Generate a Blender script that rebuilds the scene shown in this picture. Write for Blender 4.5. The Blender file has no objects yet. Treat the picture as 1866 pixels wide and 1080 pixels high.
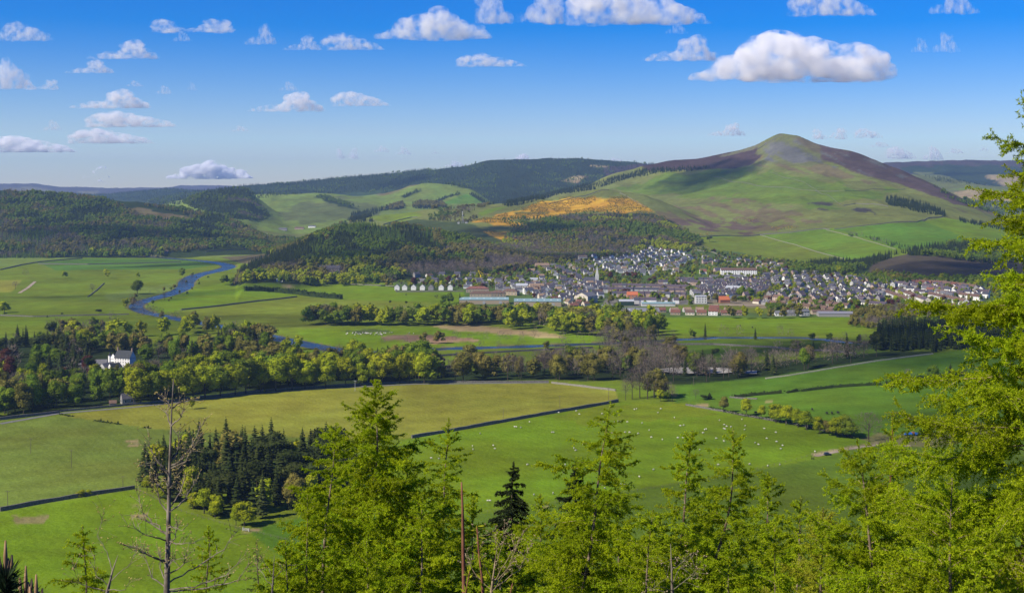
import bpy, bmesh, math, random, time
import numpy as np
from mathutils import Vector, Matrix
T0 = time.time()
R = math.radians
rnd = random.Random(7)
S = bpy.context.scene
COL = S.collection

# ------------------------------------------------------------------ camera, sky, sun, exposure
EYE, F, CX, HY = 150.0, 2300.0, 933.0, 350.0     # eye height above the valley floor, focal length in photo pixels, horizon row
cam_d = bpy.data.cameras.new('camera'); cam = bpy.data.objects.new('camera', cam_d); COL.objects.link(cam)
cam.location = (0, 0, EYE); cam.rotation_euler = (R(90), 0, 0)
cam_d.sensor_width = 36; cam_d.lens = F / 1866 * 36
cam_d.shift_y = -(540 - HY) / 1866
cam_d.clip_start = 0.1; cam_d.clip_end = 80000
S.camera = cam

SUN_EL, SUN_AZ = 41.0, 270.0        # azimuth clockwise from +Y: light comes from the left and a little behind the camera... see SD
SD = Vector((math.sin(R(SUN_AZ - 30)) * math.cos(R(SUN_EL)), math.cos(R(SUN_AZ - 30)) * math.cos(R(SUN_EL)), math.sin(R(SUN_EL))))
world = bpy.data.worlds.new('World'); S.world = world; world.use_nodes = True
nt = world.node_tree; nt.nodes.clear()
sky = nt.nodes.new('ShaderNodeTexSky'); sky.sky_type = 'NISHITA'; sky.sun_disc = False
sky.sun_elevation = R(SUN_EL); sky.sun_rotation = math.atan2(SD.x, SD.y)
sky.altitude = 300; sky.air_density = 1.0; sky.dust_density = 0.15; sky.ozone_density = 4.5
hs = nt.nodes.new('ShaderNodeHueSaturation'); hs.inputs['Saturation'].default_value = 1.75; hs.inputs['Hue'].default_value = .521
gm = nt.nodes.new('ShaderNodeGamma'); gm.inputs[1].default_value = 1.0
bg = nt.nodes.new('ShaderNodeBackground'); bg.inputs['Strength'].default_value = 0.085
wo = nt.nodes.new('ShaderNodeOutputWorld')
nt.links.new(sky.outputs[0], gm.inputs[0]); nt.links.new(gm.outputs[0], hs.inputs['Color'])
tint = nt.nodes.new('ShaderNodeMix'); tint.data_type = 'RGBA'; tint.blend_type = 'MULTIPLY'; tint.inputs[0].default_value = 1; tint.inputs[7].default_value = (1.02, .93, 1.08, 1)
nt.links.new(hs.outputs[0], tint.inputs[6]); nt.links.new(tint.outputs[2], bg.inputs[0]); nt.links.new(bg.outputs[0], wo.inputs[0])
sun_d = bpy.data.lights.new('sun', 'SUN'); sun_d.energy = 5.0; sun_d.angle = R(0.5); sun_d.color = (1.0, 0.91, 0.75)
sun = bpy.data.objects.new('sun', sun_d); COL.objects.link(sun)
sun.rotation_euler = SD.to_track_quat('Z', 'Y').to_euler()
vs = S.view_settings; vs.view_transform = 'Standard'; vs.look = 'None'; vs.exposure = 0.55; vs.gamma = 1.0; vs.use_curve_mapping = False
S.cycles.max_bounces = 9; S.cycles.diffuse_bounces = 2; S.cycles.glossy_bounces = 2; S.cycles.transmission_bounces = 2
S.cycles.transparent_max_bounces = 12; S.cycles.volume_bounces = 8
S.cycles.caustics_reflective = False; S.cycles.caustics_refractive = False

# ------------------------------------------------------------------ helpers
def tag(o, label=None, cat=None, group=None, kind=None):
    if label: o['label'] = label
    if cat: o['category'] = cat
    if group: o['group'] = group
    if kind: o['kind'] = kind
    return o
def link(o, parent=None):
    COL.objects.link(o)
    if parent is not None: o.parent = parent
    return o
def obj(name, me, parent=None, loc=None, mats=None):
    if mats and not me.materials:
        for m in (mats if isinstance(mats, (list, tuple)) else [mats]): me.materials.append(m)
    o = bpy.data.objects.new(name, me); link(o, parent)
    if loc is not None: o.location = loc
    return o
def empty(name, loc=(0, 0, 0), rz=0.0):
    o = bpy.data.objects.new(name, None); o.empty_display_size = 0.5; link(o)
    o.location = loc; o.rotation_euler = (0, 0, rz); return o
def np_mesh(name, V, Fa, mi=None, smooth=False):
    """V (n,3) float; Fa (m,k) int with k = 3 or 4, or a list of such arrays"""
    Fs = Fa if isinstance(Fa, list) else [Fa]
    Fs = [np.asarray(f) for f in Fs if len(f)]
    me = bpy.data.meshes.new(name)
    me.vertices.add(len(V)); me.vertices.foreach_set('co', np.asarray(V, np.float32).ravel())
    tot = sum(len(f) for f in Fs); loops = np.concatenate([f.ravel() for f in Fs]).astype(np.int32)
    me.loops.add(len(loops)); me.loops.foreach_set('vertex_index', loops)
    sizes = np.concatenate([np.full(len(f), f.shape[1]) for f in Fs]).astype(np.int32)
    me.polygons.add(tot)
    me.polygons.foreach_set('loop_start', np.concatenate([[0], np.cumsum(sizes)[:-1]]).astype(np.int32))
    if mi is not None: me.polygons.foreach_set('material_index', np.asarray(mi, np.int32))
    me.polygons.foreach_set('use_smooth', np.full(tot, bool(smooth)))
    me.update(calc_edges=True)
    return me
class Geo:
    """collects vertices and faces of one part"""
    def __init__(s): s.v = []; s.f = []; s.m = []
    def add(s, V, Fc, m=0):
        n = len(s.v); s.v += [tuple(p) for p in V]; s.f += [tuple(i + n for i in f) for f in Fc]; s.m += [m] * len(Fc)
    def box(s, x0, y0, z0, x1, y1, z1, m=0):
        s.add([(x0,y0,z0),(x1,y0,z0),(x1,y1,z0),(x0,y1,z0),(x0,y0,z1),(x1,y0,z1),(x1,y1,z1),(x0,y1,z1)],
              [(0,3,2,1),(4,5,6,7),(0,1,5,4),(1,2,6,5),(2,3,7,6),(3,0,4,7)], m)
    def tube(s, pts, rads, n=5, m=0):
        V = []; Fc = []
        for k, p in enumerate(pts):
            a = Vector(pts[max(0, k - 1)]); b = Vector(pts[min(len(pts) - 1, k + 1)])
            d = (b - a).normalized(); u = d.orthogonal().normalized() if abs(d.z) > .99 else Vector((0, 0, 1)).cross(d).normalized(); w = d.cross(u)
            for j in range(n):
                t = 2 * math.pi * j / n
                V.append(Vector(p) + (u * math.cos(t) + w * math.sin(t)) * rads[k])
        for k in range(len(pts) - 1):
            for j in range(n):
                Fc.append((k*n+j, k*n+(j+1)%n, (k+1)*n+(j+1)%n, (k+1)*n+j))
        Fc.append(tuple(range(n-1, -1, -1))); Fc.append(tuple((len(pts)-1)*n + j for j in range(n)))
        s.add(V, Fc, m)
    def mesh(s, name, mats=None, smooth=False):
        me = bpy.data.meshes.new(name); me.from_pydata(s.v, [], s.f)
        if mats:
            for q in (mats if isinstance(mats, (list, tuple)) else [mats]): me.materials.append(q)
            if len(me.materials) > 1: me.polygons.foreach_set('material_index', s.m)
        if smooth: me.polygons.foreach_set('use_smooth', [True] * len(me.polygons))
        me.update(); return me

# value noise on numpy arrays
def _hash(ix, iy, seed):
    h = (ix.astype(np.int64) * 374761393 + iy.astype(np.int64) * 668265263 + seed * 974711) & 0xffffffff
    h = ((h ^ (h >> 13)) * 1274126177) & 0xffffffff
    return ((h ^ (h >> 16)) & 0xffff) / 65535.0
def vnoise(x, y, seed=0):
    ix = np.floor(x); iy = np.floor(y); fx = x - ix; fy = y - iy
    fx = fx * fx * (3 - 2 * fx); fy = fy * fy * (3 - 2 * fy)
    ix = ix.astype(np.int64); iy = iy.astype(np.int64)
    a = _hash(ix, iy, seed); b = _hash(ix + 1, iy, seed); c = _hash(ix, iy + 1, seed); d = _hash(ix + 1, iy + 1, seed)
    return (a + (b - a) * fx) * (1 - fy) + (c + (d - c) * fx) * fy
def fbm(x, y, seed=0, oct=4, gain=.5):
    s = 0; a = 1; t = 0
    for o in range(oct):
        s = s + a * (vnoise(x, y, seed + o * 17) - .5); t += a; a *= gain; x = x * 2.03 + 11.3; y = y * 2.03 + 5.7
    return s / t * 2
def inpoly(px, py, poly):
    P = np.asarray(poly, float); res = np.zeros(np.shape(px), bool)
    bb = (px >= P[:,0].min()) & (px <= P[:,0].max()) & (py >= P[:,1].min()) & (py <= P[:,1].max())
    if not bb.any(): return res
    x = px[bb]; y = py[bb]; r = np.zeros(x.shape, bool); j = len(P) - 1
    for i in range(len(P)):
        xi, yi = P[i]; xj, yj = P[j]
        if yi != yj:
            c = ((yi > y) != (yj > y)) & (x < (xj - xi) * (y - yi) / (yj - yi) + xi)
            r ^= c
        j = i
    res[bb] = r; return res

# ------------------------------------------------------------------ the lie of the land
# each hill: crest points (bearing column, row of the crest, distance), width of its near flank, of its far flank, flank shape
HILLS = [
 ('h0', [(-1500,330,15000),(-300,338,15000),(0,335,14500),(60,334,14500),(110,341,14500),(200,341,14500),(300,342,15000),(330,338,16000),(400,337,16000),(470,341,16000),(600,345,16000),(900,350,16000)], 5000, 3000, 1.0),
 ('h0b', [(0,372,9000),(90,360,9000),(130,352,9000),(200,353,9000),(250,345,9000),(300,341,9000),(340,345,9000),(400,352,9000),(480,365,9000)], 2600, 2000, 1.0),
 ('h1', [(260,372,7000),(330,352,7000),(380,346,7000),(470,337,7200),(520,334,7200),(560,331,7300),(640,321,7400),(700,315,7400),(740,312,7300),(800,306,7200),(850,302,7200),(885,295,7300),(920,293,7400),(980,290,7500),(1040,290,7600),(1100,292,7600),(1165,297,7600),(1230,300,7600),(1320,310,7600),(1500,330,7600),(1700,350,7500)], 2300, 2500, 1.15),
 ('h1b', [(300,400,4700),(340,366,4700),(380,351,4700),(420,344,4750),(455,346,4800),(470,362,4800),(490,380,4700),(540,410,4600)], 1200, 900, 1.0),
 ('h2', [(260,385,5600),(300,370,5600),(340,362,5600),(380,356,5600),(440,354,5500),(500,353,5400),(560,351,5300),(600,353,5250),(640,358,5300),(690,357,5300),(720,346,5500),(750,336,5700),(785,334,5700),(830,340,5500),(865,350,5300),(890,366,5100),(930,400,5000)], 1500, 1200, .95),
 ('h3', [(560,440,3700),(600,418,3650),(640,404,3600),(680,397,3650),(740,391,3700),(800,383,3750),(870,376,3800),(950,368,3900),(1000,363,3900),(1060,352,3900),(1100,349,3900),(1180,362,3800),(1230,380,3700),(1300,410,3600)], 1050, 900, 1.0),
 ('h4', [(390,512,2250),(430,500,2300),(450,488,2350),(520,458,2500),(560,440,2550),(600,424,2600),(650,413,2650),(700,413,2700),(740,417,2700),(800,424,2750),(850,432,2750),(900,450,2750),(980,470,2700),(1040,486,2600)], 560, 900, .8),
 ('h5', [(860,395,4700),(930,372,4800),(1000,357,4800),(1060,338,4900),(1100,322,5000),(1165,301,5100),(1220,291,5100),(1250,290,5050),(1280,287,5000),(1340,273,4850),(1380,264,4750),(1400,254,4650),(1414,246,4600),(1425,243,4600),(1440,246,4600),(1455,249,4600),(1490,261,4550),(1540,275,4500),(1590,290,4450),(1640,308,4350),(1700,335,4200),(1760,368,4050),(1800,387,3950),(1850,408,3800),(1900,425,3700),(2000,450,3500),(2300,470,3400)], 1900, 1500, 1.25),
 ('h6', [(1500,520,2300),(1560,490,2380),(1600,478,2400),(1650,466,2420),(1700,466,2430),(1760,476,2430),(1820,486,2430),(1900,480,2450),(2100,450,2500),(2600,420,2600)], 330, 500, 1.0),
 ('h7', [(1400,330,9500),(1600,297,9500),(1640,294,9500),(1700,293,9500),(1830,291,9500),(2000,289,9500),(3300,280,9500)], 2800, 2500, 1.0),
 ('h7b', [(1500,380,7000),(1600,328,7000),(1660,318,7000),(1720,322,7000),(1780,334,6800),(1860,345,6600),(1960,330,6600),(2300,300,6600),(3300,280,6600)], 1500, 1500, 1.0),
 ('h8', [(1250,704,1000),(1390,688,1010),(1500,671,1030),(1600,655,1050),(1700,644,1070),(1800,632,1090),(1900,618,1100),(2200,570,1120),(3300,450,1200)], 330, 260, .9),
 ('h9', [(-1500,280,3900),(-500,310,3900),(-100,340,3900),(0,350,3900),(60,352,3900),(130,357,3900),(200,364,3950),(300,378,4000),(380,394,3950),(430,407,3800),(480,432,3650),(510,450,3550),(540,470,3500)], 980, 1200, .8),
]
def crest(pts, px):
    P = np.array(pts, float); g = np.arange(P[0,0] - 60, P[-1,0] + 60, 4.0)
    k = np.exp(-np.linspace(-2, 2, 7) ** 2); k /= k.sum()
    out = []
    for c in (1, 2):
        v = np.interp(g, P[:,0], P[:,c]); v = np.convolve(np.pad(v, 3, mode='edge'), k, 'valid'); out.append(np.interp(px, g, v))
    return out
def crest_soft(pts, px, dist=False):
    g = np.arange(-1700, 3600, 10.0); cy, cY = crest(pts, g); z = cY if dist else EYE + (HY - cy) * cY / F
    k = np.exp(-np.linspace(-2.2, 2.2, 61) ** 2 / 2); k /= k.sum(); z = np.convolve(np.pad(z, 30, mode='edge'), k, 'valid'); return np.interp(px, g, z)
RIVER = [  # centre line in photo columns/rows (floor at z = 0) and width in metres
 ((250,466),30),((321,471),26),((389,476.5),34),((423,484),38),((405,491),36),((365,499),34),((349,505),34),((338,514),34),((340,522),30),((312,535),26),((275,544),24),((250,552),24),((246,560),22),((262,568),20),((300,575),18),((340,584),18),((400,593),19),((444,601),22),((500,614),24),((550,624),26),((580,631),28),((640,640),26),((700,641),22),((789,634.5),22),((880,632),22),((971,629.5),20),((1060,626),16),((1180,621),16),((1300,614),17),((1400,613.5),18),((1489,615),17),((1540,623),18),((1600,630),18),((1800,640),18),((2300,655),18)]
def flat(px, py):      # photo pixel on the valley floor -> world x, y
    Y = EYE * F / (py - HY); return ((px - CX) / F * Y, Y)
RC = np.array([flat(*p) for p, w in RIVER]); RW = np.array([w for p, w in RIVER], float)
def smooth_line(P, W, it=2):
    for _ in range(it):
        Q = [P[0]]; q = [W[0]]
        for a, b, wa, wb in zip(P[:-1], P[1:], W[:-1], W[1:]):
            Q += [a * .75 + b * .25, a * .25 + b * .75]; q += [wa * .75 + wb * .25, wa * .25 + wb * .75]
        Q.append(P[-1]); q.append(W[-1]); P = np.array(Q); W = np.array(q)
    return P, W
RCs, RWs = smooth_line(RC, RW * .60)
def river_d(x, y):     # signed distance to the river edge (negative in the water)
    d = np.full(np.shape(x), 1e6)
    for a, b, wa, wb in zip(RCs[:-1], RCs[1:], RWs[:-1], RWs[1:]):
        e = b - a; L = (e ** 2).sum() + 1e-9
        t = np.clip(((x - a[0]) * e[0] + (y - a[1]) * e[1]) / L, 0, 1)
        q = np.hypot(x - a[0] - e[0] * t, y - a[1] - e[1] * t) - (wa + (wb - wa) * t) / 2
        d = np.minimum(d, q)
    return d
def land(px, Y, river=True):
    x = (px - CX) / F * Y
    base = np.clip((Y - 1750) / 900, 0, 1.5) * 7 * np.clip((px - 640) / 250, 0, 1) + 0 * x
    base = base + np.clip((Y - 4500) / 3000, 0, 2) * 25
    k = 5.0; acc = np.exp(np.zeros(x.shape)); zmax = base.copy(); ex = [base]
    for n, pts, wf, wb, pw in HILLS:
        cy, cY = crest(pts, px)
        if n in ('h5', 'h2', 'h3', 'h9'): cY = crest_soft(pts, px, True)
        zc = EYE + (HY - cy) * cY / F
        t = np.where(Y <= cY, (cY - Y) / wf, (Y - cY) / wb)
        u = np.clip(1 - t, 0, 1)
        prof = np.where(Y <= cY, u ** pw * (1 - .35 * (1 - u) * u), u * u * (3 - 2 * u))
        prof = prof * (1 - .12 * np.exp(-(t / .08) ** 2) * 0)
        lo, hi = pts[0][0], pts[-1][0]
        fade = np.clip((px - lo + 260) / 260, 0, 1) * np.clip((hi + 260 - px) / 260, 0, 1); fade = fade * fade * (3 - 2 * fade)
        zs = crest_soft(pts, px) if n in ('h5', 'h4', 'h3', 'h2', 'h9') else zc
        u3 = np.where(Y <= cY, u, 1) ** 7
        ex.append(np.maximum(zc * u3 + np.minimum(zs, zc / np.maximum(prof, .05)) * (1 - u3), -5) * prof * fade)
    E = np.stack([np.broadcast_to(e, x.shape) for e in ex]); m = E.max(0)
    z = m + k * np.log(np.exp((E - m) / k).sum(0)) - k * np.log(len(ex))  * np.exp(-np.maximum(m, 0) / 12)
    z = np.where(z < 0, z * .1, z)
    amp = np.clip(z / 120, 0, 1)
    z = z + amp * (fbm(x / 420, Y / 420, 3, 5) * 16 + (np.abs(fbm(x / 160, Y / 230, 9, 3)) - .2) * np.where(Y > 3300, -15, -7))
    z = z + fbm(x / 260, Y / 260, 5, 2) * .9 * np.clip((Y - 430) / 60, 0, 1)
    if river:
        near = (Y > 900) & (Y < 4000) & (z < 14)
        d = np.full(x.shape, 1e6); d[near] = river_d(x[near], Y[near])
        z = np.where(d < 14, z + (-1.6 - z) * (1 - np.clip((d + 1) / 7, 0, 1)) ** 1.0, z)
    return z
# table used by the ground mesh and to drop things on the ground
us_f = np.arange(-220, 2090, 2.8)
UCOL = np.concatenate([np.arange(-1400, -220, 40.0), us_f, np.arange(us_f[-1] + 12, 3300, 40.0)])
def ylist():
    ys = [430.0]
    while ys[-1] < 17500:
        Y = ys[-1]; d = 2.9 * Y * Y / (EYE * F) if Y < 2050 else None
        if Y < 700: d = max(d, 4)
        if Y >= 2050: d = 13.0 if Y < 5200 else (26 if Y < 8000 else (60 if Y < 10500 else 200))
        ys.append(Y + d)
    return np.array(ys)
YROW = ylist()
GU, GY = np.meshgrid(UCOL, YROW)          # rows = distance
GZ = land(GU, GY)
GX = (GU - CX) / F * GY
GPY = HY - F * (GZ - EYE) / GY
# visible = not hidden by nearer ground
GVIS = GPY <= np.minimum.accumulate(GPY, axis=0) + .8
print('land', GZ.shape, GZ.size, round(time.time() - T0, 1))
def zat(x, y):                              # height of the ground mesh
    x = np.atleast_1d(np.asarray(x, float)); y = np.atleast_1d(np.asarray(y, float))
    u = CX + F * x / y
    j = np.clip(np.searchsorted(UCOL, u) - 1, 0, len(UCOL) - 2); i = np.clip(np.searchsorted(YROW, y) - 1, 0, len(YROW) - 2)
    fu = np.clip((u - UCOL[j]) / (UCOL[j + 1] - UCOL[j]), 0, 1); fy = np.clip((y - YROW[i]) / (YROW[i + 1] - YROW[i]), 0, 1)
    return (GZ[i, j] * (1 - fu) + GZ[i, j + 1] * fu) * (1 - fy) + (GZ[i + 1, j] * (1 - fu) + GZ[i + 1, j + 1] * fu) * fy
def pick(px, py, ymin=0):                   # photo pixel -> first ground point behind it
    j = int(np.clip(np.searchsorted(UCOL, px), 0, len(UCOL) - 1))
    c = GPY[:, j]; k = np.where((c <= py) & (YROW >= ymin))[0]
    if not len(k): i = int(np.argmin(c)); Y = YROW[i]
    else:
        i = k[0]
        if i > 0 and c[i - 1] > py: Y = YROW[i - 1] + (YROW[i] - YROW[i - 1]) * (c[i - 1] - py) / (c[i - 1] - c[i])
        else: Y = YROW[i]
    x = (px - CX) / F * Y
    return Vector((x, Y, float(zat(x, Y)[0])))

# ------------------------------------------------------------------ what grows where (base colours of the ground)
C_BRI = (.112,.175,.009); C_MID = (.110,.152,.013); C_PALE = (.120,.165,.030); C_OLI = (.185,.190,.026); C_DRK = (.078,.125,.013)
C_FOR = (.022,.034,.012); C_HEA = (.052,.034,.034); C_MOO = (.120,.100,.045); C_GOR = (.38,.22,.016); C_TAN = (.27,.21,.10); C_SCR = (.092,.092,.085)
C_HIL = (.122,.138,.034); C_ROU = (.10,.115,.035); C_YARD = (.15,.14,.12); C_GAR = (.07,.11,.03)
PAINT = [  # colour, polygon in photo columns/rows, ragged edge in pixels, nearest, farthest distance
 # far layers
 (C_HEA, [(-1500,300),(3300,250),(3300,420),(-1500,420)], 0, 8200, 20000),
 (C_MOO, [(0,345),(60,340),(120,350),(60,362),(0,362)], 4, 9500, 20000),
 (C_MOO, [(140,349),(180,347),(175,356),(140,356)], 3, 9500, 20000),
 (C_FOR, [(-100,330),(520,330),(520,400),(-100,400)], 3, 7600, 9400),
 (C_FOR, [(250,380),(300,350),(640,290),(1240,280),(1400,330),(1400,420),(700,420),(250,420)], 0, 5200, 10000),
 ((0.030,0.050,0.018), [(560,372),(640,350),(720,345),(730,350),(700,362),(640,366)], 4, 5200, 10000),
 (C_TAN, [(1075,301),(1150,306),(1150,309),(1075,304)], 1, 5200, 10000),
 (C_TAN, [(1022,330),(1045,322),(1075,322),(1050,333)], 3, 5200, 10000),
 (C_HEA, [(1100,305),(1230,292),(1230,340),(1100,330)], 3, 6000, 10000),
 # rolling green hills in the middle distance
 (C_PALE, [(300,372),(330,362),(400,352),(470,352),(600,348),(700,352),(730,340),(800,330),(860,345),(900,370),(920,420),(300,430)], 1, 3900, 6600),
 (C_MOO, [(684,356),(700,345),(730,334),(752,330),(764,336),(735,345),(700,356)], 2, 3900, 6600),
 ((0.092,0.113,0.033), [(500,395),(540,372),(620,360),(680,372),(700,392),(640,404),(540,404)], 9, 3900, 6600),
 (C_FOR, [(350,345),(420,340),(462,340),(461,359),(472,374),(494,392),(480,402),(440,400),(390,390),(340,372)], 2, 3600, 6600),
 (C_FOR, [(729,358),(765,346),(768,349),(737,361)], 1, 3900, 6600), (C_FOR, [(792,366),(812,358),(838,352),(836,355),(815,361),(796,369)], 1, 3900, 6600),
 (C_FOR, [(855,354),(862,353),(885,366),(880,370)], 1, 3900, 6600), (C_FOR, [(572,359),(590,358),(664,382),(620,376)], 3, 3900, 6600),
 ((0.077,0.157,0.019), [(800,372),(850,353),(880,368),(860,371)], 1, 3900, 6600),
 # valley floor, far fields (rows as they show)
 (C_MID, [(-400,468),(560,430),(560,520),(300,600),(-400,640)], 0, 1150, 3400),
 (C_PALE, [(320,448),(440,440),(560,440),(540,462),(420,470),(350,468)], 1, 2500, 3900),
 ((0.083,0.147,0.019), [(350,446),(450,440),(520,440),(500,450),(380,455)], 1, 2500, 3900),
 ((0.100,0.085,0.045), [(400,468),(520,460),(480,478),(440,480)], 2, 2300, 3400),
 ((0.070,0.137,0.019), [(70,478),(160,471),(330,471),(420,480),(340,490),(100,492)], 1, 1900, 3400),
 (C_PALE, [(-200,470),(150,469),(70,476),(30,486),(-200,486)], 1, 2300, 3400),
 (C_OLI, [(-100,512),(40,510),(20,532),(-100,536)], 1, 1500, 3400),
 (C_PALE, [(190,535),(330,515),(338,524),(270,545),(200,552)], 3, 1500, 3000),
 (C_MID, [(-400,548),(235,552),(245,575),(210,600),(-400,640)], 0, 1150, 2200),
 (C_BRI, [(262,556),(345,528),(420,512),(500,508),(600,515),(540,541),(470,545),(330,565),(300,572),(262,564)], 1, 1400, 2700),
 ((0.132,0.162,0.018), [(330,565),(540,542),(800,552),(840,556),(560,600),(540,600),(440,598),(350,582)], 1, 1250, 2500),
 (C_BRI, [(440,520),(500,511),(620,516),(720,522),(845,530),(845,552),(620,545)], 1, 1500, 2700),
 (C_TAN, [(505,522),(540,518),(545,520),(520,527)], 2, 1500, 2700),
 # left wooded hill
 (C_FOR, [(-600,300),(0,345),(60,348),(200,358),(300,372),(400,392),(480,425),(540,470),(0,474),(-600,470)], 0, 2880, 4300),
 (C_MOO, [(228,385),(250,378),(275,382),(300,388),(335,392),(345,398),(300,402),(255,396)], 4, 3000, 4300),
 ((0.090,0.115,0.030), [(45,368),(80,366),(120,374),(100,376),(60,372)], 3, 3000, 4300),
 # right background
 (C_HEA, [(1600,292),(1866,285),(2100,285),(2100,330),(1700,318)], 2, 8000, 12000),
 (C_FOR, [(1640,305),(1720,300),(1866,305),(2100,300),(2100,340),(1700,340)], 7, 6600, 12000),
 (C_HIL, [(1640,304),(1690,312),(1745,328),(1700,330)], 3, 5000, 9000),
 (C_ROU, [(1600,310),(1720,318),(2100,330),(3000,330),(3000,480),(1700,480),(1690,330)], 0, 3900, 8000),
 (C_TAN, [(1735,350),(1770,345),(1835,348),(1866,358),(1960,365),(1960,372),(1850,366),(1800,366),(1750,360)], 2, 3900, 9000),
 (C_MID, [(1730,345),(1780,341),(1850,348),(1866,357),(1800,346)], 2, 3900, 9000),
 (C_TAN, [(1790,322),(1850,318),(1960,320),(1960,335),(1830,338)], 4, 5000, 9000),
 # ridge in front, with the gorse
 (C_HIL, [(560,480),(560,430),(640,400),(740,388),(840,378),(940,366),(1060,350),(1230,360),(1330,400),(1330,480)], 0, 2650, 3950),
 (C_MID, [(668,393),(700,385),(760,386),(770,392),(728,405),(690,403)], 1, 2800, 4200),
 ((0.109,0.167,0.014), [(868,388),(905,378),(955,371),(925,382),(880,395)], 2, 2800, 4200),
 (C_MOO, [(1060,352),(1100,346),(1130,362),(1160,372),(1100,380),(1000,372)], 8, 2800, 4200),
 ((0.045,0.060,0.018), [(700,408),(760,400),(840,405),(900,420),(935,440),(900,452),(840,440),(770,424)], 4, 2500, 4200),
 # the big hill
 (C_HIL, [(860,400),(1000,350),(1165,295),(1280,280),(1425,240),(1600,285),(1760,360),(1850,400),(1960,430),(2400,440),(2400,520),(1200,480)], 0, 2850, 5400),
 ((0.096,0.142,0.016), [(1110,345),(1290,307),(1360,310),(1480,330),(1640,350),(1500,380),(1300,360),(1180,350)], 16, 2900, 5400),
 (C_MOO, [(1180,385),(1300,360),(1400,372),(1480,400),(1430,418),(1300,425),(1230,420),(1170,400)], -24, 2900, 5400),
 ((0.100,0.070,0.050), [(1220,405),(1280,395),(1400,405),(1350,425),(1240,425)], -18, 2900, 5400),
 (C_MOO, [(1365,300),(1400,262),(1425,240),(1500,258),(1580,280),(1700,330),(1790,372),(1820,392),(1750,384),(1640,340),(1500,318)], -9, 2900, 5400),
 (C_HEA, [(1165,299),(1230,289),(1330,272),(1392,258),(1410,262),(1385,285),(1370,300),(1340,307),(1280,309),(1230,311),(1180,311)], 2, 3500, 5600),
 ((0.110,0.110,0.060), [(1310,285),(1340,272),(1405,255),(1425,246),(1420,252),(1370,275)], 4, 3500, 5600),
 ((.100,.108,.038), [(1385,268),(1405,252),(1425,242),(1460,250),(1520,268),(1530,292),(1480,302),(1380,298)], 8, 3400, 5600),
 (C_SCR, [(1400,262),(1450,256),(1490,266),(1500,290),(1460,296),(1390,292)], -9, 3500, 5600),
 ((0.100,0.085,0.045), [(1440,246),(1500,262),(1590,288),(1700,332),(1800,385),(1740,372),(1640,330),(1560,300),(1480,275)], 3, 3400, 5600),
 ((0.075,0.052,0.046), [(1495,262),(1560,275),(1640,305),(1720,345),(1790,380),(1740,372),(1640,335),(1560,318),(1500,290)], 5, 3400, 5600),
 (C_SCR, [(1495,270),(1560,284),(1610,302),(1660,325),(1620,330),(1540,312),(1490,295)], -8, 3400, 5600),
 ((0.060,0.055,0.040), [(1470,372),(1500,366),(1520,372),(1500,384),(1478,382)], -8, 2900, 5400), ((0.052,0.045,0.040), [(1545,384),(1580,376),(1600,386),(1585,396),(1550,394)], -9, 2900, 5400),
 # enclosed fields at its foot
 (C_BRI, [(1262,431),(1385,428),(1500,417),(1600,408),(1680,404),(1720,396),(1790,408),(1900,425),(1900,470),(1740,470),(1660,452),(1560,470),(1500,476),(1430,474),(1262,440)], 1, 2000, 4200),
 ((0.100,0.162,0.012), [(1385,428),(1505,418),(1655,460),(1560,474),(1540,472)], 1, 2000, 4200),
 ((0.113,0.147,0.014), [(1262,436),(1385,428),(1545,474),(1430,476),(1300,455)], 1, 2000, 4200),
 ((0.077,0.147,0.013), [(1520,418),(1680,402),(1780,440),(1650,456)], 1, 2000, 4200),
 # gorse
 (C_GOR, [(855,405),(905,392),(955,380),(985,366),(1050,362),(1140,362),(1165,370),(1190,386),(1150,388),(1060,386),(1020,392),(960,396),(920,400),(960,412),(1010,424),(960,420),(905,410)], 5, 2650, 4400),
 (C_GOR, [(880,421),(930,424),(960,434),(940,442),(895,430)], 4, 2500, 4400),
 ((0.100,0.105,0.030), [(935,387),(1000,386),(1000,390),(940,391)], 2, 2650, 4400),
 # woods on the knoll and above the town
 (C_FOR, [(420,520),(440,490),(520,455),(600,420),(650,410),(700,412),(770,424),(840,438),(900,455),(940,440),(1010,425),(960,405),(1020,394),(1120,388),(1190,390),(1230,405),(1270,440),(1240,465),(1140,470),(1050,480),(960,490),(900,500),(720,512),(500,522)], 2, 2000, 3700),
 # right knoll
 ((0.060,0.050,0.034), [(1540,500),(1600,474),(1660,462),(1760,470),(2100,440),(2600,420),(2600,530),(1700,520),(1560,510)], 2, 2050, 2700),
 (C_FOR, [(1440,500),(1520,478),(1600,465),(1580,500),(1500,508)], 2, 2050, 2700),
 # town ground
 (C_GAR, [(720,515),(900,500),(1000,480),(1080,470),(1180,450),(1270,450),(1350,460),(1440,480),(1560,505),(1700,512),(1900,512),(1900,575),(1640,575),(1560,580),(1190,580),(1080,565),(850,556),(845,530),(720,530)], 1, 1380, 2900),
 (C_YARD, [(1100,545),(1300,545),(1500,555),(1500,562),(1350,562),(1210,556),(1100,560)], 3, 1380, 2100),
 ((0.200,0.165,0.110), [(1290,548),(1400,550),(1500,560),(1520,572),(1440,566),(1340,560),(1300,556)], 3, 1380, 2100),
 ((0.120,0.147,0.019), [(1200,556),(1290,553),(1400,562),(1520,572),(1400,570),(1220,562)], 2, 1380, 2100),
 (C_BRI, [(1195,507),(1240,502),(1280,506),(1290,512),(1200,514)], 1, 1600, 2900), (C_BRI, [(1225,495),(1280,490),(1280,498),(1235,500)], 1, 1600, 2900),
 # middle belt of fields
 (C_BRI, [(1190,578),(1560,578),(1602,598),(1500,607),(1300,608),(1220,606)], 1, 1250, 1700),
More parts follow.
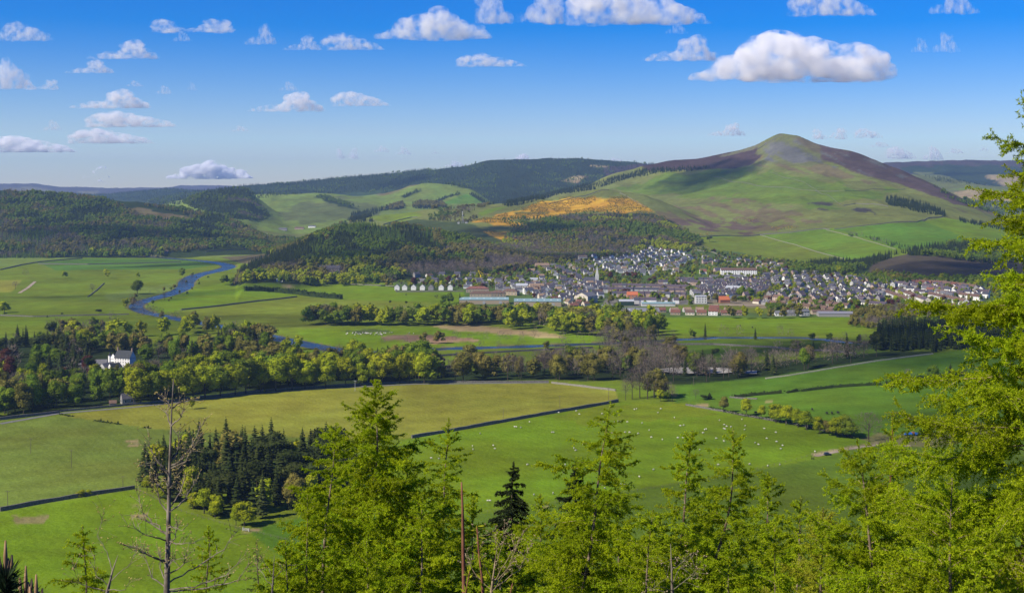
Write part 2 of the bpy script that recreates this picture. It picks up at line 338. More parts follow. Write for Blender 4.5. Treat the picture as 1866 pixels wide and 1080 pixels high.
 ((0.109,0.162,0.013), [(1300,590),(1480,586),(1560,582),(1595,596),(1440,600)], 6, 1250, 1700),
 (C_BRI, [(540,600),(700,597),(850,594),(1110,612),(1110,632),(700,640),(560,626)], 1, 1100, 1600),
 ((0.055,0.075,0.025), [(620,602),(700,600),(720,606),(650,607)], 3, 1200, 1500), ((0.160,0.110,0.070), [(690,610),(760,610),(870,616),(870,620),(760,622),(700,620)], 4, 1200, 1500),
 (C_TAN, [(785,592),(860,591),(960,602),(1035,612),(1000,616),(900,608),(800,598)], 3, 1200, 1500), ((0.260,0.170,0.100), [(760,616),(875,616),(870,621),(770,626)], 3, 1200, 1500),
 (C_MID, [(780,646),(1000,634),(1110,630),(1110,655),(960,655),(800,662)], 1, 1050, 1300),
 (C_BRI, [(545,640),(600,636),(700,640),(690,650),(560,648)], 1, 1100, 1300),
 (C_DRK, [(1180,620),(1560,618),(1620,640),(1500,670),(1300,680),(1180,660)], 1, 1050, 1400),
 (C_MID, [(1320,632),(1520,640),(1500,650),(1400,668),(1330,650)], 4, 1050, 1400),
 ((0.115,0.147,0.013), [(205,616),(340,611),(322,625),(290,633),(240,630)], 2, 1150, 1500),
 # woodland floor round the white house
 (C_FOR, [(-600,640),(0,620),(100,612),(205,616),(240,632),(300,634),(400,612),(500,630),(560,650),(780,665),(1000,665),(1120,650),(1230,660),(1390,660),(1620,640),(1720,640),(1600,657),(1500,671),(1390,688),(1240,702),(1000,692),(760,696),(600,703),(400,718),(110,746),(-600,790)], 1, 780, 1330),
 # near fields
 (C_OLI, [(110,757),(250,737),(400,722),(600,707),(760,700),(1005,697),(1122,711),(1128,730),(1000,754),(850,781),(750,798),(600,800),(480,793),(350,786),(270,780),(210,771)], 0, 600, 1100),
 ((.118,.158,.026), [(-600,800),(0,765),(110,757),(210,771),(270,780),(350,786),(480,793),(620,800),(620,860),(245,890),(0,931),(-600,1010)], 0, 500, 1000),
 (C_BRI, [(-600,1010),(0,931),(245,891),(290,912),(450,966),(620,1010),(900,1090),(900,1200),(-600,1200)], 0, 400, 700),
 ((0.067,0.142,0.012), [(450,966),(620,925),(700,905),(1000,1100),(620,1100)], 0, 400, 700),
 (C_BRI, [(600,850),(750,798),(850,781),(1000,754),(1128,732),(1240,733),(1400,762),(1560,800),(1590,806),(1500,832),(1300,868),(1000,915),(700,960)], 0, 500, 1000),
 ((0.122,0.162,0.010), [(1000,756),(1128,733),(1240,733),(1330,752),(1200,765),(1060,772)], 12, 500, 1000),
 (C_DRK, [(700,962),(1000,917),(1300,870),(1500,834),(1590,808),(1700,812),(2300,800),(2300,1200),(700,1200)], 0, 380, 900),
 (C_MID, [(1005,697),(1120,692),(1240,702),(1240,735),(1128,732),(1122,711)], 0, 800, 1100),
 ((0.070,0.137,0.013), [(1230,702),(1390,688),(1500,671),(1600,655),(1700,644),(2300,560),(2300,650),(1720,690),(1500,712),(1340,725),(1230,735)], 0, 780, 1300),
 ((0.079,0.147,0.013), [(1240,735),(1340,725),(1500,712),(1720,690),(2300,650),(2300,820),(1700,812),(1590,806),(1400,763)], 0, 600, 1100),
 (C_TAN, [(1265,737),(1290,735),(1292,741),(1270,742)], 1, 600, 1100),
 ((0.130,0.125,0.045), [(1560,798),(1600,790),(1690,790),(1780,770),(1866,770),(1866,800),(1700,812),(1620,815)], 4, 600, 1100),
 (C_TAN, [(1715,776),(1745,772),(1748,776),(1720,780)], 1, 600, 1100), (C_TAN, [(1655,760),(1672,759),(1672,762),(1655,763)], 1, 600, 1100), (C_TAN, [(1393,730),(1410,729),(1410,732),(1395,733)], 1, 600, 1100),
 (C_TAN, [(228,802),(252,801),(253,806),(230,806)], 1.2, 500, 1100), (C_TAN, [(232,810),(253,808),(254,812),(234,813)], 1.2, 500, 1100),
 (C_TAN, [(236,939),(270,935),(268,942),(240,944)], 1.5, 400, 700), ((0.200,0.200,0.060), [(238,920),(256,918),(255,922),(240,923)], 1.5, 400, 700),
 ((0.170,0.150,0.060), [(20,940),(90,938),(80,952),(30,954)], 5, 400, 700), (C_TAN, [(436,967),(470,963),(480,966),(445,970)], 1.2, 400, 700),
 ((0.300,0.240,0.130), [(1480,826),(1540,815),(1600,806),(1602,809),(1545,819),(1485,831)], 1, 600, 900),
 ((0.260,0.220,0.100), [(975,925),(1000,920),(1002,924),(980,928)], 1, 500, 900),
]
def paint1(du, dy):
    n, m = GZ.shape; colr = np.empty((n, m, 3)); colr[:] = C_MID
    colr[GY > 2900] = C_HIL
    U = GU + du * np.gradient(UCOL)[None, :]; PY = GPY + dy * np.gradient(GPY, axis=0)
    for c, P, e, y0, y1 in PAINT:
        r = np.where((YROW >= y0) & (YROW <= y1))[0]
        if not len(r): continue
        s = slice(r[0], r[-1] + 1)
        if e:
            if y0 > 1200: a, b = J1[s], J2[s]
            else: a, b = J3[s], J4[s]
            k = inpoly(U[s] + a * abs(e) * 2.2, PY[s] + b * abs(e) * 1.1, P)
            if e < 0: k &= J5[s] > .0
        else: k = inpoly(U[s], PY[s], P)
        colr[s][k] = c
    return colr
J1 = fbm(GX / 60, GY / 90, 21, 4); J2 = fbm(GX / 60 + 40, GY / 90 + 9, 31, 4); J3 = fbm(GX / 9, GY / 9, 41, 3); J4 = fbm(GX / 9 + 30, GY / 9, 43, 3); J5 = fbm(GX / 30 + GZ / 25, GY / 55 - GZ / 14, 47, 4)
def paint():
    colr = (paint1(-.25, -.1) + paint1(.05, .3) + paint1(.28, -.28)) / 3
    # the river bed and its banks
    k = (GY > 900) & (GY < 4000) & (GZ < 12)
    d = np.full(GZ.shape, 1e6); d[k] = river_d(GX[k], GY[k])
    colr[d < 6] = (.12,.12,.045); colr[(d < 2.5)] = (.06,.055,.035)
    return colr, d
GCOL, GRIV = paint()

def mat(name, col, rough=.85, spec=.15):
    m = bpy.data.materials.new(name); m.use_nodes = True; b = m.node_tree.nodes['Principled BSDF']
    b.inputs['Base Color'].default_value = (*col, 1); b.inputs['Roughness'].default_value = rough; b.inputs['Specular IOR Level'].default_value = spec
    return m
def nodes(m): return m.node_tree.nodes, m.node_tree.links, m.node_tree.nodes['Principled BSDF']
def noisy(name, c1, c2, scale=8.0, rough=.85, bump=0.0, obj_rand=0.0, detail=4, spec=.15, island=0.0):
    m = mat(name, c1, rough, spec); N, L, b = nodes(m)
    tc = N.new('ShaderNodeTexCoord'); nz = N.new('ShaderNodeTexNoise'); nz.inputs['Scale'].default_value = scale; nz.inputs['Detail'].default_value = detail
    L.new(tc.outputs['Object'], nz.inputs['Vector'])
    mx = N.new('ShaderNodeMix'); mx.data_type = 'RGBA'; mx.inputs[6].default_value = (*c1, 1); mx.inputs[7].default_value = (*c2, 1)
    rp = N.new('ShaderNodeMapRange'); rp.inputs[1].default_value = .35; rp.inputs[2].default_value = .65
    L.new(nz.outputs[0], rp.inputs[0]); L.new(rp.outputs[0], mx.inputs[0])
    out = mx.outputs[2]
    if obj_rand:
        oi = N.new('ShaderNodeObjectInfo'); hsv = N.new('ShaderNodeHueSaturation'); mr = N.new('ShaderNodeMapRange')
        mr.inputs[3].default_value = 1 - obj_rand; mr.inputs[4].default_value = 1 + obj_rand
        L.new(oi.outputs['Random'], mr.inputs[0]); L.new(mr.outputs[0], hsv.inputs['Value']); L.new(out, hsv.inputs['Color']); out = hsv.outputs[0]
    L.new(out, b.inputs['Base Color'])
    if bump:
        bp = N.new('ShaderNodeBump'); bp.inputs['Strength'].default_value = bump; L.new(nz.outputs[0], bp.inputs['Height']); L.new(bp.outputs[0], b.inputs['Normal'])
    return m
# ground material: colour from the map, broken up by grass tone, tussock and drill lines
def ground_material():
    m = mat('ground_turf', (.1,.1,.1), 1.0, 0.0); N, L, b = nodes(m)
    at = N.new('ShaderNodeAttribute'); at.attribute_name = 'Col'
    geo = N.new('ShaderNodeNewGeometry')
    def noise(scale, det=4, stretch=None):
        z = N.new('ShaderNodeTexNoise'); z.inputs['Scale'].default_value = scale; z.inputs['Detail'].default_value = det; z.inputs['Roughness'].default_value = .6
        mp = N.new('ShaderNodeMapping'); L.new(geo.outputs['Position'], mp.inputs['Vector'])
        if stretch: mp.inputs['Scale'].default_value = stretch
        L.new(mp.outputs[0], z.inputs['Vector']); return z.outputs[0]
    def rng(s, a, b2, c, d):
        r = N.new('ShaderNodeMapRange'); r.inputs[1].default_value = a; r.inputs[2].default_value = b2; r.inputs[3].default_value = c; r.inputs[4].default_value = d
        L.new(s, r.inputs[0]); return r.outputs[0]
    def mul(a, b2):
        q = N.new('ShaderNodeMath'); q.operation = 'MULTIPLY'; L.new(a, q.inputs[0]); L.new(b2, q.inputs[1]); return q.outputs[0]
    v = mul(mul(rng(noise(.006), .3, .7, .74, 1.28), rng(noise(.05, 5), .3, .7, .80, 1.20)), rng(noise(.6, 3), .3, .7, .88, 1.12))
    wv = N.new('ShaderNodeTexWave'); wv.wave_type = 'BANDS'; wv.bands_direction = 'X'; wv.inputs['Scale'].default_value = .055; wv.inputs['Distortion'].default_value = 1.2; wv.inputs['Detail'].default_value = 2; wv.inputs['Detail Scale'].default_value = .4
    mp = N.new('ShaderNodeMapping'); mp.inputs['Rotation'].default_value = (0, 0, R(-32)); L.new(geo.outputs['Position'], mp.inputs['Vector']); L.new(mp.outputs[0], wv.inputs['Vector'])
    v = mul(v, rng(wv.outputs['Fac'], 0, 1, .97, 1.03))
    h = N.new('ShaderNodeHueSaturation'); L.new(at.outputs['Color'], h.inputs['Color']); L.new(v, h.inputs['Value'])
    L.new(rng(noise(.012, 3), .3, .7, .485, .512), h.inputs['Hue'])
    L.new(h.outputs[0], b.inputs['Base Color'])
    bp = N.new('ShaderNodeBump'); bp.inputs['Strength'].default_value = .6; bp.inputs['Distance'].default_value = 1.2; L.new(noise(.35, 5), bp.inputs['Height']); L.new(bp.outputs[0], b.inputs['Normal'])
    return m
M_GROUND = ground_material()
def build_ground():
    V = np.stack([GX, GY, GZ], -1).reshape(-1, 3); n, m = GX.shape
    I = np.arange(n * m).reshape(n, m)
    Fq = np.stack([I[:-1,:-1], I[:-1,1:], I[1:,1:], I[1:,:-1]], -1).reshape(-1, 4)
    me = np_mesh('ground', V, Fq, smooth=True)
    a = me.color_attributes.new('Col', 'FLOAT_COLOR', 'POINT')
    c = np.ones((n * m, 4), np.float32); c[:, :3] = GCOL.reshape(-1, 3); a.data.foreach_set('color', c.ravel())
    o = obj('ground', me, mats=M_GROUND); tag(o, kind='structure')
    # the steep bank the camera stands on
    xs = np.linspace(-420, 420, 61); ys = np.concatenate([np.linspace(-120, 60, 46), np.linspace(68, 434, 46)])
    X, Y = np.meshgrid(xs, ys); Z = near_z(X, Y)
    me = np_mesh('hillside', np.stack([X, Y, Z], -1).reshape(-1, 3), np.stack([I2[:-1,:-1] for I2 in [np.arange(X.size).reshape(X.shape)]] + [I2[:-1,1:] for I2 in [np.arange(X.size).reshape(X.shape)]] + [I2[1:,1:] for I2 in [np.arange(X.size).reshape(X.shape)]] + [I2[1:,:-1] for I2 in [np.arange(X.size).reshape(X.shape)]], -1).reshape(-1, 4), smooth=True)
    tag(obj('hillside', me, mats=noisy('rough_bank', (.045,.06,.02), (.09,.075,.035), .5, bump=.5)), kind='structure')
def near_z(X, Y):
    z = EYE - 1.65 - .40 * np.maximum(Y, 0) - .15 * np.minimum(Y, 0)
    z = np.where(z < 6, 6 * np.exp((z - 6) / 6) , z) + fbm(X / 7, Y / 7, 77, 3) * np.clip(z / 20, 0, 1) * .5
    return z - np.clip((Y - 380) / 50, 0, 1) * .4
build_ground()
def water_material():
    m = mat('river_water', (.020,.032,.034), .06, .5); N, L, b = nodes(m)
    geo = N.new('ShaderNodeNewGeometry'); nz = N.new('ShaderNodeTexNoise'); nz.inputs['Scale'].default_value = .5; nz.inputs['Detail'].default_value = 3
    L.new(geo.outputs['Position'], nz.inputs['Vector']); bp = N.new('ShaderNodeBump'); bp.inputs['Strength'].default_value = .35; bp.inputs['Distance'].default_value = .5
    L.new(nz.outputs[0], bp.inputs['Height']); L.new(bp.outputs[0], b.inputs['Normal'])
    nz2 = N.new('ShaderNodeTexNoise'); nz2.inputs['Scale'].default_value = .04; L.new(geo.outputs['Position'], nz2.inputs['Vector'])
    mr = N.new('ShaderNodeMapRange'); mr.inputs[1].default_value = .35; mr.inputs[2].default_value = .7; mr.inputs[3].default_value = .2; mr.inputs[4].default_value = .5
    L.new(nz2.outputs[0], mr.inputs[0]); L.new(mr.outputs[0], b.inputs['Roughness'])
    return m
M_WATER = water_material()
def build_river():
    n = len(RCs); V = []; Fq = []
    for i in range(n):
        a = RCs[max(0, i - 1)]; b = RCs[min(n - 1, i + 1)]; d = (b - a) / np.linalg.norm(b - a); q = np.array([-d[1], d[0]]) * (RWs[i] / 2 + 4)
        V += [(*(RCs[i] + q), -.75), (*(RCs[i] - q), -.75)]
        if i: Fq.append((2*i-2, 2*i-1, 2*i+1, 2*i))
    g = Geo(); g.add(V, Fq); o = obj('river', g.mesh('river', M_WATER)); tag(o, kind='structure')
build_river()

# haze: the air of the valley
def build_haze():
    g = Geo(); g.box(-14000, -400, -4, 18000, 18500, 640)
    m = bpy.data.materials.new('haze'); m.use_nodes = True; N = m.node_tree.nodes; N.clear()
    v = N.new('ShaderNodeVolumePrincipled'); v.inputs['Color'].default_value = (.40,.62,1,1); v.inputs['Density'].default_value = HAZE; v.inputs['Anisotropy'].default_value = .2
    out = N.new('ShaderNodeOutputMaterial'); m.node_tree.links.new(v.outputs[0], out.inputs['Volume'])
    o = obj('haze', g.mesh('haze', m)); tag(o, kind='stuff')
HAZE = 4.3e-5
build_haze()

# ------------------------------------------------------------------ clouds
def ico(sub=1):
    bm = bmesh.new(); bmesh.ops.create_icosphere(bm, subdivisions=sub, radius=1.0)
    V = np.array([v.co[:] for v in bm.verts]); Fc = np.array([[v.index for v in f.verts] for f in bm.faces]); bm.free(); return V, Fc
ICO1, ICO2, ICO3 = ico(1), ico(2), ico(3)
def cloud_material():
    m = bpy.data.materials.new('cloud_vapour'); m.use_nodes = True; N = m.node_tree.nodes; L = m.node_tree.links; N.clear()
    out = N.new('ShaderNodeOutputMaterial'); dif = N.new('ShaderNodeBsdfDiffuse'); dif.inputs[0].default_value = (.9,.88,.88,1)
    tl = N.new('ShaderNodeBsdfTranslucent'); tl.inputs[0].default_value = (.9,.88,.88,1); m1 = N.new('ShaderNodeMixShader'); m1.inputs[0].default_value = .35
    tr = N.new('ShaderNodeBsdfTransparent'); m2 = N.new('ShaderNodeMixShader')
    L.new(dif.outputs[0], m1.inputs[1]); L.new(tl.outputs[0], m1.inputs[2]); L.new(tr.outputs[0], m2.inputs[1]); L.new(m1.outputs[0], m2.inputs[2]); L.new(m2.outputs[0], out.inputs[0])
    lw = N.new('ShaderNodeLayerWeight'); lw.inputs[0].default_value = .5
    mr = N.new('ShaderNodeMapRange'); mr.interpolation_type = 'SMOOTHSTEP'; mr.inputs[1].default_value = .85; mr.inputs[2].default_value = .30; mr.inputs[3].default_value = 0; mr.inputs[4].default_value = .55
    L.new(lw.outputs['Facing'], mr.inputs[0])
    tc = N.new('ShaderNodeTexCoord'); nz = N.new('ShaderNodeTexNoise'); nz.inputs['Scale'].default_value = 5.0; nz.inputs['Detail'].default_value = 4; nz.inputs['Roughness'].default_value = .65
    oi = N.new('ShaderNodeObjectInfo'); va = N.new('ShaderNodeVectorMath'); va.operation = 'ADD'; L.new(tc.outputs['Object'], va.inputs[0]); L.new(oi.outputs['Location'], va.inputs[1])
    L.new(va.outputs[0], nz.inputs['Vector'])
    r2 = N.new('ShaderNodeMapRange'); r2.interpolation_type = 'SMOOTHSTEP'; r2.inputs[1].default_value = .38; r2.inputs[2].default_value = .60; L.new(nz.outputs[0], r2.inputs[0])
    mu = N.new('ShaderNodeMath'); mu.operation = 'MULTIPLY'; L.new(mr.outputs[0], mu.inputs[0]); L.new(r2.outputs[0], mu.inputs[1]); L.new(mu.outputs[0], m2.inputs[0])
    return m
def cloud_volume():
    m = bpy.data.materials.new('cloud_vapour'); m.use_nodes = True; N = m.node_tree.nodes; L = m.node_tree.links; N.clear()
    out = N.new('ShaderNodeOutputMaterial'); v = N.new('ShaderNodeVolumePrincipled'); v.inputs['Color'].default_value = (1,1,1,1); v.inputs['Anisotropy'].default_value = .0
    tc = N.new('ShaderNodeTexCoord'); geo = N.new('ShaderNodeNewGeometry'); nz = N.new('ShaderNodeTexNoise'); nz.inputs['Scale'].default_value = 1.0; nz.inputs['Detail'].default_value = 5; nz.inputs['Roughness'].default_value = .62
    oi = N.new('ShaderNodeObjectInfo'); vm = N.new('ShaderNodeVectorMath'); vm.operation = 'MULTIPLY'; vm.inputs[1].default_value = (5.2, 2.6, 2.6); va = N.new('ShaderNodeVectorMath'); va.operation = 'ADD'
    L.new(tc.outputs['Object'], vm.inputs[0]); L.new(vm.outputs[0], va.inputs[0]); L.new(oi.outputs['Location'], va.inputs[1]); L.new(va.outputs[0], nz.inputs['Vector'])
    mr = N.new('ShaderNodeMapRange'); mr.interpolation_type = 'SMOOTHSTEP'; mr.inputs[1].default_value = .38; mr.inputs[2].default_value = .70; mr.inputs[3].default_value = 0; mr.inputs[4].default_value = .015
    L.new(nz.outputs[0], mr.inputs[0]); L.new(mr.outputs[0], v.inputs['Density'])
    L.new(v.outputs[0], out.inputs['Volume']); return m
M_CLOUD = cloud_volume()
def cloud_mesh(seed, prof, n=110, thin=1.0):
    """a bank of vapour puffs; x -1..1, z 0..1 following the profile of tops, y its depth"""
    r = np.random.RandomState(seed); V = []; Fc = []; o = 0; B, Bf = ICO2
    k = 0
    while k < n:
        x = r.uniform(-1, 1); top = np.interp(x, *prof)
        if r.rand() > .25 + top: continue
        rad = r.uniform(.05, .17) * (.4 + .6 * top); z = rad * .5 + r.rand() ** 1.2 * max(top - rad, .01)
        P = B * (1 + .30 * fbm(B[:,0] * 1.3 + k * 7.1, B[:,1] * 1.3 + B[:,2] * 1.7, seed, 3)[:, None])
        P = P * np.array([rad * r.uniform(1.2, 2.2), rad * 1.4, rad * r.uniform(.9, 1.5) * 1.6]) + np.array([x, r.uniform(-.45, .45) * top, z])
        V.append(P); Fc.append(Bf + o); o += len(B); k += 1
    V = np.concatenate(V); V[:,2] = np.where(V[:,2] < .04, .04 + (V[:,2] - .04) * .25, V[:,2])
    me = np_mesh('cloud_raw', V * np.array([4, 1.4, 1]), np.concatenate(Fc))
    t = bpy.data.objects.new('cloud_raw', me); COL.objects.link(t)
    md = t.modifiers.new('r', 'REMESH'); md.mode = 'VOXEL'; md.voxel_size = .045
    dg = bpy.context.evaluated_depsgraph_get(); m2 = bpy.data.meshes.new_from_object(t.evaluated_get(dg)); bpy.data.objects.remove(t); bpy.data.meshes.remove(me)
    m2.name = 'cloud'; c = np.empty(len(m2.vertices) * 3, np.float32); m2.vertices.foreach_get('co', c); c = c.reshape(-1, 3) / np.array([4, 1.4, 1]); m2.vertices.foreach_set('co', c.astype(np.float32).ravel())
    m2.materials.clear(); m2.update(); return m2
_p = lambda *a: (np.array(a[0::2], float), np.array(a[1::2], float))
CLOUD_SHAPES = [cloud_mesh(1, _p(-1,.05,-.7,.35,-.35,.75,-.1,1.0,.15,.95,.5,.6,.8,.35,1,.05)),
                cloud_mesh(2, _p(-1,.1,-.6,.3,-.2,.45,.1,.9,.4,1.0,.7,.6,1,.1), 90),
                cloud_mesh(3, _p(-1,.1,-.8,.8,-.4,1.0,0,.75,.4,.6,.8,.3,1,.05), 90),
                cloud_mesh(4, _p(-1,.05,-.5,.6,0,1,.5,.7,1,.05), 45),
                cloud_mesh(5, _p(-1,.2,-.85,.9,-.6,.6,-.3,.2,.1,.3,.4,.8,.7,1,1,.1), 60),
                cloud_mesh(6, _p(-1,.05,-.8,.2,-.55,.75,-.25,.9,-.05,1.0,.25,.8,.5,.6,.62,.8,.85,.65,.93,.1,1,.35), 170)]
def cloud(x0, x1, yt, yb, shape, label, alt=None, group='fair weather clouds in the blue sky', flip=False):
    alt = alt or 1050
    D = min(alt * F / max(HY - yb, 22), 30000 + 150 * yb)
    o = bpy.data.objects.new('cloud', CLOUD_SHAPES[shape]); link(o)
    if not CLOUD_SHAPES[shape].materials: CLOUD_SHAPES[shape].materials.append(M_CLOUD)
    w = (x1 - x0) / F * D; h = (yb - yt) / F * D * .85
    o.location = (((x0 + x1) / 2 - CX) / F * D, D, EYE + (HY - yb) / F * D); o.scale = (w / 2 * (-1 if flip else 1), w * .35, h)
    tag(o, label, 'cloud', group); return o
CL = [ (0,102,34,76,2,'broad white cloud near the left edge, below the top corner'),
 (-40,62,98,162,0,'tall bright cloud cut by the left edge of the sky'), (40,108,140,164,4,'faint wisp of cloud trailing right of the tall cloud at the left edge'),
 (158,288,74,108,1,'slanting pale cloud with its tail to the left, upper left sky'), (118,206,109,134,1,'thin low cloud just under the slanting pale cloud'),
 (278,430,28,60,4,'ragged thin cloud strip high in the left sky'), (314,350,52,76,3,'small tuft hanging below the ragged high cloud strip'), (443,503,44,82,1,'puffy cloud left of the long chain of high clouds'),
 (515,585,64,92,1,'small cloud between the puffy cloud and the wide one in the high chain'), (586,702,56,92,2,'wide flat cloud in the high chain left of the large domed cloud'),
 (686,900,8,72,0,'large domed white cloud high in the middle of the sky'), (870,1035,-30,44,4,'loose cloud cut by the top edge, right of the large domed cloud'), (1035,1300,-40,46,2,'long bright cloud bank at the top edge of the sky'),
 (1212,1254,34,62,3,'little tuft under the right end of the long bank at the top edge'), (834,962,94,122,2,'lone small cloud in the open blue below the large domed cloud'),
 (1166,1310,66,112,1,'pale loose cloud left of the largest cloud'), (1262,1616,52,148,5,'largest cloud, arching over the hill top in the right sky'),
 (1440,1600,-30,30,2,'cloud cut by the top edge above the largest cloud'), (1692,1785,-30,26,3,'small cloud at the top edge far to the right'), (1660,1696,62,96,3,'smaller wisp of the pair right of the largest cloud'), (1698,1750,50,96,3,'larger wisp of the pair right of the largest cloud'),
 (126,272,164,198,1,'lens shaped cloud, uppermost of the stack in the left sky'), (158,328,198,232,2,'wide cloud in the middle of the left stack'), (126,284,230,262,2,'bright flat cloud lowest of the left stack'),
 (78,114,214,238,3,'tiny round cloud left of the stack'), (-30,142,242,278,2,'long low cloud reaching in from the left edge'), (452,590,168,204,1,'cloud with a lumpy top in the middle left sky'), (508,544,144,166,3,'tiny cloud above the lumpy topped cloud'),
 (604,714,162,194,2,'smooth white cloud right of the lumpy topped cloud'), (420,455,226,240,3,'speck of cloud alone above the middle left hills'), (306,460,288,326,0,'glowing low cloud above the far left hills'), (134,212,303,334,1,'dim cloud low over the left horizon'),
 (228,262,144,158,3,'faint puff above the left stack'), (282,316,152,172,3,'fainter puff right of the stack'), (340,360,145,165,3,'faintest puff in the left sky'),
 (614,654,264,290,4,'faint pair of puffs low over the dark ridge'), (680,712,262,278,3,'left one of two small low clouds over the dark ridge'), (720,752,264,282,3,'right one of two small low clouds over the dark ridge'), (784,802,273,281,3,'speck of cloud right of the two small low ones'),
 (905,975,280,302,1,'cloud peeping over the dark ridge by the mast'), (1100,1142,284,300,3,'small cloud resting on the right end of the dark ridge'), (810,850,290,304,3,'cloud scrap behind the left shoulder of the ridge'),
 (1288,1358,224,248,1,'small cloud left of the hill top'), (1482,1545,228,254,4,'double cloud right of the hill top'), (1556,1612,230,252,2,'compact oval cloud right of the double one'), (1582,1625,256,268,3,'faint flat cloud below the compact oval one'),
 (1614,1672,262,290,2,'bright cloud low over the far right moor'), (1680,1722,260,292,3,'upright cloud next to the bright one over the far right moor'), (1722,1760,268,280,3,'flat wisp beside the upright cloud'), (1782,1804,264,276,3,'last tiny cloud towards the right edge') ]
for q, (x0, x1, yt, yb, sh, lab) in enumerate(CL): cloud(x0, x1, yt, yb, sh, lab, alt=1000 + (q * 37) % 160, flip=False)
# the nearer clouds overhead whose shadows lie across the valley: (ground pixel shaded, width m, depth m)
SHADED = [((1250,322),260,330),((1330,345),300,260),((1120,352),200,200),((300,1075),10,10)]
for q, ((px, py), w, d) in enumerate([((1265,330),420,420),((860,425),260,340),((120,548),260,120),((300,482),420,160),((1660,665),360,110),((1400,640),420,110),((1350,800),130,28),((1420,820),200,26),((1650,760),260,60),((700,340),260,300),((1720,500),500,260),((120,592),300,90),((1480,640),260,110),((1560,668),260,50),((1230,350),200,300),((150,430),300,500),((700,660),220,40),((100,700),200,70),((1750,700),260,60),((1680,900),200,60),((560,485),240,260),((950,470),200,260)]):
    P = pick(px, py); t = (1250 - P.z) / SD.z; c = P + SD * t
    o = bpy.data.objects.new('cloud', CLOUD_SHAPES[[0,2,1,3,5][q % 5]]); link(o); o.location = c; o.scale = (w / 2, d * .9, 300); o.rotation_euler = (0, 0, (q * 1.3) % 6)
    tag(o, 'small fair weather cloud drifting over the valley and shading the ground', 'cloud', 'clouds overhead out of the picture that shade the valley')

# ------------------------------------------------------------------ trees
def leaf_mat(name, c1, c2, vary=.25, trans=.3, hue=.012):
    m = bpy.data.materials.new(name); m.use_nodes = True; N = m.node_tree.nodes; L = m.node_tree.links; N.clear()
    out = N.new('ShaderNodeOutputMaterial'); d = N.new('ShaderNodeBsdfDiffuse'); t = N.new('ShaderNodeBsdfTranslucent'); mx = N.new('ShaderNodeMixShader'); mx.inputs[0].default_value = trans
    oi = N.new('ShaderNodeObjectInfo'); geo = N.new('ShaderNodeNewGeometry')
    c = N.new('ShaderNodeMix'); c.data_type = 'RGBA'; c.inputs[6].default_value = (*c1, 1); c.inputs[7].default_value = (*c2, 1)
    L.new(geo.outputs['Random Per Island'], c.inputs[0])
    h = N.new('ShaderNodeHueSaturation'); mr = N.new('ShaderNodeMapRange'); mr.inputs[3].default_value = 1 - vary; mr.inputs[4].default_value = 1 + vary
    ml = N.new('ShaderNodeMath'); ml.operation = 'MULTIPLY'; ml.inputs[1].default_value = 7.31; fr = N.new('ShaderNodeMath'); fr.operation = 'FRACT'; m2 = N.new('ShaderNodeMapRange'); m2.inputs[3].default_value = .5 - hue; m2.inputs[4].default_value = .5 + hue
    L.new(oi.outputs['Random'], mr.inputs[0]); L.new(oi.outputs['Random'], ml.inputs[0]); L.new(ml.outputs[0], fr.inputs[0]); L.new(fr.outputs[0], m2.inputs[0])
    L.new(c.outputs[2], h.inputs['Color']); L.new(mr.outputs[0], h.inputs['Value']); L.new(m2.outputs[0], h.inputs['Hue'])
    L.new(h.outputs[0], d.inputs[0]); L.new(h.outputs[0], t.inputs[0]); L.new(d.outputs[0], mx.inputs[1]); L.new(t.outputs[0], mx.inputs[2]); L.new(mx.outputs[0], out.inputs[0])
    return m
M_BARK = noisy('bark', (.045,.035,.025), (.085,.068,.05), 6, bump=.3)
LM = [leaf_mat('leaves_fresh_yellow', (.200,.245,.008), (.330,.350,.014), .20),
      leaf_mat('leaves_green', (.085,.140,.010), (.150,.200,.016), .25),
      leaf_mat('leaves_budding_olive', (.135,.130,.026), (.205,.180,.040), .22),
      leaf_mat('twigs_bare', (.125,.100,.080), (.200,.160,.130), .2, .1),
      leaf_mat('needles_dark', (.022,.034,.009), (.050,.062,.016), .3, .1),
      leaf_mat('needles_larch_far', (.090,.150,.016), (.140,.200,.025), .2),
      leaf_mat('leaves_copper', (.075,.028,.020), (.12,.045,.030), .2)]
KN = ['fresh yellow-green', 'green', 'olive brown budding', 'bare grey-brown', 'dark green', 'light green', 'copper red']
def quads(C, Nn, size, r, aspect=1.0, jit=.6):
    n = len(C); Nn = Nn + r.normal(0, jit, (n, 3)); Nn /= np.linalg.norm(Nn, axis=1)[:, None] + 1e-9
    a = r.normal(size=(n, 3)); T = np.cross(Nn, a); T /= np.linalg.norm(T, axis=1)[:, None] + 1e-9; B = np.cross(Nn, T)
    s = (size * r.uniform(.6, 1.3, n))[:, None]; T = T * s * aspect; B = B * s
    k = r.uniform(.5, 1, (4, n, 1))
    V = np.stack([C - T * k[0], C + B * k[1] * .8, C + T * k[2], C - B * k[3] * .8], 1).reshape(-1, 3)
    return V, np.arange(4 * n).reshape(n, 4)
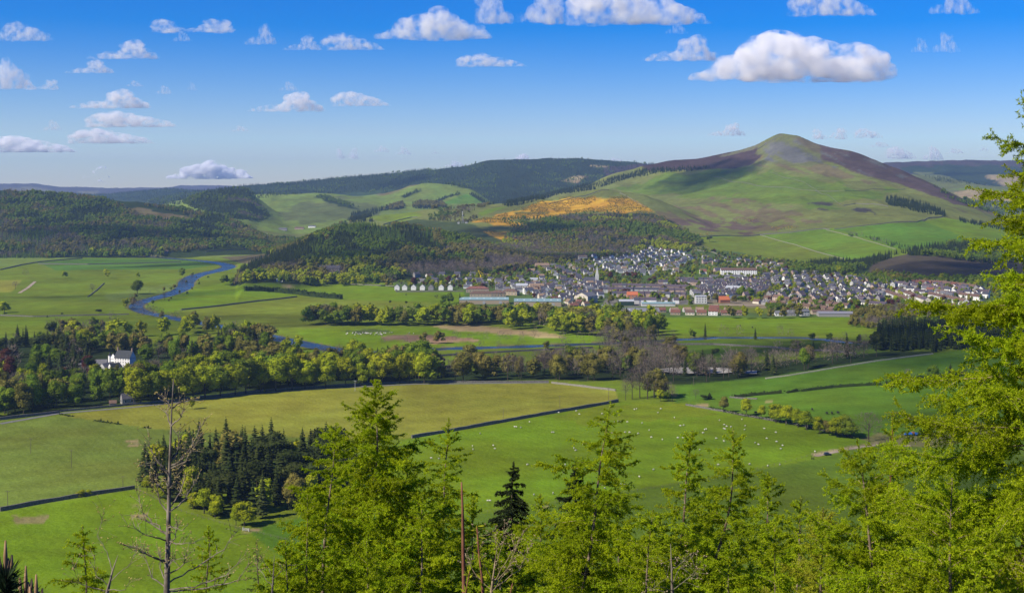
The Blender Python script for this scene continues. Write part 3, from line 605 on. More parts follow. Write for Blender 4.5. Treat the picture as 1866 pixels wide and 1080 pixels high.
def broad_crown(seed, nq=520, core=True, wid=.36, q=.045, lobes=11):
    r = np.random.RandomState(seed); Ls = []
    for i in range(lobes):
        a = r.rand() * 6.283; zz = r.uniform(.32, .86); w = wid * math.sqrt(max(.05, 1 - ((zz - .52) / .5) ** 2)); rr = r.uniform(.13, .21)
        Ls.append((math.cos(a) * max(w - rr * .7, 0) * r.uniform(.6, 1.1), math.sin(a) * max(w - rr * .7, 0) * r.uniform(.6, 1.1), zz, rr))
    Ls.append((0, 0, .6, .24))
    V = []; Fq = []; Ft = []; o = 0
    Lr = np.array(Ls)
    pick_l = r.choice(len(Ls), nq * 2, p=Lr[:,3] ** 2 / (Lr[:,3] ** 2).sum())
    D = r.normal(size=(nq * 2, 3)); D[:,2] += .15; D /= np.linalg.norm(D, axis=1)[:, None]
    C = Lr[pick_l, :3] + D * Lr[pick_l, 3:4] * np.array([1, 1, .88]) * r.uniform(.9, 1.06, (nq * 2, 1))
    dist = np.min(np.linalg.norm(C[:, None] - Lr[None, :, :3], axis=2) / Lr[None, :, 3], axis=1)
    keep = np.where(dist > .84)[0][:nq]; C = C[keep]; D = D[keep]
    v, f = quads(C, D, q, r); V.append(v); Fq.append(f); o += len(v)
    if core:
        B, Bf = ICO1
        for (x, y, z, rr) in Ls:
            V.append(B * rr * .84 * np.array([1, 1, .88]) + [x, y, z]); Ft.append(Bf + o); o += len(B)
    return np.concatenate(V), Fq, Ft
def trunk_geo(seed, h=.5, r0=.022, limbs=4, top=.35, fork=.3):
    r = random.Random(seed); g = Geo()
    g.tube([(0,0,-.02), (r.uniform(-.01,.01), 0, h*.5), (0, r.uniform(-.01,.01), h)], [r0, r0*.75, r0*.4], 6)
    for i in range(limbs):
        a = i * 6.283 / limbs + r.random(); z = h * r.uniform(.4, .8); q = r.uniform(.12, .22)
        g.tube([(0,0,z), (math.cos(a)*q*.5, math.sin(a)*q*.5, z + .1), (math.cos(a)*q, math.sin(a)*q, z + .24)], [r0*.5, r0*.35, r0*.12], 4)
    return g
def bare_crown(seed, nq=650, wid=.36):
    r = np.random.RandomState(seed); n = nq
    a = r.rand(n) * 6.283; zz = r.uniform(.3, .98, n); w = wid * np.sqrt(np.clip(1 - ((zz - .58) / .44) ** 2, .03, 1)) * np.sqrt(r.rand(n))
    lob = 1 + .25 * np.sin(a * 3 + seed) ; C = np.stack([np.cos(a) * w * lob, np.sin(a) * w * lob, zz], 1)
    d = C - np.array([0, 0, .25]); d /= np.linalg.norm(d, axis=1)[:, None]; d[:,2] += .3; d += r.normal(0, .35, (n, 3))
    L = r.uniform(.03, .075, n)[:, None]; s = r.normal(size=(n, 3)); s = np.cross(d, s); s /= np.linalg.norm(s, axis=1)[:, None]; s *= .0048
    V = np.stack([C - s, C + s, C + d * L], 1).reshape(-1, 3)
    return V, [np.zeros((0, 4), int)], [np.arange(3 * n).reshape(n, 3)]
def conifer_crown(seed, tiers=17, per=11, wid=.2, base=.12, core=True, irr=.25):
    r = np.random.RandomState(seed); V = []; Ft = []; o = 0
    for k in range(tiers):
        t = k / (tiers - 1); z = base + (1 - base) * t ** .95; w = wid * (1 - t) ** .8 * r.uniform(1 - irr, 1 + irr) + .012
        m = max(4, int(per * (1 - t * .5))); a = np.arange(m) / m * 6.283 + r.rand() * 6
        a = a + r.normal(0, .15, m); ww = w * r.uniform(.65, 1.15, m); hw = .55 * w * 6.283 / m
        ca, sa = np.cos(a), np.sin(a); dz = -.28 * ww + r.normal(0, .008, m)
        tip = np.stack([ca * ww, sa * ww, z + dz], 1); root = np.stack([0*a, 0*a, z + .015 + 0 * a], 1)
        mid = .62; L1 = np.stack([ca*ww*mid - sa*hw, sa*ww*mid + ca*hw, z + dz*.75 - .01 + r.normal(0,.006,m)], 1); L2 = np.stack([ca*ww*mid + sa*hw, sa*ww*mid - ca*hw, z + dz*.75 - .01 + r.normal(0,.006,m)], 1)
        v = np.stack([root, L1, tip, L2], 1).reshape(-1, 3); q = np.arange(m) * 4
        Ft.append(np.stack([q, q+1, q+2], 1) + o); Ft.append(np.stack([q, q+2, q+3], 1) + o); V.append(v); o += len(v)
    if core:
        n = 7; a = np.arange(n) / n * 6.283; v = np.concatenate([np.stack([np.cos(a)*wid*.55, np.sin(a)*wid*.55, 0*a + base], 1), [[0, 0, .93]]])
        V.append(v); Ft.append(np.stack([np.arange(n), (np.arange(n)+1) % n, np.full(n, n)], 1) + o); o += n + 1
    return np.concatenate(V), [np.zeros((0, 4), int)], Ft
def pine_crown(seed):      # round-headed Scots pine
    V, Fq, Ft = broad_crown(seed, 420, True, .30, .04, 9)
    V = V.copy(); V[:,2] = .42 + (V[:,2] - .2) * .72; return V, Fq, Ft
def crown_mesh(nm, data, m):
    V, Fq, Ft = data; me = np_mesh(nm, V, [f for f in Fq] + [f for f in Ft]); me.materials.append(m); return me
CROWN = {k: [] for k in range(7)}; TRUNK = {}
for s_ in range(4):
    b = broad_crown(10 + s_, 950, q=.033, lobes=14); tall = broad_crown(30 + s_, 950, wid=.29, q=.033, lobes=13)
    for k in (0, 1, 2, 6): CROWN[k].append(crown_mesh('crown', tall if (s_ + k) % 2 else b, LM[k]))
    CROWN[3].append(crown_mesh('crown', bare_crown(50 + s_), LM[3]))
    CROWN[4].append(crown_mesh('crown', conifer_crown(70 + s_, wid=.17 + .03 * s_, tiers=20, per=12) if s_ < 3 else pine_crown(74), LM[4]))
    CROWN[5].append(crown_mesh('crown', conifer_crown(90 + s_, wid=.15 + .02 * s_), LM[5]))
T_BROAD = trunk_geo(3, .55, .02, 5).mesh('trunk', M_BARK); T_BARE = trunk_geo(4, .72, .017, 8).mesh('trunk', M_BARK); T_CON = Geo(); T_CON.tube([(0,0,-.02),(0,0,.5),(0,0,.9)], [.014,.01,.003], 6); T_CON = T_CON.mesh('trunk', M_BARK)
def tree(x, y, h, kind, label, group=None, name=None, wide=1.0, z=None, parts=True, variant=None):
    z = float(zat(x, y)[0]) if z is None else z
    con = kind in (4, 5)
    nm = name or ('conifer_tree' if con else 'bare_tree' if kind == 3 else 'broadleaf_tree')
    me = CROWN[kind][rnd.randrange(4) if variant is None else variant]
    rz = rnd.uniform(0, 6.28); wide *= rnd.uniform(.82, 1.22); sc = (h * wide, h * wide * rnd.uniform(.85, 1.15), h)
    if parts:
        e = empty(nm, (x, y, z), rz); e.scale = sc
        obj('trunk', T_CON if con else T_BARE if kind == 3 else T_BROAD, e); obj('crown', me, e)
    else:
        e = obj(nm, me, None, (x, y, z)); e.scale = sc; e.rotation_euler = (0, 0, rz)
    tag(e, label, 'conifer' if con else 'tree', group); return e
# low meshes for woods that read as one mass
LOW = {}
for k in range(7):
    LOW[k] = []
    for s_ in range(3):
        if k in (0, 1, 2, 6): d = broad_crown(110 + s_, 200, True, .36, .062, 7)
        elif k == 3: d = bare_crown(120 + s_, 110); V_, a_, b_ = d; C_ = V_.reshape(-1, 3, 3).mean(1, keepdims=True); d = ((C_ + (V_.reshape(-1, 3, 3) - C_) * 2.1).reshape(-1, 3), a_, b_)
        else: d = conifer_crown(130 + s_, 8, 7, .17 if k == 4 else .15, .05, True, .35)
        me = crown_mesh('woodland_tree', d, LM[k]); LOW[k].append(me)
PROTO = bpy.data.collections.new('tree_kinds')
for k in range(7):
    for s_ in range(3):
        o = bpy.data.objects.new('%02d_kind' % (k * 3 + s_), LOW[k][s_]); PROTO.objects.link(o)
def instance_tree():
    g = bpy.data.node_groups.new('plant_trees', 'GeometryNodeTree')
    g.interface.new_socket('Geometry', in_out='INPUT', socket_type='NodeSocketGeometry'); g.interface.new_socket('Geometry', in_out='OUTPUT', socket_type='NodeSocketGeometry')
    N, L = g.nodes, g.links; i = N.new('NodeGroupInput'); o = N.new('NodeGroupOutput')
    ci = N.new('GeometryNodeCollectionInfo'); ci.inputs['Collection'].default_value = PROTO; ci.inputs['Separate Children'].default_value = True; ci.inputs['Reset Children'].default_value = True
    ip = N.new('GeometryNodeInstanceOnPoints'); ip.inputs['Pick Instance'].default_value = True
    def at(nm, ty):
        a = N.new('GeometryNodeInputNamedAttribute'); a.data_type = ty; a.inputs['Name'].default_value = nm; return a.outputs[0]
    L.new(i.outputs[0], ip.inputs['Points']); L.new(ci.outputs[0], ip.inputs['Instance'])
    L.new(at('kind_index', 'INT'), ip.inputs['Instance Index']); L.new(at('size', 'FLOAT_VECTOR'), ip.inputs['Scale']); L.new(at('turn', 'FLOAT_VECTOR'), ip.inputs['Rotation'])
    L.new(ip.outputs[0], o.inputs[0]); return g
GN = instance_tree()
def stuff_wood(name, X, Y, Z, H, K, label, cat='woodland', wide=1.0):
    n = len(X)
    if not n: return
    r = np.random.RandomState(n)
    me = bpy.data.meshes.new(name); me.vertices.add(n); me.vertices.foreach_set('co', np.stack([X, Y, Z], 1).astype(np.float32).ravel())
    a = me.attributes.new('kind_index', 'INT', 'POINT'); a.data.foreach_set('value', (np.asarray(K) * 3 + r.randint(0, 3, n)).astype(np.int32))
    a = me.attributes.new('size', 'FLOAT_VECTOR', 'POINT'); w = wide * r.uniform(.72, 1.35, n); a.data.foreach_set('vector', np.stack([H * w, H * w, H], 1).astype(np.float32).ravel())
    a = me.attributes.new('turn', 'FLOAT_VECTOR', 'POINT'); a.data.foreach_set('vector', np.stack([0 * w, 0 * w, r.rand(n) * 6.283], 1).astype(np.float32).ravel())
    o = obj(name, me); md = o.modifiers.new('plant', 'NODES'); md.node_group = GN
    tag(o, label, cat, kind='stuff'); return o
def area_points(poly, spacing, y0=0, y1=99999, seed=1, edge=0, pad=0, dens=None):
    """points on the ground inside a polygon given in photo columns/rows, at an even density per square metre"""
    r = np.random.RandomState(seed)
    rr = np.where((YROW >= y0) & (YROW <= y1))[0]; s = slice(rr[0], min(rr[-1] + 1, len(YROW) - 1))
    U = GU[s, :-1]; PY = GPY[s, :-1]; X = GX[s, :-1]; Y = GY[s, :-1]
    if edge: m = inpoly(U + fbm(X / 50, Y / 70, seed, 3) * edge * 2.2, PY + fbm(X / 50 + 9, Y / 70, seed + 1, 3) * edge, poly)
    else: m = inpoly(U, PY, poly)
    m &= GVIS[s, :-1] | (GVIS[s, :-1] == False) & (PY < 1e9) if pad else GVIS[s, :-1]
    area = (GX[s, 1:] - GX[s, :-1]) * (np.roll(GY, -1, 0)[s, :-1] - Y)
    lam = np.where(m, np.maximum(area, 0) / spacing ** 2, 0)
    if dens is not None: lam = lam * dens(X, Y)
    c = r.poisson(lam); ii, jj = np.nonzero(c); rep = c[ii, jj]; ii = np.repeat(ii, rep); jj = np.repeat(jj, rep)
    fu = r.rand(len(ii)); fy = r.rand(len(ii)); iy = ii + s.start
    y = YROW[iy] + (YROW[np.minimum(iy + 1, len(YROW) - 1)] - YROW[iy]) * fy; u = UCOL[jj] + (UCOL[jj + 1] - UCOL[jj]) * fu
    x = (u - CX) / F * y; return x, y, zat(x, y) if len(x) else x
def mixk(r, n, mix):
    ks = list(mix); p = np.array([mix[k] for k in ks], float); return r.choice(ks, n, p=p / p.sum())
# -------- woods that nobody could count
WOODS = [ # label, polygon, spacing, (hmin,hmax), mix, y0, y1, ragged edge
 ('dark forest clothing the long ridge on the skyline', [(240,385),(300,352),(470,337),(640,321),(740,312),(850,302),(920,293),(1040,290),(1165,297),(1240,303),(1240,345),(1000,362),(900,372),(860,352),(800,333),(745,337),(700,352),(560,352),(470,362),(400,352),(300,380)], 17, (9,16), {4:8,1:1,5:1}, 5300, 7900, 3),
 ('dark plantation on the far left hill behind the valley woods', [(60,360),(130,352),(200,353),(250,345),(300,341),(350,347),(350,362),(300,366),(60,366)], 20, (9,15), {4:1}, 7000, 9400, 2),
 ('dense wood on the steep flank that falls to the green hills', [(330,372),(350,350),(420,342),(462,344),(461,359),(472,374),(494,392),(480,402),(440,402),(390,394)], 11, (9,14), {4:4,1:2,3:1}, 3700, 5300, 2),
 ('mixed wood covering the long hill on the left side of the valley', [(-220,345),(0,350),(60,352),(130,358),(200,365),(225,380),(250,392),(300,402),(350,398),(330,388),(260,376),(300,376),(400,396),(480,428),(560,462),(540,466),(470,440),(400,455),(300,462),(0,474),(-220,474)], 9.5, (9,15), {4:4,1:4,2:2,3:2,5:1}, 2850, 4100, 2),
 ('young larch plantation on the top of the wooded knoll', [(560,455),(600,425),(650,411),(705,413),(735,432),(745,455),(700,458),(640,456),(590,470)], 6.0, (9,13), {5:9,1:1,4:.5}, 2100, 2900, 3),
 ('dark conifers along the left edge of the knoll', [(428,512),(440,492),(520,458),(560,438),(600,424),(600,440),(560,470),(500,490),(460,505)], 7.5, (11,16), {4:7,1:1,2:1}, 2000, 3000, 2),
 ('bright green spring trees along the foot of the knoll', [(420,522),(440,508),(500,492),(560,474),(620,470),(700,472),(720,490),(740,505),(720,513),(560,524)], 9.5, (12,17), {1:5,0:2.5,4:2,2:2,3:1}, 2000, 3000, 3),
 ('brown and bare wood on the right side of the knoll', [(700,472),(745,455),(790,462),(850,450),(900,455),(940,447),(1000,442),(1060,442),(1080,470),(960,490),(900,500),(740,508)], 8.5, (10,15), {3:5,2:4,4:2,1:2.5}, 2000, 3000, 3),
 ('dark and green trees across the upper right of the knoll', [(745,455),(735,432),(705,412),(740,414),(800,424),(850,434),(900,452),(850,450),(790,462)], 7.5, (9,14), {4:3,5:3,2:2,1:2}, 2000, 3000, 3),
 ('dark spruces in the middle of the knoll', [(600,455),(640,462),(700,462),(700,474),(620,472),(560,476),(570,462)], 7.5, (11,16), {4:6,1:1,3:1}, 2000, 3000, 3),
 ('wood on the slope below the gorse', [(930,425),(1000,400),(1120,395),(1200,402),(1240,420),(1280,440),(1250,462),(1180,455),(1140,470),(1060,472),(960,480),(880,470),(900,455)], 9, (9,14), {1:4,2:3,3:3,4:1.5,0:1}, 2500, 3700, 3),
 ('scattered thorn and young trees among the gorse', [(905,402),(1000,394),(1110,386),(1190,390),(1215,400),(1200,412),(1000,405),(940,418)], 14, (5,8), {1:5,2:2,3:1}, 2600, 3700, 5),
 ('dark plantation strip running up the ridge line', [(905,375),(960,362),(1020,350),(1080,336),(1130,322),(1180,309),(1290,306),(1290,310),(1200,316),(1140,328),(1080,346),(1020,355),(960,372),(930,378)], 9, (12,17), {4:1}, 3600, 5300, 1),
 ('dark plantation block on the right flank of the big hill', [(1612,364),(1630,360),(1690,376),(1722,390),(1722,397),(1690,392),(1640,380),(1612,372)], 8, (12,16), {4:1}, 2900, 4600, 0),
 ('row of conifers continuing the strip further down the right flank', [(1745,400),(1800,408),(1830,416),(1830,420),(1790,413),(1745,405)], 9, (10,13), {4:1}, 2500, 4600, 0),
 ('thin line of thorn trees between two hill fields', [(1542,425),(1590,433),(1660,452),(1680,462),(1640,456),(1580,438),(1542,430)], 10, (6,9), {4:2,3:2,1:1}, 2400, 4200, 0),
 ('conifer wood on the shoulder left of the small brown hill', [(1440,500),(1470,480),(1520,474),(1560,480),(1600,468),(1640,460),(1610,475),(1560,500),(1500,508)], 7.5, (9,14), {4:5,1:2,2:1}, 1900, 2900, 2),
 ('dark wood along the crest of the small brown hill', [(1640,462),(1680,450),(1740,445),(1860,440),(1960,430),(1960,470),(1800,482),(1720,470),(1660,466)], 9, (10,15), {4:5,1:2}, 2200, 2900, 1),
 ('shrubby trees at the foot of the small brown hill', [(1560,512),(1600,500),(1680,508),(1780,512),(1900,505),(1900,525),(1700,522),(1580,522)], 10, (8,13), {1:5,2:2,0:1,4:1}, 1900, 2500, 1),
 ('dark woods on the far hills behind the right hand tree', [(1680,318),(1760,322),(1790,328),(1860,332),(1860,340),(1720,334),(1690,326)], 18, (10,15), {4:1}, 5000, 8000, 2),
 ('plantations round the bare tan field at the right edge', [(1700,338),(1735,362),(1800,368),(1866,368),(1960,372),(1960,400),(1820,392),(1730,372)], 14, (9,14), {4:5,1:1}, 3900, 7000, 3),
 ('small dark plantations on the rolling green hills', [(729,358),(765,346),(768,349),(737,361)], 10, (10,14), {4:1}, 3900, 6600, 0),
 ('curved strip of dark trees on the rolling green hills', [(792,366),(812,358),(838,351),(838,355),(815,361),(796,369)], 10, (10,14), {4:1}, 3900, 6600, 0),
 ('wedge of dark trees at the right end of the green hills', [(852,353),(862,353),(888,368),(905,375),(880,372)], 10, (10,14), {4:1}, 3900, 6600, 0),
 ('narrow plantation slanting across the pale green hill', [(572,359),(590,357),(632,370),(664,382),(640,378),(600,368)], 11, (8,11), {4:1,1:.5}, 3900, 6600, 0),
 ('dark woods in the dip before the green hills', [(634,402),(640,390),(690,380),(735,371),(735,380),(690,386),(665,402),(680,404),(640,408)], 8.5, (11,16), {4:6,2:1}, 2700, 5000, 1),
 ('dark rounded plantation in front of the green hills', [(748,372),(770,367),(800,368),(812,378),(790,382),(750,380)], 8.5, (11,16), {4:5,2:2}, 2700, 5000, 1),
 ('thin wood round the radio mast', [(770,398),(800,384),(850,376),(900,368),(880,380),(840,393),(845,400),(880,396),(850,408),(780,402)], 11, (7,11), {1:3,2:3,3:2,4:1}, 2700, 4600, 2),
 ('woods along the river behind the green fields', [(500,470),(440,452),(400,440),(440,424),(560,412),(640,410),(600,430),(520,460)], 10, (9,14), {1:4,2:3,4:2,0:1}, 2300, 3700, 2),
 ('brown scrub between the town and the dark conifers', [(1545,596),(1560,572),(1620,562),(1700,572),(1800,580),(1800,596),(1700,592),(1620,606)], 7, (6,10), {2:4,3:5,1:1}, 1250, 1750, 2),
 ('dark conifers beyond the right hand fields', [(1592,640),(1600,606),(1640,592),(1700,590),(1800,590),(1960,585),(1960,640),(1800,632),(1700,643)], 7, (13,19), {4:8,1:1,3:.6}, 1080, 1600, 1),
]
for q, (lab, P, sp, hh, mix, y0, y1, e) in enumerate(WOODS):
    X, Y, Z = area_points(P, sp, y0, y1, 200 + q, e)
    r = np.random.RandomState(300 + q); H = r.uniform(hh[0], hh[1], len(X))
    # kinds gather in drifts rather than mixing evenly
    ks = list(mix); w = np.array([mix[k] for k in ks], float); w /= w.sum(); cw = np.cumsum(w)
    t = np.clip(.5 + .62 * fbm(X / 110, Y / 150, 400 + q, 3) * 1.9 + r.normal(0, .075, len(X)), 0, .999) if len(X) else X
    K = np.array(ks)[np.searchsorted(cw, t)] if len(X) else []
    stuff_wood('woodland', X, Y, Z - .3, H, K, lab)
print('woods', round(time.time() - T0, 1))
# gorse bushes in flower
M_GORSE = leaf_mat('gorse_bloom', (.34,.205,.010), (.52,.32,.014), .2, .1); M_GORSEG = leaf_mat('gorse_green', (.03,.05,.012), (.06,.08,.02), .3, .1)
def gorse():
    Vs = []; Fq = []; mi = []; o = 0; r = np.random.RandomState(5)
    polys = [([(855,405),(905,392),(955,380),(985,366),(1050,360),(1140,360),(1170,370),(1195,388),(1150,390),(1060,388),(1020,394),(960,398),(920,402),(960,412),(1010,424),(960,420),(905,410)], 4.2, 2600, 4400),
             ([(880,421),(930,424),(960,434),(940,442),(895,430)], 4, 2400, 4400), ([(700,413),(760,412),(800,418),(780,422),(730,418)], 7, 2300, 4400), ([(870,445),(920,447),(900,456),(870,452)], 8, 2300, 3800), ([(1400,416),(1440,414),(1450,420),(1410,421)], 8, 2600, 4400),
             ([(980,395),(1180,385),(1220,398),(1190,412),(1050,410)], 11, 2500, 3900), ([(1265,428),(1290,424),(1300,430),(1270,433)], 9, 2500, 4400), ([(1320,404),(1350,398),(1380,402),(1350,408)], 14, 2500, 4400)]
    C = []
    for q, (P, sp, y0, y1) in enumerate(polys):
        X, Y, Z = area_points(P, sp, y0, y1, 500 + q, 5, dens=lambda a, b: (fbm(a / 38, b / 60, 71, 3) > -.18).astype(float) * 1.15); C.append(np.stack([X, Y, Z], 1))
    C = np.concatenate(C); n = len(C); B, Bf = ICO1
    B = B[B[:,2] > -.5] if False else B
    s = r.uniform(1.2, 2.8, n)
    nq = 9; cc = np.repeat(C, nq, 0); d = r.normal(size=(n * nq, 3)); d[:,2] = np.abs(d[:,2]); d /= np.linalg.norm(d, axis=1)[:, None]
    cc = cc + d * np.repeat(s, nq)[:, None] * np.array([1, 1, .8]); v, f = quads(cc, d, 1.0, r, jit=.4)
    me = np_mesh('gorse', v, f, mi=(r.rand(len(f)) < .42).astype(int)); me.materials.append(M_GORSE); me.materials.append(M_GORSEG)
    tag(obj('gorse', me), 'gorse in orange yellow bloom spread over the hillside', 'gorse', kind='stuff'); print('gorse', n)
gorse()

# ------------------------------------------------------------------ walls, hedges, fences
ORD = ['first','second','third','fourth','fifth','sixth','seventh','eighth','ninth','tenth','eleventh','twelfth','thirteenth','fourteenth','fifteenth','sixteenth','seventeenth','eighteenth','nineteenth','twentieth']
M_STONE = noisy('drystone', (.085,.078,.068), (.17,.16,.14), 1.3, bump=.6); M_HEDGE = leaf_mat('hedge_leaves', (.028,.042,.012), (.050,.070,.018), .15, .15)
M_WOOD = noisy('weathered_wood', (.12,.10,.08), (.20,.17,.14), 3)
def ground_line(pix, step=8.0, y0=0):
    P = [pick(a, b, y0) for a, b in pix]; out = []
    for a, b in zip(P[:-1], P[1:]):
        n = max(1, int((b - a).length / step))
        for k in range(n): q = a.lerp(b, k / n); out.append(Vector((q.x, q.y, float(zat(q.x, q.y)[0]))))
    out.append(P[-1]); return out
def ribbon(L, w, h, r, rough=.15, sink=.4):
    V = []; Fc = []
    for k, p in enumerate(L):
        a = L[max(0, k - 1)]; b = L[min(len(L) - 1, k + 1)]; d = (b - a); d.z = 0; d.normalize(); s = Vector((-d.y, d.x, 0)); hh = h * (1 + r.uniform(-rough, rough)); j = s * r.uniform(-.1, .1) * w
        V += [p + j - s * w * .6 - Vector((0,0,sink)), p + j - s * w * .4 + Vector((0,0,hh)), p + j + s * w * .4 + Vector((0,0,hh)), p + j + s * w * .6 - Vector((0,0,sink))]
        if k:
            o = 4 * (k - 1)
            for q in range(3): Fc.append((o + q, o + q + 1, o + q + 5, o + q + 4))
    n = 4 * (len(L) - 1); Fc += [(0,3,2,1), (n, n+1, n+2, n+3)]
    return V, Fc
def wall(pix, label, w=.9, h=1.6, name='stone_wall', m=None, y0=0, group=None, cat=None, step=6, rough=.12):
    L = ground_line(pix, step, y0); g = Geo(); g.add(*ribbon(L, w, h, rnd, rough)); o = obj(name, g.mesh(name, m or M_STONE))
    tag(o, label, cat or 'wall', group); return o
def hedge(pix, label, w=2.2, h=2.0, y0=0, group=None, name='hedge', gap=0.0, q=.55):
    L = ground_line(pix, 3.0, y0); r = np.random.RandomState(len(L)); Vs = []; C = []; D = []
    for p in L:
        if gap and math.sin(p.x * .23 + p.y * .11) > 1 - gap: continue
        n = 26; c = np.array(p) + np.stack([r.uniform(-2, 2, n), r.normal(0, w * .3, n), np.abs(r.rand(n)) ** .7 * h * r.uniform(.8, 1.2)], 1); C.append(c); D.append(r.normal(size=(n, 3)) + [0, 0, .4])
    v, f = quads(np.concatenate(C), np.concatenate(D), q, r); rv, rf = ribbon(L, w * .6, h * .8, rnd, .25); rf3 = np.array([q for q in rf if len(q) == 4]); nv = len(v); v = np.concatenate([v, np.array([tuple(q) for q in rv])]) if not gap else v; me = np_mesh(name, v, [f, rf3 + nv] if not gap else f); me.materials.append(M_HEDGE)
    o = obj(name, me); tag(o, label, 'hedge', group); return o
wall([(750,798),(850,781),(900,772),(1000,754),(1060,744),(1126,732)], 'long dark drystone wall between the olive field and the sheep field', 1.2, 2.0)
wall([(0,931),(80,916),(160,903),(245,890)], 'dark drystone wall at the lower left running up to the conifer wood', 1.2, 1.9)
wall([(1005,698),(1040,702),(1080,707),(1122,712)], 'pale sunlit wall at the top right corner of the olive field', 1.0, 1.5, m=noisy('pale_sunlit_stone', (.15,.145,.11), (.24,.22,.18), 1.3, bump=.5))  # sun on this wall's face is put into a lighter stone colour
wall([(-120,775),(0,765),(60,758),(108,752)], 'dark roadside wall below the woods at the left edge', 1.2, 1.9)
wall([(110,750),(250,737),(400,721),(480,713)], 'roadside wall along the left part of the main tree belt', 1.0, 1.5)
wall([(484,712),(600,704),(700,699),(760,697),(860,697),(1000,696)], 'roadside wall along the right part of the main tree belt', 1.0, 1.4)
wall([(1250,738),(1330,752),(1400,765),(1500,784),(1555,797)], 'field wall below the row of yellow-green trees', .9, 1.2)
wall([(1380,727),(1330,724)], 'short wall stub at the left end of the upper hedge', .8, 1.0, y0=700)
wall([(1395,690),(1440,684),(1500,674),(1560,664),(1620,655),(1700,645)], 'pale track side bank under the dark conifers on the right', 1.2, .9, m=noisy('pale_bank', (.25,.24,.17), (.34,.32,.24), 1.3), y0=0)
wall([(1262,433),(1330,430),(1385,428),(1440,424),(1500,417),(1512,418)], 'field dyke below the slope of the big hill, left stretch', 1.5, 2.2, y0=2200, step=20)
wall([(1520,418),(1560,413),(1600,409),(1670,405),(1682,402)], 'field dyke below the slope of the big hill, middle stretch', 1.5, 2.2, y0=2200, step=20)
wall([(1682,403),(1700,397),(1720,395)], 'short rise of the field dyke below the dark plantation', 1.5, 2.2, y0=2200, step=20)
wall([(1385,428),(1450,446),(1540,472)], 'pale wall slanting down the lower hill fields, left one', .9, 1.2, y0=2200, step=20, m=bpy.data.materials['pale_sunlit_stone'])
wall([(1505,419),(1560,432),(1632,454)], 'pale wall slanting down the lower hill fields, right one', .9, 1.2, y0=2200, step=20, m=bpy.data.materials['pale_sunlit_stone'])
wall([(1300,322),(1400,340),(1460,346),(1540,348),(1600,345),(1650,345)], 'dyke crossing the upper slope of the big hill', .9, 1.1, y0=3000, step=20)
wall([(1400,312),(1460,330),(1520,364),(1535,374)], 'dyke running straight down from the summit slope', .7, .8, y0=3000, step=20)
wall([(1537,375),(1560,371),(1600,373),(1618,376)], 'curved dyke leading to the dark plantation block', 1.5, 2.0, y0=2900, step=20)
wall([(1380,272),(1395,262),(1410,252),(1425,246)], 'summit dyke climbing the left ridge to the hill top', 1.6, 2.2, y0=4000, step=20)
wall([(1000,372),(1040,362),(1080,352),(1110,346)], 'dyke above the gorse rising towards the ridge plantation', 1.4, 2.0, y0=2700, step=20)
wall([(1104,344),(1130,352),(1150,362),(1178,378)], 'pale wall down the right edge of the gorse', .8, 1.1, y0=2700, step=20, m=bpy.data.materials['pale_sunlit_stone'])
wall([(698,410),(725,402),(750,396),(760,396)], 'dyke over the grassy crest left of the radio mast', 1.5, 2.2, y0=2600, step=20)
wall([(1262,455),(1300,460),(1330,472)], 'pale wall at the lower left corner of the hill fields', 1.2, 1.5, y0=2000, step=20, m=bpy.data.materials['pale_sunlit_stone'])
wall([(330,565),(400,558),(470,549),(510,545),(541,541)], 'long dark dyke between the two green fields right of the river', 1.3, 1.8, y0=1300, step=14)
wall([(0,492),(40,483),(70,478),(110,474),(150,471)], 'dark dyke at the far left of the valley floor', 1.5, 2.0, y0=2000, step=20)
wall([(70,481),(160,482),(250,480),(330,478)], 'dark dyke between the far green strips left of the river', 1.5, 2.0, y0=1800, step=20)
wall([(300,447),(380,446),(450,444),(520,441)], 'far dyke along the foot of the left woods', 1.5, 2.0, y0=1800, step=20)
wall([(375,459),(440,455),(500,450),(520,448)], 'far dyke across the pale green fields beyond the river bend', 1.5, 2.0, y0=1800, step=20)
wall([(0,575),(60,577),(150,575),(235,573)], 'low dyke in the left meadows beyond the woods', 1.2, 1.4, y0=1200, step=14)
wall([(780,650),(860,645),(950,640),(1080,634)], 'dyke beside the river below the tan marsh', 1.2, 1.6, y0=1000, step=14)
wall([(1180,628),(1300,628),(1400,633),(1520,640),(1560,645)], 'dyke across the shaded meadows beyond the bare trees', 1.2, 1.6, y0=1000, step=14)
wall([(1545,576),(1570,584),(1604,598)], 'pale wall at the right end of the green field below the town', 1.0, 1.5, y0=1200, step=14, m=bpy.data.materials['pale_sunlit_stone'])
wall([(620,516),(720,522),(722,532),(845,531)], 'boundary wall between the green field and the first houses', 1.2, 1.6, y0=1400, step=14)
wall([(160,541),(175,530),(190,516)], 'low wall beside the farm track in the far left meadow', 1.0, 1.2, y0=1200, step=14)
hedge([(1338,724),(1380,720),(1424,716)], 'dense clipped hedge piece at the left end of the upper right fields', 3, 2.6, y0=700)
hedge([(1434,716),(1454,713)], 'short hedge piece between the long hedges of the upper right fields', 2.6, 2.2, y0=700)
hedge([(1460,713),(1520,706),(1605,701)], 'longest hedge crossing the upper right fields', 2.8, 2.3, y0=700)
hedge([(1614,701),(1645,697)], 'hedge piece beside the round bush in the upper right fields', 3, 3, y0=700)
hedge([(1650,697),(1700,691),(1760,683)], 'tall overgrown hedge end near the right hand larch', 4.5, 4.5, y0=700)
hedge([(1262,738),(1320,750),(1400,765),(1500,785),(1560,799)], 'low ragged hedge under the row of yellow-green trees', 2.6, 1.6, y0=600, gap=.25)
hedge([(447,530),(500,532),(540,536),(575,541),(622,545)], 'dark line of young conifers between the river fields', 8, 7, y0=1500, q=1.5)
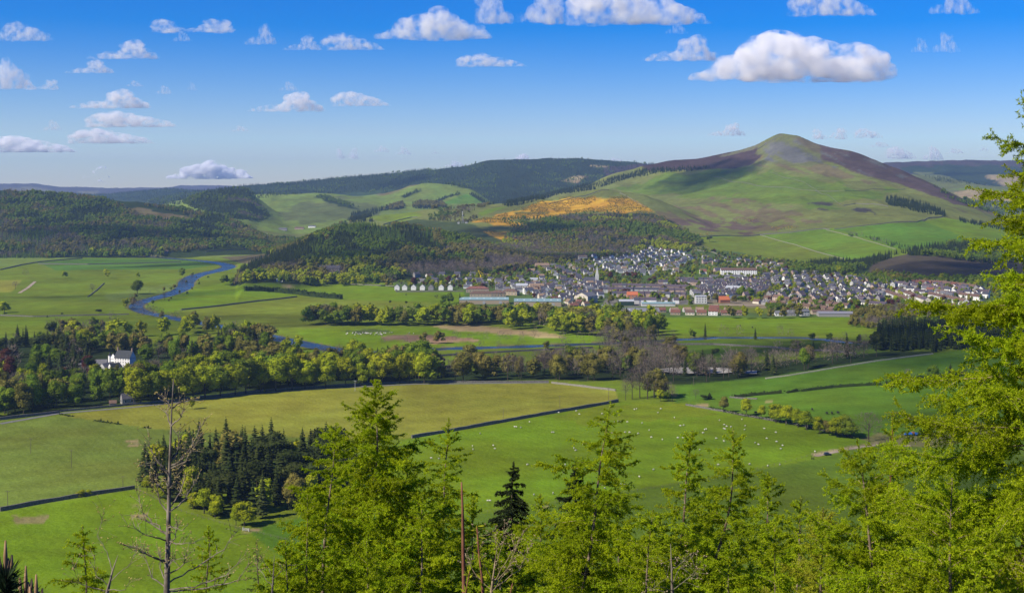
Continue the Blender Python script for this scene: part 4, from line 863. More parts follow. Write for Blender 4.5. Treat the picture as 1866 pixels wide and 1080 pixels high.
hedge([(110,755),(180,768),(270,780)], 'ragged gorse and thorn line on the left edge of the olive field', 1.2, .8, gap=.9, y0=600)
def bush(px, py, h, label, k=1, y0=0, wide=1.5, group=None):
    P = pick(px, py, y0); e = tree(P.x, P.y, h * 1.25, k, label, group, 'bush', wide, z=P.z - h * .28, parts=False); e['category'] = 'bush'; return e
for q, (a, b, h, lab) in enumerate([(184,767,2.2,'first small bush on the lower edge of the olive field'),(196,769,2.0,'second small bush on the lower edge of the olive field'),(215,772,2.6,'third and widest bush on the lower edge of the olive field'),(270,779,2.2,'bush alone on the edge where olive and green fields meet'),(338,786,1.9,'small bush left of the thin bare tree top'),(352,787,2.2,'bush beside the branches of the bare tree top')]): bush(a, b, h, lab, 4, 600)
bush(147,904,3.4,'left of two yellow-green bushes at the dark wall',0,400); bush(163,902,3.0,'right of two yellow-green bushes at the dark wall',0,400)
bush(1448,764,2.2,'shrub in the gap of the tree row on the right',1,600); bush(86,578,3.4,'dark bush in the middle of the left meadow dyke',4,1200); bush(113,574,3.4,'dark bush right of centre on the left meadow dyke',4,1200); bush(180,571,6,'broad low bush in the left meadow',4,1200); bush(10,574,4,'dark bush near the left edge on the meadow dyke',4,1200)
bush(1293,727,5,'low dark bush in the field right of the bare copse',4,700,2.2); bush(1282,728,4,'smaller dark bush just left of the low one by the copse',4,700,1.8)
# post and wire fences
def fence(pix, label, y0=0, sp=4.0, h=1.2):
    L = ground_line(pix, sp, y0); e = empty('post_fence', L[0])
    pm = Geo(); pm.box(-.07, -.07, -.4, .07, .07, h); pm = pm.mesh('post', M_WOOD)
    for p in L: obj('post', pm, e, p - L[0])
    for zz in (.45, .8, 1.12):
        g = Geo(); V, Fc = ribbon([p + Vector((0, 0, zz)) for p in L], .025, .02, rnd, 0, 0); g.add([Vector(v) - L[0] for v in V], Fc); obj('wire', g.mesh('wire', M_WOOD), e)
    tag(e, label, 'fence')
fence([(250,893),(330,932),(390,950),(448,968)], 'post and wire fence round the lower edge of the conifer wood', 400)
fence([(455,968),(520,984),(600,1000),(700,1020)], 'post and wire fence crossing the lower left pasture', 400)
fence([(870,935),(975,922),(1100,905),(1250,880),(1380,855),(1480,830)], 'post and wire fence along the lower edge of the sheep field', 500, 5)
fence([(1486,829),(1540,816),(1600,808)], 'post and wire fence beside the pale track on the right', 500, 5)

# ------------------------------------------------------------------ trees one can tell apart
TL = []       # x, y, z, h, kind, zone phrase, cap
def zone(phrase, P, sp, hh, mix, y0, y1, seed, cap=None, drift=40.0, line=False, wide=1.0):
    r = np.random.RandomState(seed)
    if line:
        L = ground_line(P, sp, y0); X = np.array([p.x for p in L]) + r.normal(0, sp * .22, len(L)); Y = np.array([p.y for p in L]) + r.normal(0, sp * .22, len(L)); Z = zat(X, Y)
    else: X, Y, Z = area_points(P, sp, y0, y1, seed, 0)
    if not len(X): return
    if not line:        # keep neighbours apart
        o = np.argsort(Y); keep = []; cells = {}
        for i in o:
            c = (int(X[i] // sp), int(Y[i] // sp)); ok = True
            for a in (-1, 0, 1):
                for b in (-1, 0, 1):
                    for j in cells.get((c[0] + a, c[1] + b), ()):
                        if (X[i] - X[j]) ** 2 + (Y[i] - Y[j]) ** 2 < (sp * .62) ** 2: ok = False
            if ok: cells.setdefault(c, []).append(i); keep.append(i)
        keep = np.array(keep); X, Y, Z = X[keep], Y[keep], Z[keep]
    H = hh[0] - 2 + (hh[1] + 1.5 - hh[0] + 2) * r.rand(len(X)) ** .8; ks = list(mix); w = np.array([mix[k] for k in ks], float); w /= w.sum()
    t = np.clip(.42 + 1.0 * fbm(X / drift, Y / drift, seed + 5, 2) + r.normal(0, .22, len(X)), 0, .999); K = np.array(ks)[np.searchsorted(np.cumsum(w), t)]
    for i in range(len(X)):
        h = H[i]; u = CX + F * X[i] / Y[i]
        if K[i] in (4, 5): h *= 1.08
        if cap: 
            c = cap(u, Y[i]);
            if c: h = min(h, max(0, EYE - Z[i] - (c - HY) * Y[i] / F)) 
        if h < 3: continue
        TL.append((X[i], Y[i], Z[i], h, int(K[i]), phrase, wide))
def cap_house(u, Y):
    if 172 < u < 243 and Y < 1085: return 666 + 7 * math.sin(u)
    if 243 <= u < 330 and Y < 1085: return 655
    if 100 < u < 172 and Y < 1000: return 668
    if 540 < u < 620 and 950 < Y < 1250: return 640
    return None
def cap_mid(u, Y): return None
# zone phrase, line or polygon, spacing, heights, mix of kinds
zone('along the front of the main belt', [(232,738),(330,729),(400,721),(480,714),(600,705),(700,699),(770,698)], 9.5, (20,26), {0:6,1:2,2:.6}, 600, 0, 11, cap_house, line=True, wide=1.05)
zone('in the belt above the olive field, right half', [(780,697),(900,693),(1000,690),(1110,692)], 9.5, (18,24), {2:3,3:1.5,0:3,1:1}, 600, 0, 12, line=True)
zone('deeper in the main belt', [(232,733),(400,716),(600,700),(770,694),(770,672),(600,676),(440,688),(250,712)], 10.5, (20,25), {0:7,1:3,2:2,3:1,4:.8}, 800, 1100, 13, cap_house)
zone('behind the right half of the olive field belt', [(775,692),(1110,690),(1110,668),(940,672),(780,676)], 12, (15,21), {2:3,3:3,1:1.5,0:1.2,4:.5}, 800, 1200, 61, drift=25)
zone('in the near left woodland', [(-160,772),(0,760),(110,746),(232,736),(232,715),(160,712),(60,715),(-160,725)], 12, (14,22), {1:3,2:3,3:2,0:1.5,4:1.5,6:.5}, 780, 1100, 14, cap_house)
zone('left of the white house', [(-160,725),(60,715),(165,710),(165,640),(100,625),(-160,640)], 13, (14,20), {4:2.5,3:2,1:2.5,2:2,6:1.1,0:1.2}, 900, 1400, 15, cap_house)
zone('below the white house', [(165,712),(245,712),(245,680),(165,680)], 12, (12,18), {1:3,0:3,2:2}, 900, 1400, 16, cap_house)
zone('right of the white house', [(250,710),(440,690),(600,680),(560,655),(500,642),(400,636),(300,645),(250,668)], 13, (14,20), {2:3,1:3,4:2.5,3:1.5,0:1}, 900, 1400, 17, cap_house)
zone('behind the white house', [(100,640),(205,645),(250,650),(300,645),(300,637),(240,636),(200,622),(100,615)], 13, (14,19), {2:3,1:2,3:2,0:.6}, 900, 1400, 18)
zone('by the meadow behind the white house', [(205,616),(260,613),(300,611),(340,611)], 14, (18,22), {0:5,1:2,4:1}, 1100, 0, 19, line=True)
zone('in the clump by the river bend', [(335,612),(400,610),(400,600),(345,600)], 12, (16,20), {0:5,2:2}, 1100, 1500, 20)
zone('at the edge of the left meadows', [(95,620),(200,616),(205,606),(130,604),(95,610)], 13, (15,20), {3:4,2:3,0:1.5,1:1}, 1100, 1600, 21)
zone('in the brown riverside wood', [(400,636),(500,642),(540,650),(545,636),(520,625),(440,612),(405,612)], 13, (12,18), {2:4,3:3,1:1,0:.6}, 1100, 1500, 22)
zone('beside the riverside wood', [(385,645),(480,650),(480,638),(390,630)], 9, (15,19), {4:5,2:.5}, 1050, 1400, 23)
zone('between the main belt and the river', [(600,668),(700,668),(700,655),(640,652),(600,655)], 15, (11,15), {2:3,3:2,4:1,1:1}, 1050, 1300, 24)
zone('behind the middle of the main belt', [(715,685),(800,682),(795,670),(720,670)], 9, (14,18), {4:5,2:1}, 1000, 1300, 25)
zone('in the mid valley belt, left half', [(548,597),(640,596),(760,596),(860,594),(860,585),(760,586),(640,586),(548,589)], 11, (18,23), {0:2,2:3,1:3,3:.5}, 1200, 1700, 26)
zone('in the mid valley belt, right half', [(860,594),(960,603),(1040,614),(1110,618),(1200,616),(1200,595),(1100,586),(1000,582),(860,585)], 12, (15,22), {0:3,2:3,1:3,3:.6}, 1200, 1700, 27, drift=30)
zone('in the central brown wood', [(1095,690),(1240,700),(1240,660),(1190,630),(1110,625),(1100,650)], 12, (15,21), {3:5,2:4,1:1,4:.6}, 950, 1500, 28)
zone('in the dim right hand wood', [(1240,700),(1390,688),(1500,671),(1600,655),(1600,648),(1490,660),(1390,674),(1240,682)], 9.5, (13,19), {3:5,4:1.5,2:2,1:1}, 900, 1500, 29)
zone('on the far side of the pale ponds', [(1240,672),(1330,668),(1400,672),(1480,662),(1400,655),(1240,655)], 22, (10,15), {3:4,4:1,1:1}, 1000, 1500, 30)
zone('along the shaded meadow', [(1200,615),(1290,616),(1380,618),(1480,620),(1600,622)], 16, (9,14), {1:2,3:2,4:2}, 1000, 0, 31, line=True)
zone('along the mid riverbank', [(700,628),(800,626),(980,622),(1080,622)], 14, (8,13), {3:5,2:2}, 1100, 0, 32, line=True)
zone('on the bank below the marsh', [(880,643),(960,640),(1000,638),(1090,634)], 17, (9,13), {3:5,2:2,1:1}, 1100, 0, 33, line=True)
zone('in the far left hedge line', [(-60,508),(0,508),(60,507),(120,507),(200,507),(330,505)], 42, (11,17), {3:4,0:2,1:2}, 1800, 0, 34, line=True)
zone('in the clump under the left hill', [(155,470),(300,470),(295,464),(160,464)], 15, (14,20), {1:4,0:2,2:2,3:1}, 2300, 3600, 35)
zone('on the riverbank near the left bend', [(232,560),(245,566),(262,566),(250,556)], 8, (8,14), {3:4,2:2,0:1}, 1400, 2000, 36)
zone('along the left river bends', [(352,503),(333,520),(318,528),(285,536),(252,543),(238,556)], 17, (3,6), {3:3,2:2,1:2}, 1400, 0, 62, line=True)
zone('on the inner side of the left river bends', [(372,505),(358,520),(330,540),(300,549),(262,560)], 30, (2.5,5), {3:3,2:2,1:2}, 1400, 0, 63, line=True)
zone('by the river below the bend', [(255,582),(330,592),(300,580),(262,574)], 13, (10,14), {3:5,2:2}, 1300, 1800, 37)
zone('at the foot of the knoll', [(400,522),(480,516),(560,520),(720,526),(720,514),(560,508),(480,504),(415,512)], 15, (13,18), {0:3,1:4,2:2,3:1.5}, 1700, 2400, 38)
zone('in the town shelter belt', [(1325,579),(1385,580),(1425,580),(1445,578)], 13, (12,15), {2:3,1:3,0:2}, 1300, 0, 39, line=True)
print('zones', len(TL), round(time.time() - T0, 1))
# single trees with their own places: column, row of the foot, height m, kind, width, label
SINGLE = [(1140,729,15,3,1.0,'leftmost bare tree of the copse at the corner of the olive field'),(1152,727,22,3,.95,'tall bare tree second from the left in the copse'),(1166,725,24,3,.95,'tallest bare tree in the copse at the field corner'),(1180,727,21,3,1.0,'bare tree in the middle of the copse with a brownish crown'),
 (1192,724,22,2,1.0,'brown budding tree in the copse at the field corner'),(1204,726,20,2,1.0,'brown budding tree right of centre in the copse'),(1218,728,13,3,1.2,'rightmost bare tree of the copse'),(1203,731,9,0,1.1,'bright yellow-green tree at the foot of the copse'),(1226,730,11,3,1.1,'low grey tree at the right end of the copse'),(1216,731,8,1,1.2,'low green tree under the right side of the copse'),(1268,727,7,3,1.3,'small bare tree alone in the field right of the copse'),
 (1318,751,11,2,1.25,'leftmost tree of the row on the right, thin and olive'),(1360,758,12,0,1.25,'round yellow-green tree second in the row on the right'),(1387,762,9,0,1.2,'small yellow-green tree third in the row on the right'),(1414,770,12.5,0,1.2,'left one of the twin yellow trees in the row'),(1432,774,13,0,1.2,'right one of the twin yellow trees in the row'),
 (1454,778,12,0,1.2,'left one of the joined yellow-green trees mid row'),(1470,783,12,0,1.25,'right one of the joined yellow-green trees mid row'),(1494,790,11,0,1.25,'round yellow-green tree left of the greyish one in the row'),(1511,793,10,2,1.1,'greyish budding tree between the round trees of the row'),(1526,796,13,0,1.1,'yellow-green tree right of the greyish one in the row'),(1543,797,14,1,1.15,'last green tree of the row, touching the big bare tree'),(1583,804,17,3,1.45,'big wide bare tree at the end of the row on the right'),
 (168,534,14,3,1.2,'lone bare tree in the middle of the left meadow'),(250,536,21,1,1.35,'large dark green tree standing alone beside the river'),(228,562,14,0,1.1,'yellow-green tree at the left river bend'),(8,570,15,0,1.3,'yellow-green clump tree at the left edge of the meadows'),(-6,574,12,4,1.0,'dark tree at the left edge beside the yellow-green one'),(300,547,12,3,1.2,'bare tree on the gravel bank of the river'),(28,527,12,3,1.3,'bare thorny tree by the farm track far left'),
 (385,453,16,1,1.2,'left one of two lone trees in the far pale field'),(438,452,15,1,1.2,'right one of two lone trees in the far pale field'),(1264,444,13,4,1.6,'lone dark tree in the lower hill field'),(1293,441,14,4,1.5,'dark round tree at the left corner of the hill fields'),
 (838,553,15,4,1.1,'left dark tree at the end of the first teal roofed shed'),(820,553,16,1,1.1,'green tree left of the first teal roofed shed'),(808,554,13,1,1.1,'lower green tree left of the teal roofed sheds'),(740,556,6,4,1.5,'small dark tree in the field below the first houses'),(711,556,7,4,1.0,'upright small dark tree in the same field'),(870,515,17,0,.9,'bright yellow-green tree among the first houses'),(754,520,14,6,1.3,'left copper tree among the black and white houses'),(817,518,15,6,1.2,'right copper tree among the black and white houses'),
 (1450,640,11,1,1.2,'round tree left one of a pair in the shaded meadow'),(1482,641,11,4,1.2,'round tree right one of a pair in the shaded meadow'),(1655,696,10,3,1.1,'grey bare tree standing in the upper right hedge'),(1700,690,12,1,1.3,'dark green tree at the end of the upper right hedge'),(1732,688,11,4,1.3,'shadowy tree right of the dark green one in the upper right hedge'),
 (590,655,13,3,1.2,'bare tree on the bank by the river pool'),(577,652,10,2,1.2,'brown bush like tree by the river pool'),(688,664,15,4,1.25,'flat topped pine left of the middle of the main belt'),(605,664,14,4,1.1,'dark pine at the river pool with an open crown'),(1745,803,8,2,1.4,'reddish brown thorn behind the right larch branches'),(350,745,9,0,.9,'small bright tree leaning over the road wall'),(88,742,9,0,.9,'small light green tree in front of the dark left wood')]
for px, py, h, k, wd, lab in SINGLE:
    P = pick(px, py, 400); tree(P.x, P.y, h, k, lab, None, None, wd)
# the conifer wood in the near field
WOODP = [(258,892),(262,868),(300,846),(380,836),(480,840),(560,850),(640,858),(650,905),(600,925),(540,948),(480,955),(440,962),(380,942),(310,918)]
zone('in the near conifer wood, left end', [(258,892),(262,868),(300,846),(322,842),(322,922)], 7.2, (15,19), {4:9,2:1,0:.5}, 400, 900, 51, drift=9)
zone('in the near conifer wood, upper middle', [(322,880),(322,842),(480,840),(560,850),(640,858),(640,885)], 7.4, (17,23), {4:12,2:.7,0:.4}, 400, 900, 52, drift=9)
zone('in the near conifer wood, lower edge', [(322,880),(640,885),(650,905),(600,925),(540,945),(480,950),(440,955),(380,936),(322,918)], 7.2, (14,20), {4:10,2:1.2,0:.6}, 400, 900, 53, drift=9)
for q, (a, b, h) in enumerate([(268,895,8),(292,908,8),(352,928,9),(372,935,12),(392,944,11),(430,957,9),(445,958,11)]):
    P = pick(a, b, 400); tree(P.x, P.y, h, 0, ORD[q] + ' bright yellow-green tree from the left at the foot of the conifer wood', None, None, 1.2)

SIZEW = ['small', 'middling', 'tall']
def place_list():
    A = sorted(TL, key=lambda t: t[1]); tops = np.full(2600, 1e9); vis = []
    for t in A:
        u = CX + F * t[0] / t[1]; w = max(2, int(t[3] * .3 * F / t[1])); top = HY - F * (t[2] + t[3] - EYE) / t[1]; i = int(u) + 300
        if 0 < i - w and i + w < 2600:
            seg = tops[i - w:i + w]; v = (top < seg - 3).mean(); vis.append((v > .25) and -25 < u < 1890)
            np.minimum(seg, top + 2, out=seg)
        else: vis.append(False)
    cand = {0: [], 1: []}
    for t, v in zip(A, vis):
        if v: cand[1 if t[4] in (4, 5) else 0].append(t)
    chosen = set()
    for k in (0, 1):
        cand[k].sort(key=lambda t: -t[3] / t[1]); 
        for t in cand[k][:(235 if k == 0 else 150)]: chosen.add(id(t))
    rest = {}
    groups = {}
    for t in A:
        if id(t) in chosen: groups.setdefault((t[5], t[4]), []).append(t)
        else: rest.setdefault(t[5], []).append(t)
    for (ph, k), L in groups.items():
        L.sort(key=lambda t: t[0] / t[1]); n = len(L)
        nm = {0:'yellow-green tree',1:'green tree',2:'olive brown tree',3:'bare brown tree',4:'dark conifer',5:'light green conifer',6:'copper red tree'}[k]
        for i, t in enumerate(L):
            big = F * t[3] / t[1] > 32
            if n == 1: lab = f'the only {nm} {ph}'
            elif n <= 20: lab = f'{ORD[i]} {nm} from the left {ph}'
            else:
                j = n - 1 - i
                lab = f'{ORD[i]} {nm} from the left {ph}' if i < 20 else (f'{ORD[j]} {nm} from the right {ph}' if j < 20 else f'{nm} near the middle {ph}')
            tree(t[0], t[1], t[3], t[4], lab[0].lower() + lab[1:], nm + 's ' + ph, None, t[6], z=t[2], parts=big)
    for ph, L in rest.items():
        a = np.array([t[:5] for t in L], float)
        stuff_wood('woodland', a[:,0], a[:,1], a[:,2], a[:,3], a[:,4].astype(int), 'trees packed ' + ph, wide=1.05)
    print('tree things', len(chosen), 'rest', sum(map(len, rest.values())))
place_list()

# ------------------------------------------------------------------ the town
def paintm(n, c, v=.12, r=.8): 
    return noisy(n, tuple(a * (1 - v) for a in c), c, .9, r, obj_rand=.12)
WM = {'white': paintm('white_harling', (.78,.77,.72)), 'cream': paintm('cream_harling', (.62,.56,.44)), 'grey': paintm('grey_whinstone', (.27,.26,.25)), 'pink': paintm('pinkish_sandstone', (.42,.31,.25)), 'brick': paintm('red_brick', (.30,.13,.085)), 'tan': paintm('tan_stone', (.36,.29,.20)), 'palegrey': paintm('pale_grey_harling', (.50,.50,.47)), 'orange': paintm('orange_roughcast', (.45,.22,.12))}
RM = {'slate': paintm('blue_slate', (.075,.075,.095), .3, .6), 'greyslate': paintm('grey_slate', (.14,.14,.15), .25, .6), 'brown': paintm('brown_tiles', (.15,.095,.070), .3), 'red': paintm('red_tiles', (.19,.085,.062), .3), 'tan': paintm('tan_tiles', (.27,.19,.13), .3), 'purple': paintm('purple_slate', (.10,.080,.095), .3, .6), 'orange': paintm('orange_tiles', (.42,.13,.06), .2), 'teal': paintm('teal_sheeting', (.19,.29,.30), .1, .5), 'palegrey': paintm('pale_sheeting', (.36,.38,.40), .1, .5), 'greysheet': paintm('grey_sheeting', (.20,.20,.22), .15, .5), 'darkgreen': paintm('dark_green_sheeting', (.03,.055,.04), .2, .6)}
M_GLASS = mat('window_glass', (.02,.025,.03), .12, .6); M_POT = mat('chimney_brick', (.20,.15,.12)); M_WHITE = mat('white_paint', (.75,.75,.72), .5); M_SKYL = mat('rooflight', (.7,.75,.78), .25, .5)
WCACHE = {}
def win_mesh(w, h):
    k = (w, h)
    if k not in WCACHE:
        g = Geo(); g.box(-w/2, -.04, -h/2, w/2, .04, h/2, 0); g.box(-w/2 + .1, -.06, -h/2 + .1, w/2 - .1, -.02, h/2 - .1, 1); WCACHE[k] = g.mesh('window', [M_WHITE, M_GLASS])
    return WCACHE[k]
def gable_meshes(w, d, e, p, wm, rm, over=.35, hip=False):
    g = Geo(); hw, hd = w / 2, d / 2; top = e + p
    g.add([(-hw,-hd,-1.5),(hw,-hd,-1.5),(hw,hd,-1.5),(-hw,hd,-1.5),(-hw,-hd,e),(hw,-hd,e),(hw,hd,e),(-hw,hd,e),(-hw,0,top),(hw,0,top)] if not hip else [(-hw,-hd,-1.5),(hw,-hd,-1.5),(hw,hd,-1.5),(-hw,hd,-1.5),(-hw,-hd,e),(hw,-hd,e),(hw,hd,e),(-hw,hd,e)],
          [(0,1,5,4),(2,3,7,6),(1,2,6,9,5),(3,0,4,8,7)] if not hip else [(0,1,5,4),(1,2,6,5),(2,3,7,6),(3,0,4,7)])
    wl = g.mesh('wall', wm)
    g = Geo(); t = .22; o = over; x = hw + (.12 if not hip else o); sl = p / hd; zl = e - o * sl
    hx = hw * (1 if not hip else max(0, 1 - d / w)) if not hip else max(hw - hd, .3)
    rx = x if not hip else hx
    V = [(-x,-hd-o,zl+.06),(x,-hd-o,zl+.06),(x,hd+o,zl+.06),(-x,hd+o,zl+.06),(-rx,0,top+.06),(rx,0,top+.06)]
    V += [(a, b, c + t) for a, b, c in V]
    g.add(V, [(0,1,5,4),(2,3,4,5),(7,6,10,11),(9,8,11,10),(1,0,6,7),(3,2,8,9),(0,3,9,6),(2,1,7,8)] + ([(0,4,3),(1,2,5),(6,9,10),(8,7,11)] if hip else [(0,4,10,6),(4,3,9,10),(1,7,11,5),(5,11,8,2)]))
    return wl, g.mesh('roof', rm)
def chimney_mesh(w=.9, d=.6, h=1.6):
    g = Geo(); g.box(-w/2, -d/2, -.8, w/2, d/2, h); g.box(-w*.3, -.14, h, -w*.05, .14, h + .4); g.box(w*.05, -.14, h, w*.3, .14, h + .4); return g.mesh('chimney', M_POT)
CH = chimney_mesh()
class HT:
    def __init__(s, w, d, e, p, wall_, roof_, chim=((-1, 0), (1, 0)), hip=False, dormer=0, gab=False, floors=1):
        s.w, s.d, s.e, s.p, s.chim, s.hip, s.floors = w, d, e, p, chim, hip, floors
        s.wall, s.roof = gable_meshes(w, d, e, p, WM[wall_], RM[roof_], hip=hip); s.wn, s.rn = wall_, roof_
        s.win = []
        n = max(2, int(w / 3.2))
        for fl in range(floors):
            for k in range(n):
                xx = -w / 2 + w * (k + .5) / n
                for sd in (-1, 1): s.win.append((xx, sd * d / 2, 1.5 + 2.7 * fl, 0 if sd < 0 else math.pi))
        for sd in (-1, 1): s.win.append((sd * w / 2, 0, 1.5 + 2.7 * (floors - 1), sd * math.pi / 2))
        s.dorm = []
        if dormer:
            g = Geo(); q = 1.1; g.add([(-q,-1.2,0),(q,-1.2,0),(q,1.4,0),(-q,1.4,0),(-q,-1.2,1.4),(q,-1.2,1.4),(q,1.4,1.4),(-q,1.4,1.4),(0,-1.3,2.2),(0,1.4,2.2)], [(0,1,5,8,4),(1,2,6,5),(3,0,4,7),(4,8,9,7),(8,5,6,9)]); m = g.mesh('dormer', [WM[wall_]])
            s.dorm = [(m, (-w / 4 + k * w / 2, -d / 4, e + p * .35)) for k in range(dormer)]
def build_house(T, x, y, rz, label, group=None, detail=1, name='house', cat='house', z=None, sc=1.0):
    z = float(zat(x, y)[0]) if z is None else z
    e = empty(name, (x, y, z + .15), rz); e.scale = (sc, sc, sc)
    wl = obj('wall', T.wall, e); rf = obj('roof', T.roof, e)
    for sx, sy in T.chim: c = obj('chimney', CH, rf, (sx * (T.w / 2 - .5), sy, T.e + T.p))
    for m, p in T.dorm: obj('dormer', m, rf, p)
    if detail > 1:
        wm = win_mesh(1.3, 1.4)
        for px, py, pz, a in T.win: o = obj('window', wm, wl, (px, py, pz)); o.rotation_euler = (0, 0, a)
    tag(e, label, cat, group); return e
HTY = {}
def ht(k, *a, **b): HTY[k] = HT(*a, **b)
ht('wh1', 10, 7.5, 3.0, 2.8, 'white', 'greyslate'); ht('wh2', 9, 7.5, 5.4, 2.8, 'white', 'slate', floors=2); ht('wh3', 16, 8, 5.2, 2.6, 'white', 'purple', floors=2); ht('wh4', 12, 8, 3.0, 2.6, 'white', 'brown')
ht('cr1', 11, 8, 3.0, 2.8, 'cream', 'brown'); ht('cr2', 10, 8, 5.2, 2.8, 'cream', 'tan', floors=2); ht('gr1', 11, 8, 5.2, 3.2, 'grey', 'slate', floors=2, dormer=2); ht('gr2', 9, 8, 5.0, 3.2, 'grey', 'purple', floors=2); ht('gr3', 12, 9, 3.2, 3.4, 'grey', 'greyslate', dormer=2)
ht('pk1', 11, 8, 5.2, 3.0, 'pink', 'slate', floors=2); ht('tn1', 12, 8.5, 3, 3.0, 'tan', 'red'); ht('tn2', 12, 8.5, 3, 3.0, 'tan', 'brown'); ht('bk1', 12, 8, 5.2, 2.8, 'brick', 'red', floors=2); ht('bk2', 14, 8, 5.2, 2.6, 'pink', 'brown', floors=2); ht('pg1', 11, 8, 5.2, 2.8, 'palegrey', 'greyslate', floors=2); ht('pg2', 10, 8, 3, 2.6, 'palegrey', 'tan'); ht('rd1', 11, 8, 5, 3, 'white', 'red', floors=2)
ht('te1', 7.5, 8, 5.2, 3.0, 'pink', 'purple', floors=2, chim=((1, 0),)); ht('te2', 7.5, 8, 5.2, 3.0, 'palegrey', 'slate', floors=2, chim=((1, 0),)); ht('te3', 7.5, 8, 5.2, 3.0, 'white', 'purple', floors=2, chim=((1, 0),)); ht('te4', 22, 8, 5.2, 2.6, 'white', 'brown', floors=2, chim=((-1, 0), (0, 0), (1, 0))); ht('te5', 22, 8, 5.2, 2.6, 'cream', 'purple', floors=2, chim=((-1, 0), (0, 0), (1, 0)))
DESC = {'wh1':'white bungalow with grey roof','wh2':'white two storey house','wh3':'long white semi','wh4':'white bungalow with brown roof','cr1':'cream bungalow','cr2':'cream two storey house','gr1':'grey stone villa','gr2':'grey stone house','gr3':'low grey cottage','pk1':'pinkish stone house','tn1':'red roofed tan house','tn2':'brown roofed tan house','bk1':'red brick house','bk2':'pinkish house','pg1':'pale grey house','pg2':'pale grey bungalow','rd1':'white house with red tiles','te1':'grey terraced house','te2':'pale terraced house','te3':'white terraced house','te4':'long white terrace block','te5':'long cream terrace block'}
HS = []      # x, y, z, rz, type, place
def street(place, pix, sp, types, rz=None, off=0, y0=1350, jit=1.0, face=0.0, seed=1):
    L = [pick(a, b, y0) for a, b in pix]; r = random.Random(seed); acc = 0; k = 0
    for a, b in zip(L[:-1], L[1:]):
        d = (b - a); d.z = 0; n = d.length; d.normalize(); s = acc
        while s < n:
            if jit < .3 and sp < 10 and r.random() < .17: s += sp; continue
            p = a + d * s + Vector((0, r.uniform(-1.2, 1.2), 0)) * (sp < 10); t = types[r.randrange(len(types))]; ang = math.atan2(d.y, d.x) + face if rz is None else rz
            HS.append((p.x + r.uniform(-jit, jit), p.y + r.uniform(-jit, jit), ang + r.uniform(-.04, .04) * jit, t, place)); s += max(sp, HTY[t].w + .05 if sp < 10 else sp) * (1 if jit < .3 else r.uniform(.9, 1.2)); k += 1
        acc = s - n
def quarter(place, P, sx, sy, types, ang, y0=1350, y1=2950, seed=1, keep=.85):
    """houses on a loose street grid turned by ang"""
    r = random.Random(seed); W = [pick(a, b, y0) for a, b in P]; xs = [w.x for w in W]; ys = [w.y for w in W]; cx, cy = sum(xs) / len(xs), sum(ys) / len(ys)
    R_ = max(math.hypot(a - cx, b - cy) for a, b in zip(xs, ys)); ca, sa = math.cos(ang), math.sin(ang); i = -int(R_ / sx)
    poly = [(w.x, w.y) for w in W]
    while i * sx < R_:
        j = -int(R_ / sy)
        while j * sy < R_:
            X = i * sx + r.uniform(-.15, .15) * sx; Y = j * sy + r.uniform(-.06, .06) * sy; x = cx + X * ca - Y * sa; y = cy + X * sa + Y * ca
            if inpoly(np.array([x]), np.array([y]), poly)[0] and r.random() < keep:
                HS.append((x, y, ang + r.choice([0, 0, 0, math.pi / 2]) * (sx > 12) + r.uniform(-.06, .06), types[r.randrange(len(types))], place))
            j += 1
        i += 1
street('facing the near field', [(1232,573),(1300,574),(1366,574)], 14.5, ['tn1','tn2','cr1','tn1','rd1','bk2'], seed=2)
street('behind the near edge row', [(1205,569),(1260,568),(1350,569)], 16, ['tn2','cr2','bk1','pg2','tn1'], seed=3)
street('right of the shelter belt', [(1418,575),(1450,575),(1500,574)], 16, ['wh1','pg1','gr3','tn2','wh4'], seed=4)
street('in the row above the dirt road', [(1380,553),(1430,558),(1480,563),(1520,568)], 14, ['tn2','tn2','cr1','gr3'], seed=5)
street('in the second row above the dirt road', [(1400,546),(1450,550),(1500,556),(1545,561)], 15, ['tn2','cr1','bk2','pg2'], seed=6)
street('in the black and white row', [(724,528),(760,528),(800,528),(836,528)], 13, ['wh2','gr2','wh2'], seed=7, rz=math.pi/2)
street('in the top left row', [(760,505),(800,504),(850,504),(900,505)], 26, ['wh1','wh4','pg1','gr1'], seed=8)
street('among the copper trees', [(770,515),(820,516),(860,513),(900,514),(945,515)], 22, ['gr1','pg1','gr3','wh2'], seed=9)
street('in the terrace on the main street', [(1160,553),(1200,553),(1235,553)], 7.5, ['te3','te3','te2'], jit=.1, seed=10)
street('in the second slate roofed terrace', [(1120,541),(1180,541),(1250,543)], 7.5, ['te1','te2'], jit=.1, seed=11)
street('in the third slate roofed terrace', [(1075,533),(1140,533),(1200,534),(1260,535)], 7.5, ['te1','te1','te2'], jit=.1, seed=12)
street('in the fourth slate roofed terrace', [(1120,526),(1180,527),(1260,529),(1300,530)], 7.5, ['te1','te2','te1'], jit=.1, seed=13)
street('in the back slate roofed terrace', [(1195,519),(1250,519),(1300,521),(1350,523)], 7.5, ['te1','te1','te2'], jit=.1, seed=14)
street('in the terrace below the mill', [(1235,514),(1290,515),(1350,516)], 7.5, ['te1','te2'], jit=.1, seed=15)
street('in the upper line of white terraces', [(1608,524),(1630,528),(1660,534)], 23, ['te4','te5'], jit=.1, seed=16)
street('in the middle line of white terraces', [(1605,534),(1630,543),(1660,553)], 23, ['te4','te4'], jit=.1, seed=17)
street('in the lower line of white terraces', [(1640,535),(1665,544),(1690,553)], 23, ['te4','te5'], jit=.1, seed=18)
street('in the terraces near the larch', [(1700,543),(1730,549),(1765,557)], 23, ['te4','te5'], jit=.1, seed=19)
street('in the last terrace before the larch', [(1700,536),(1745,542),(1790,548)], 23, ['te4'], jit=.1, seed=20)
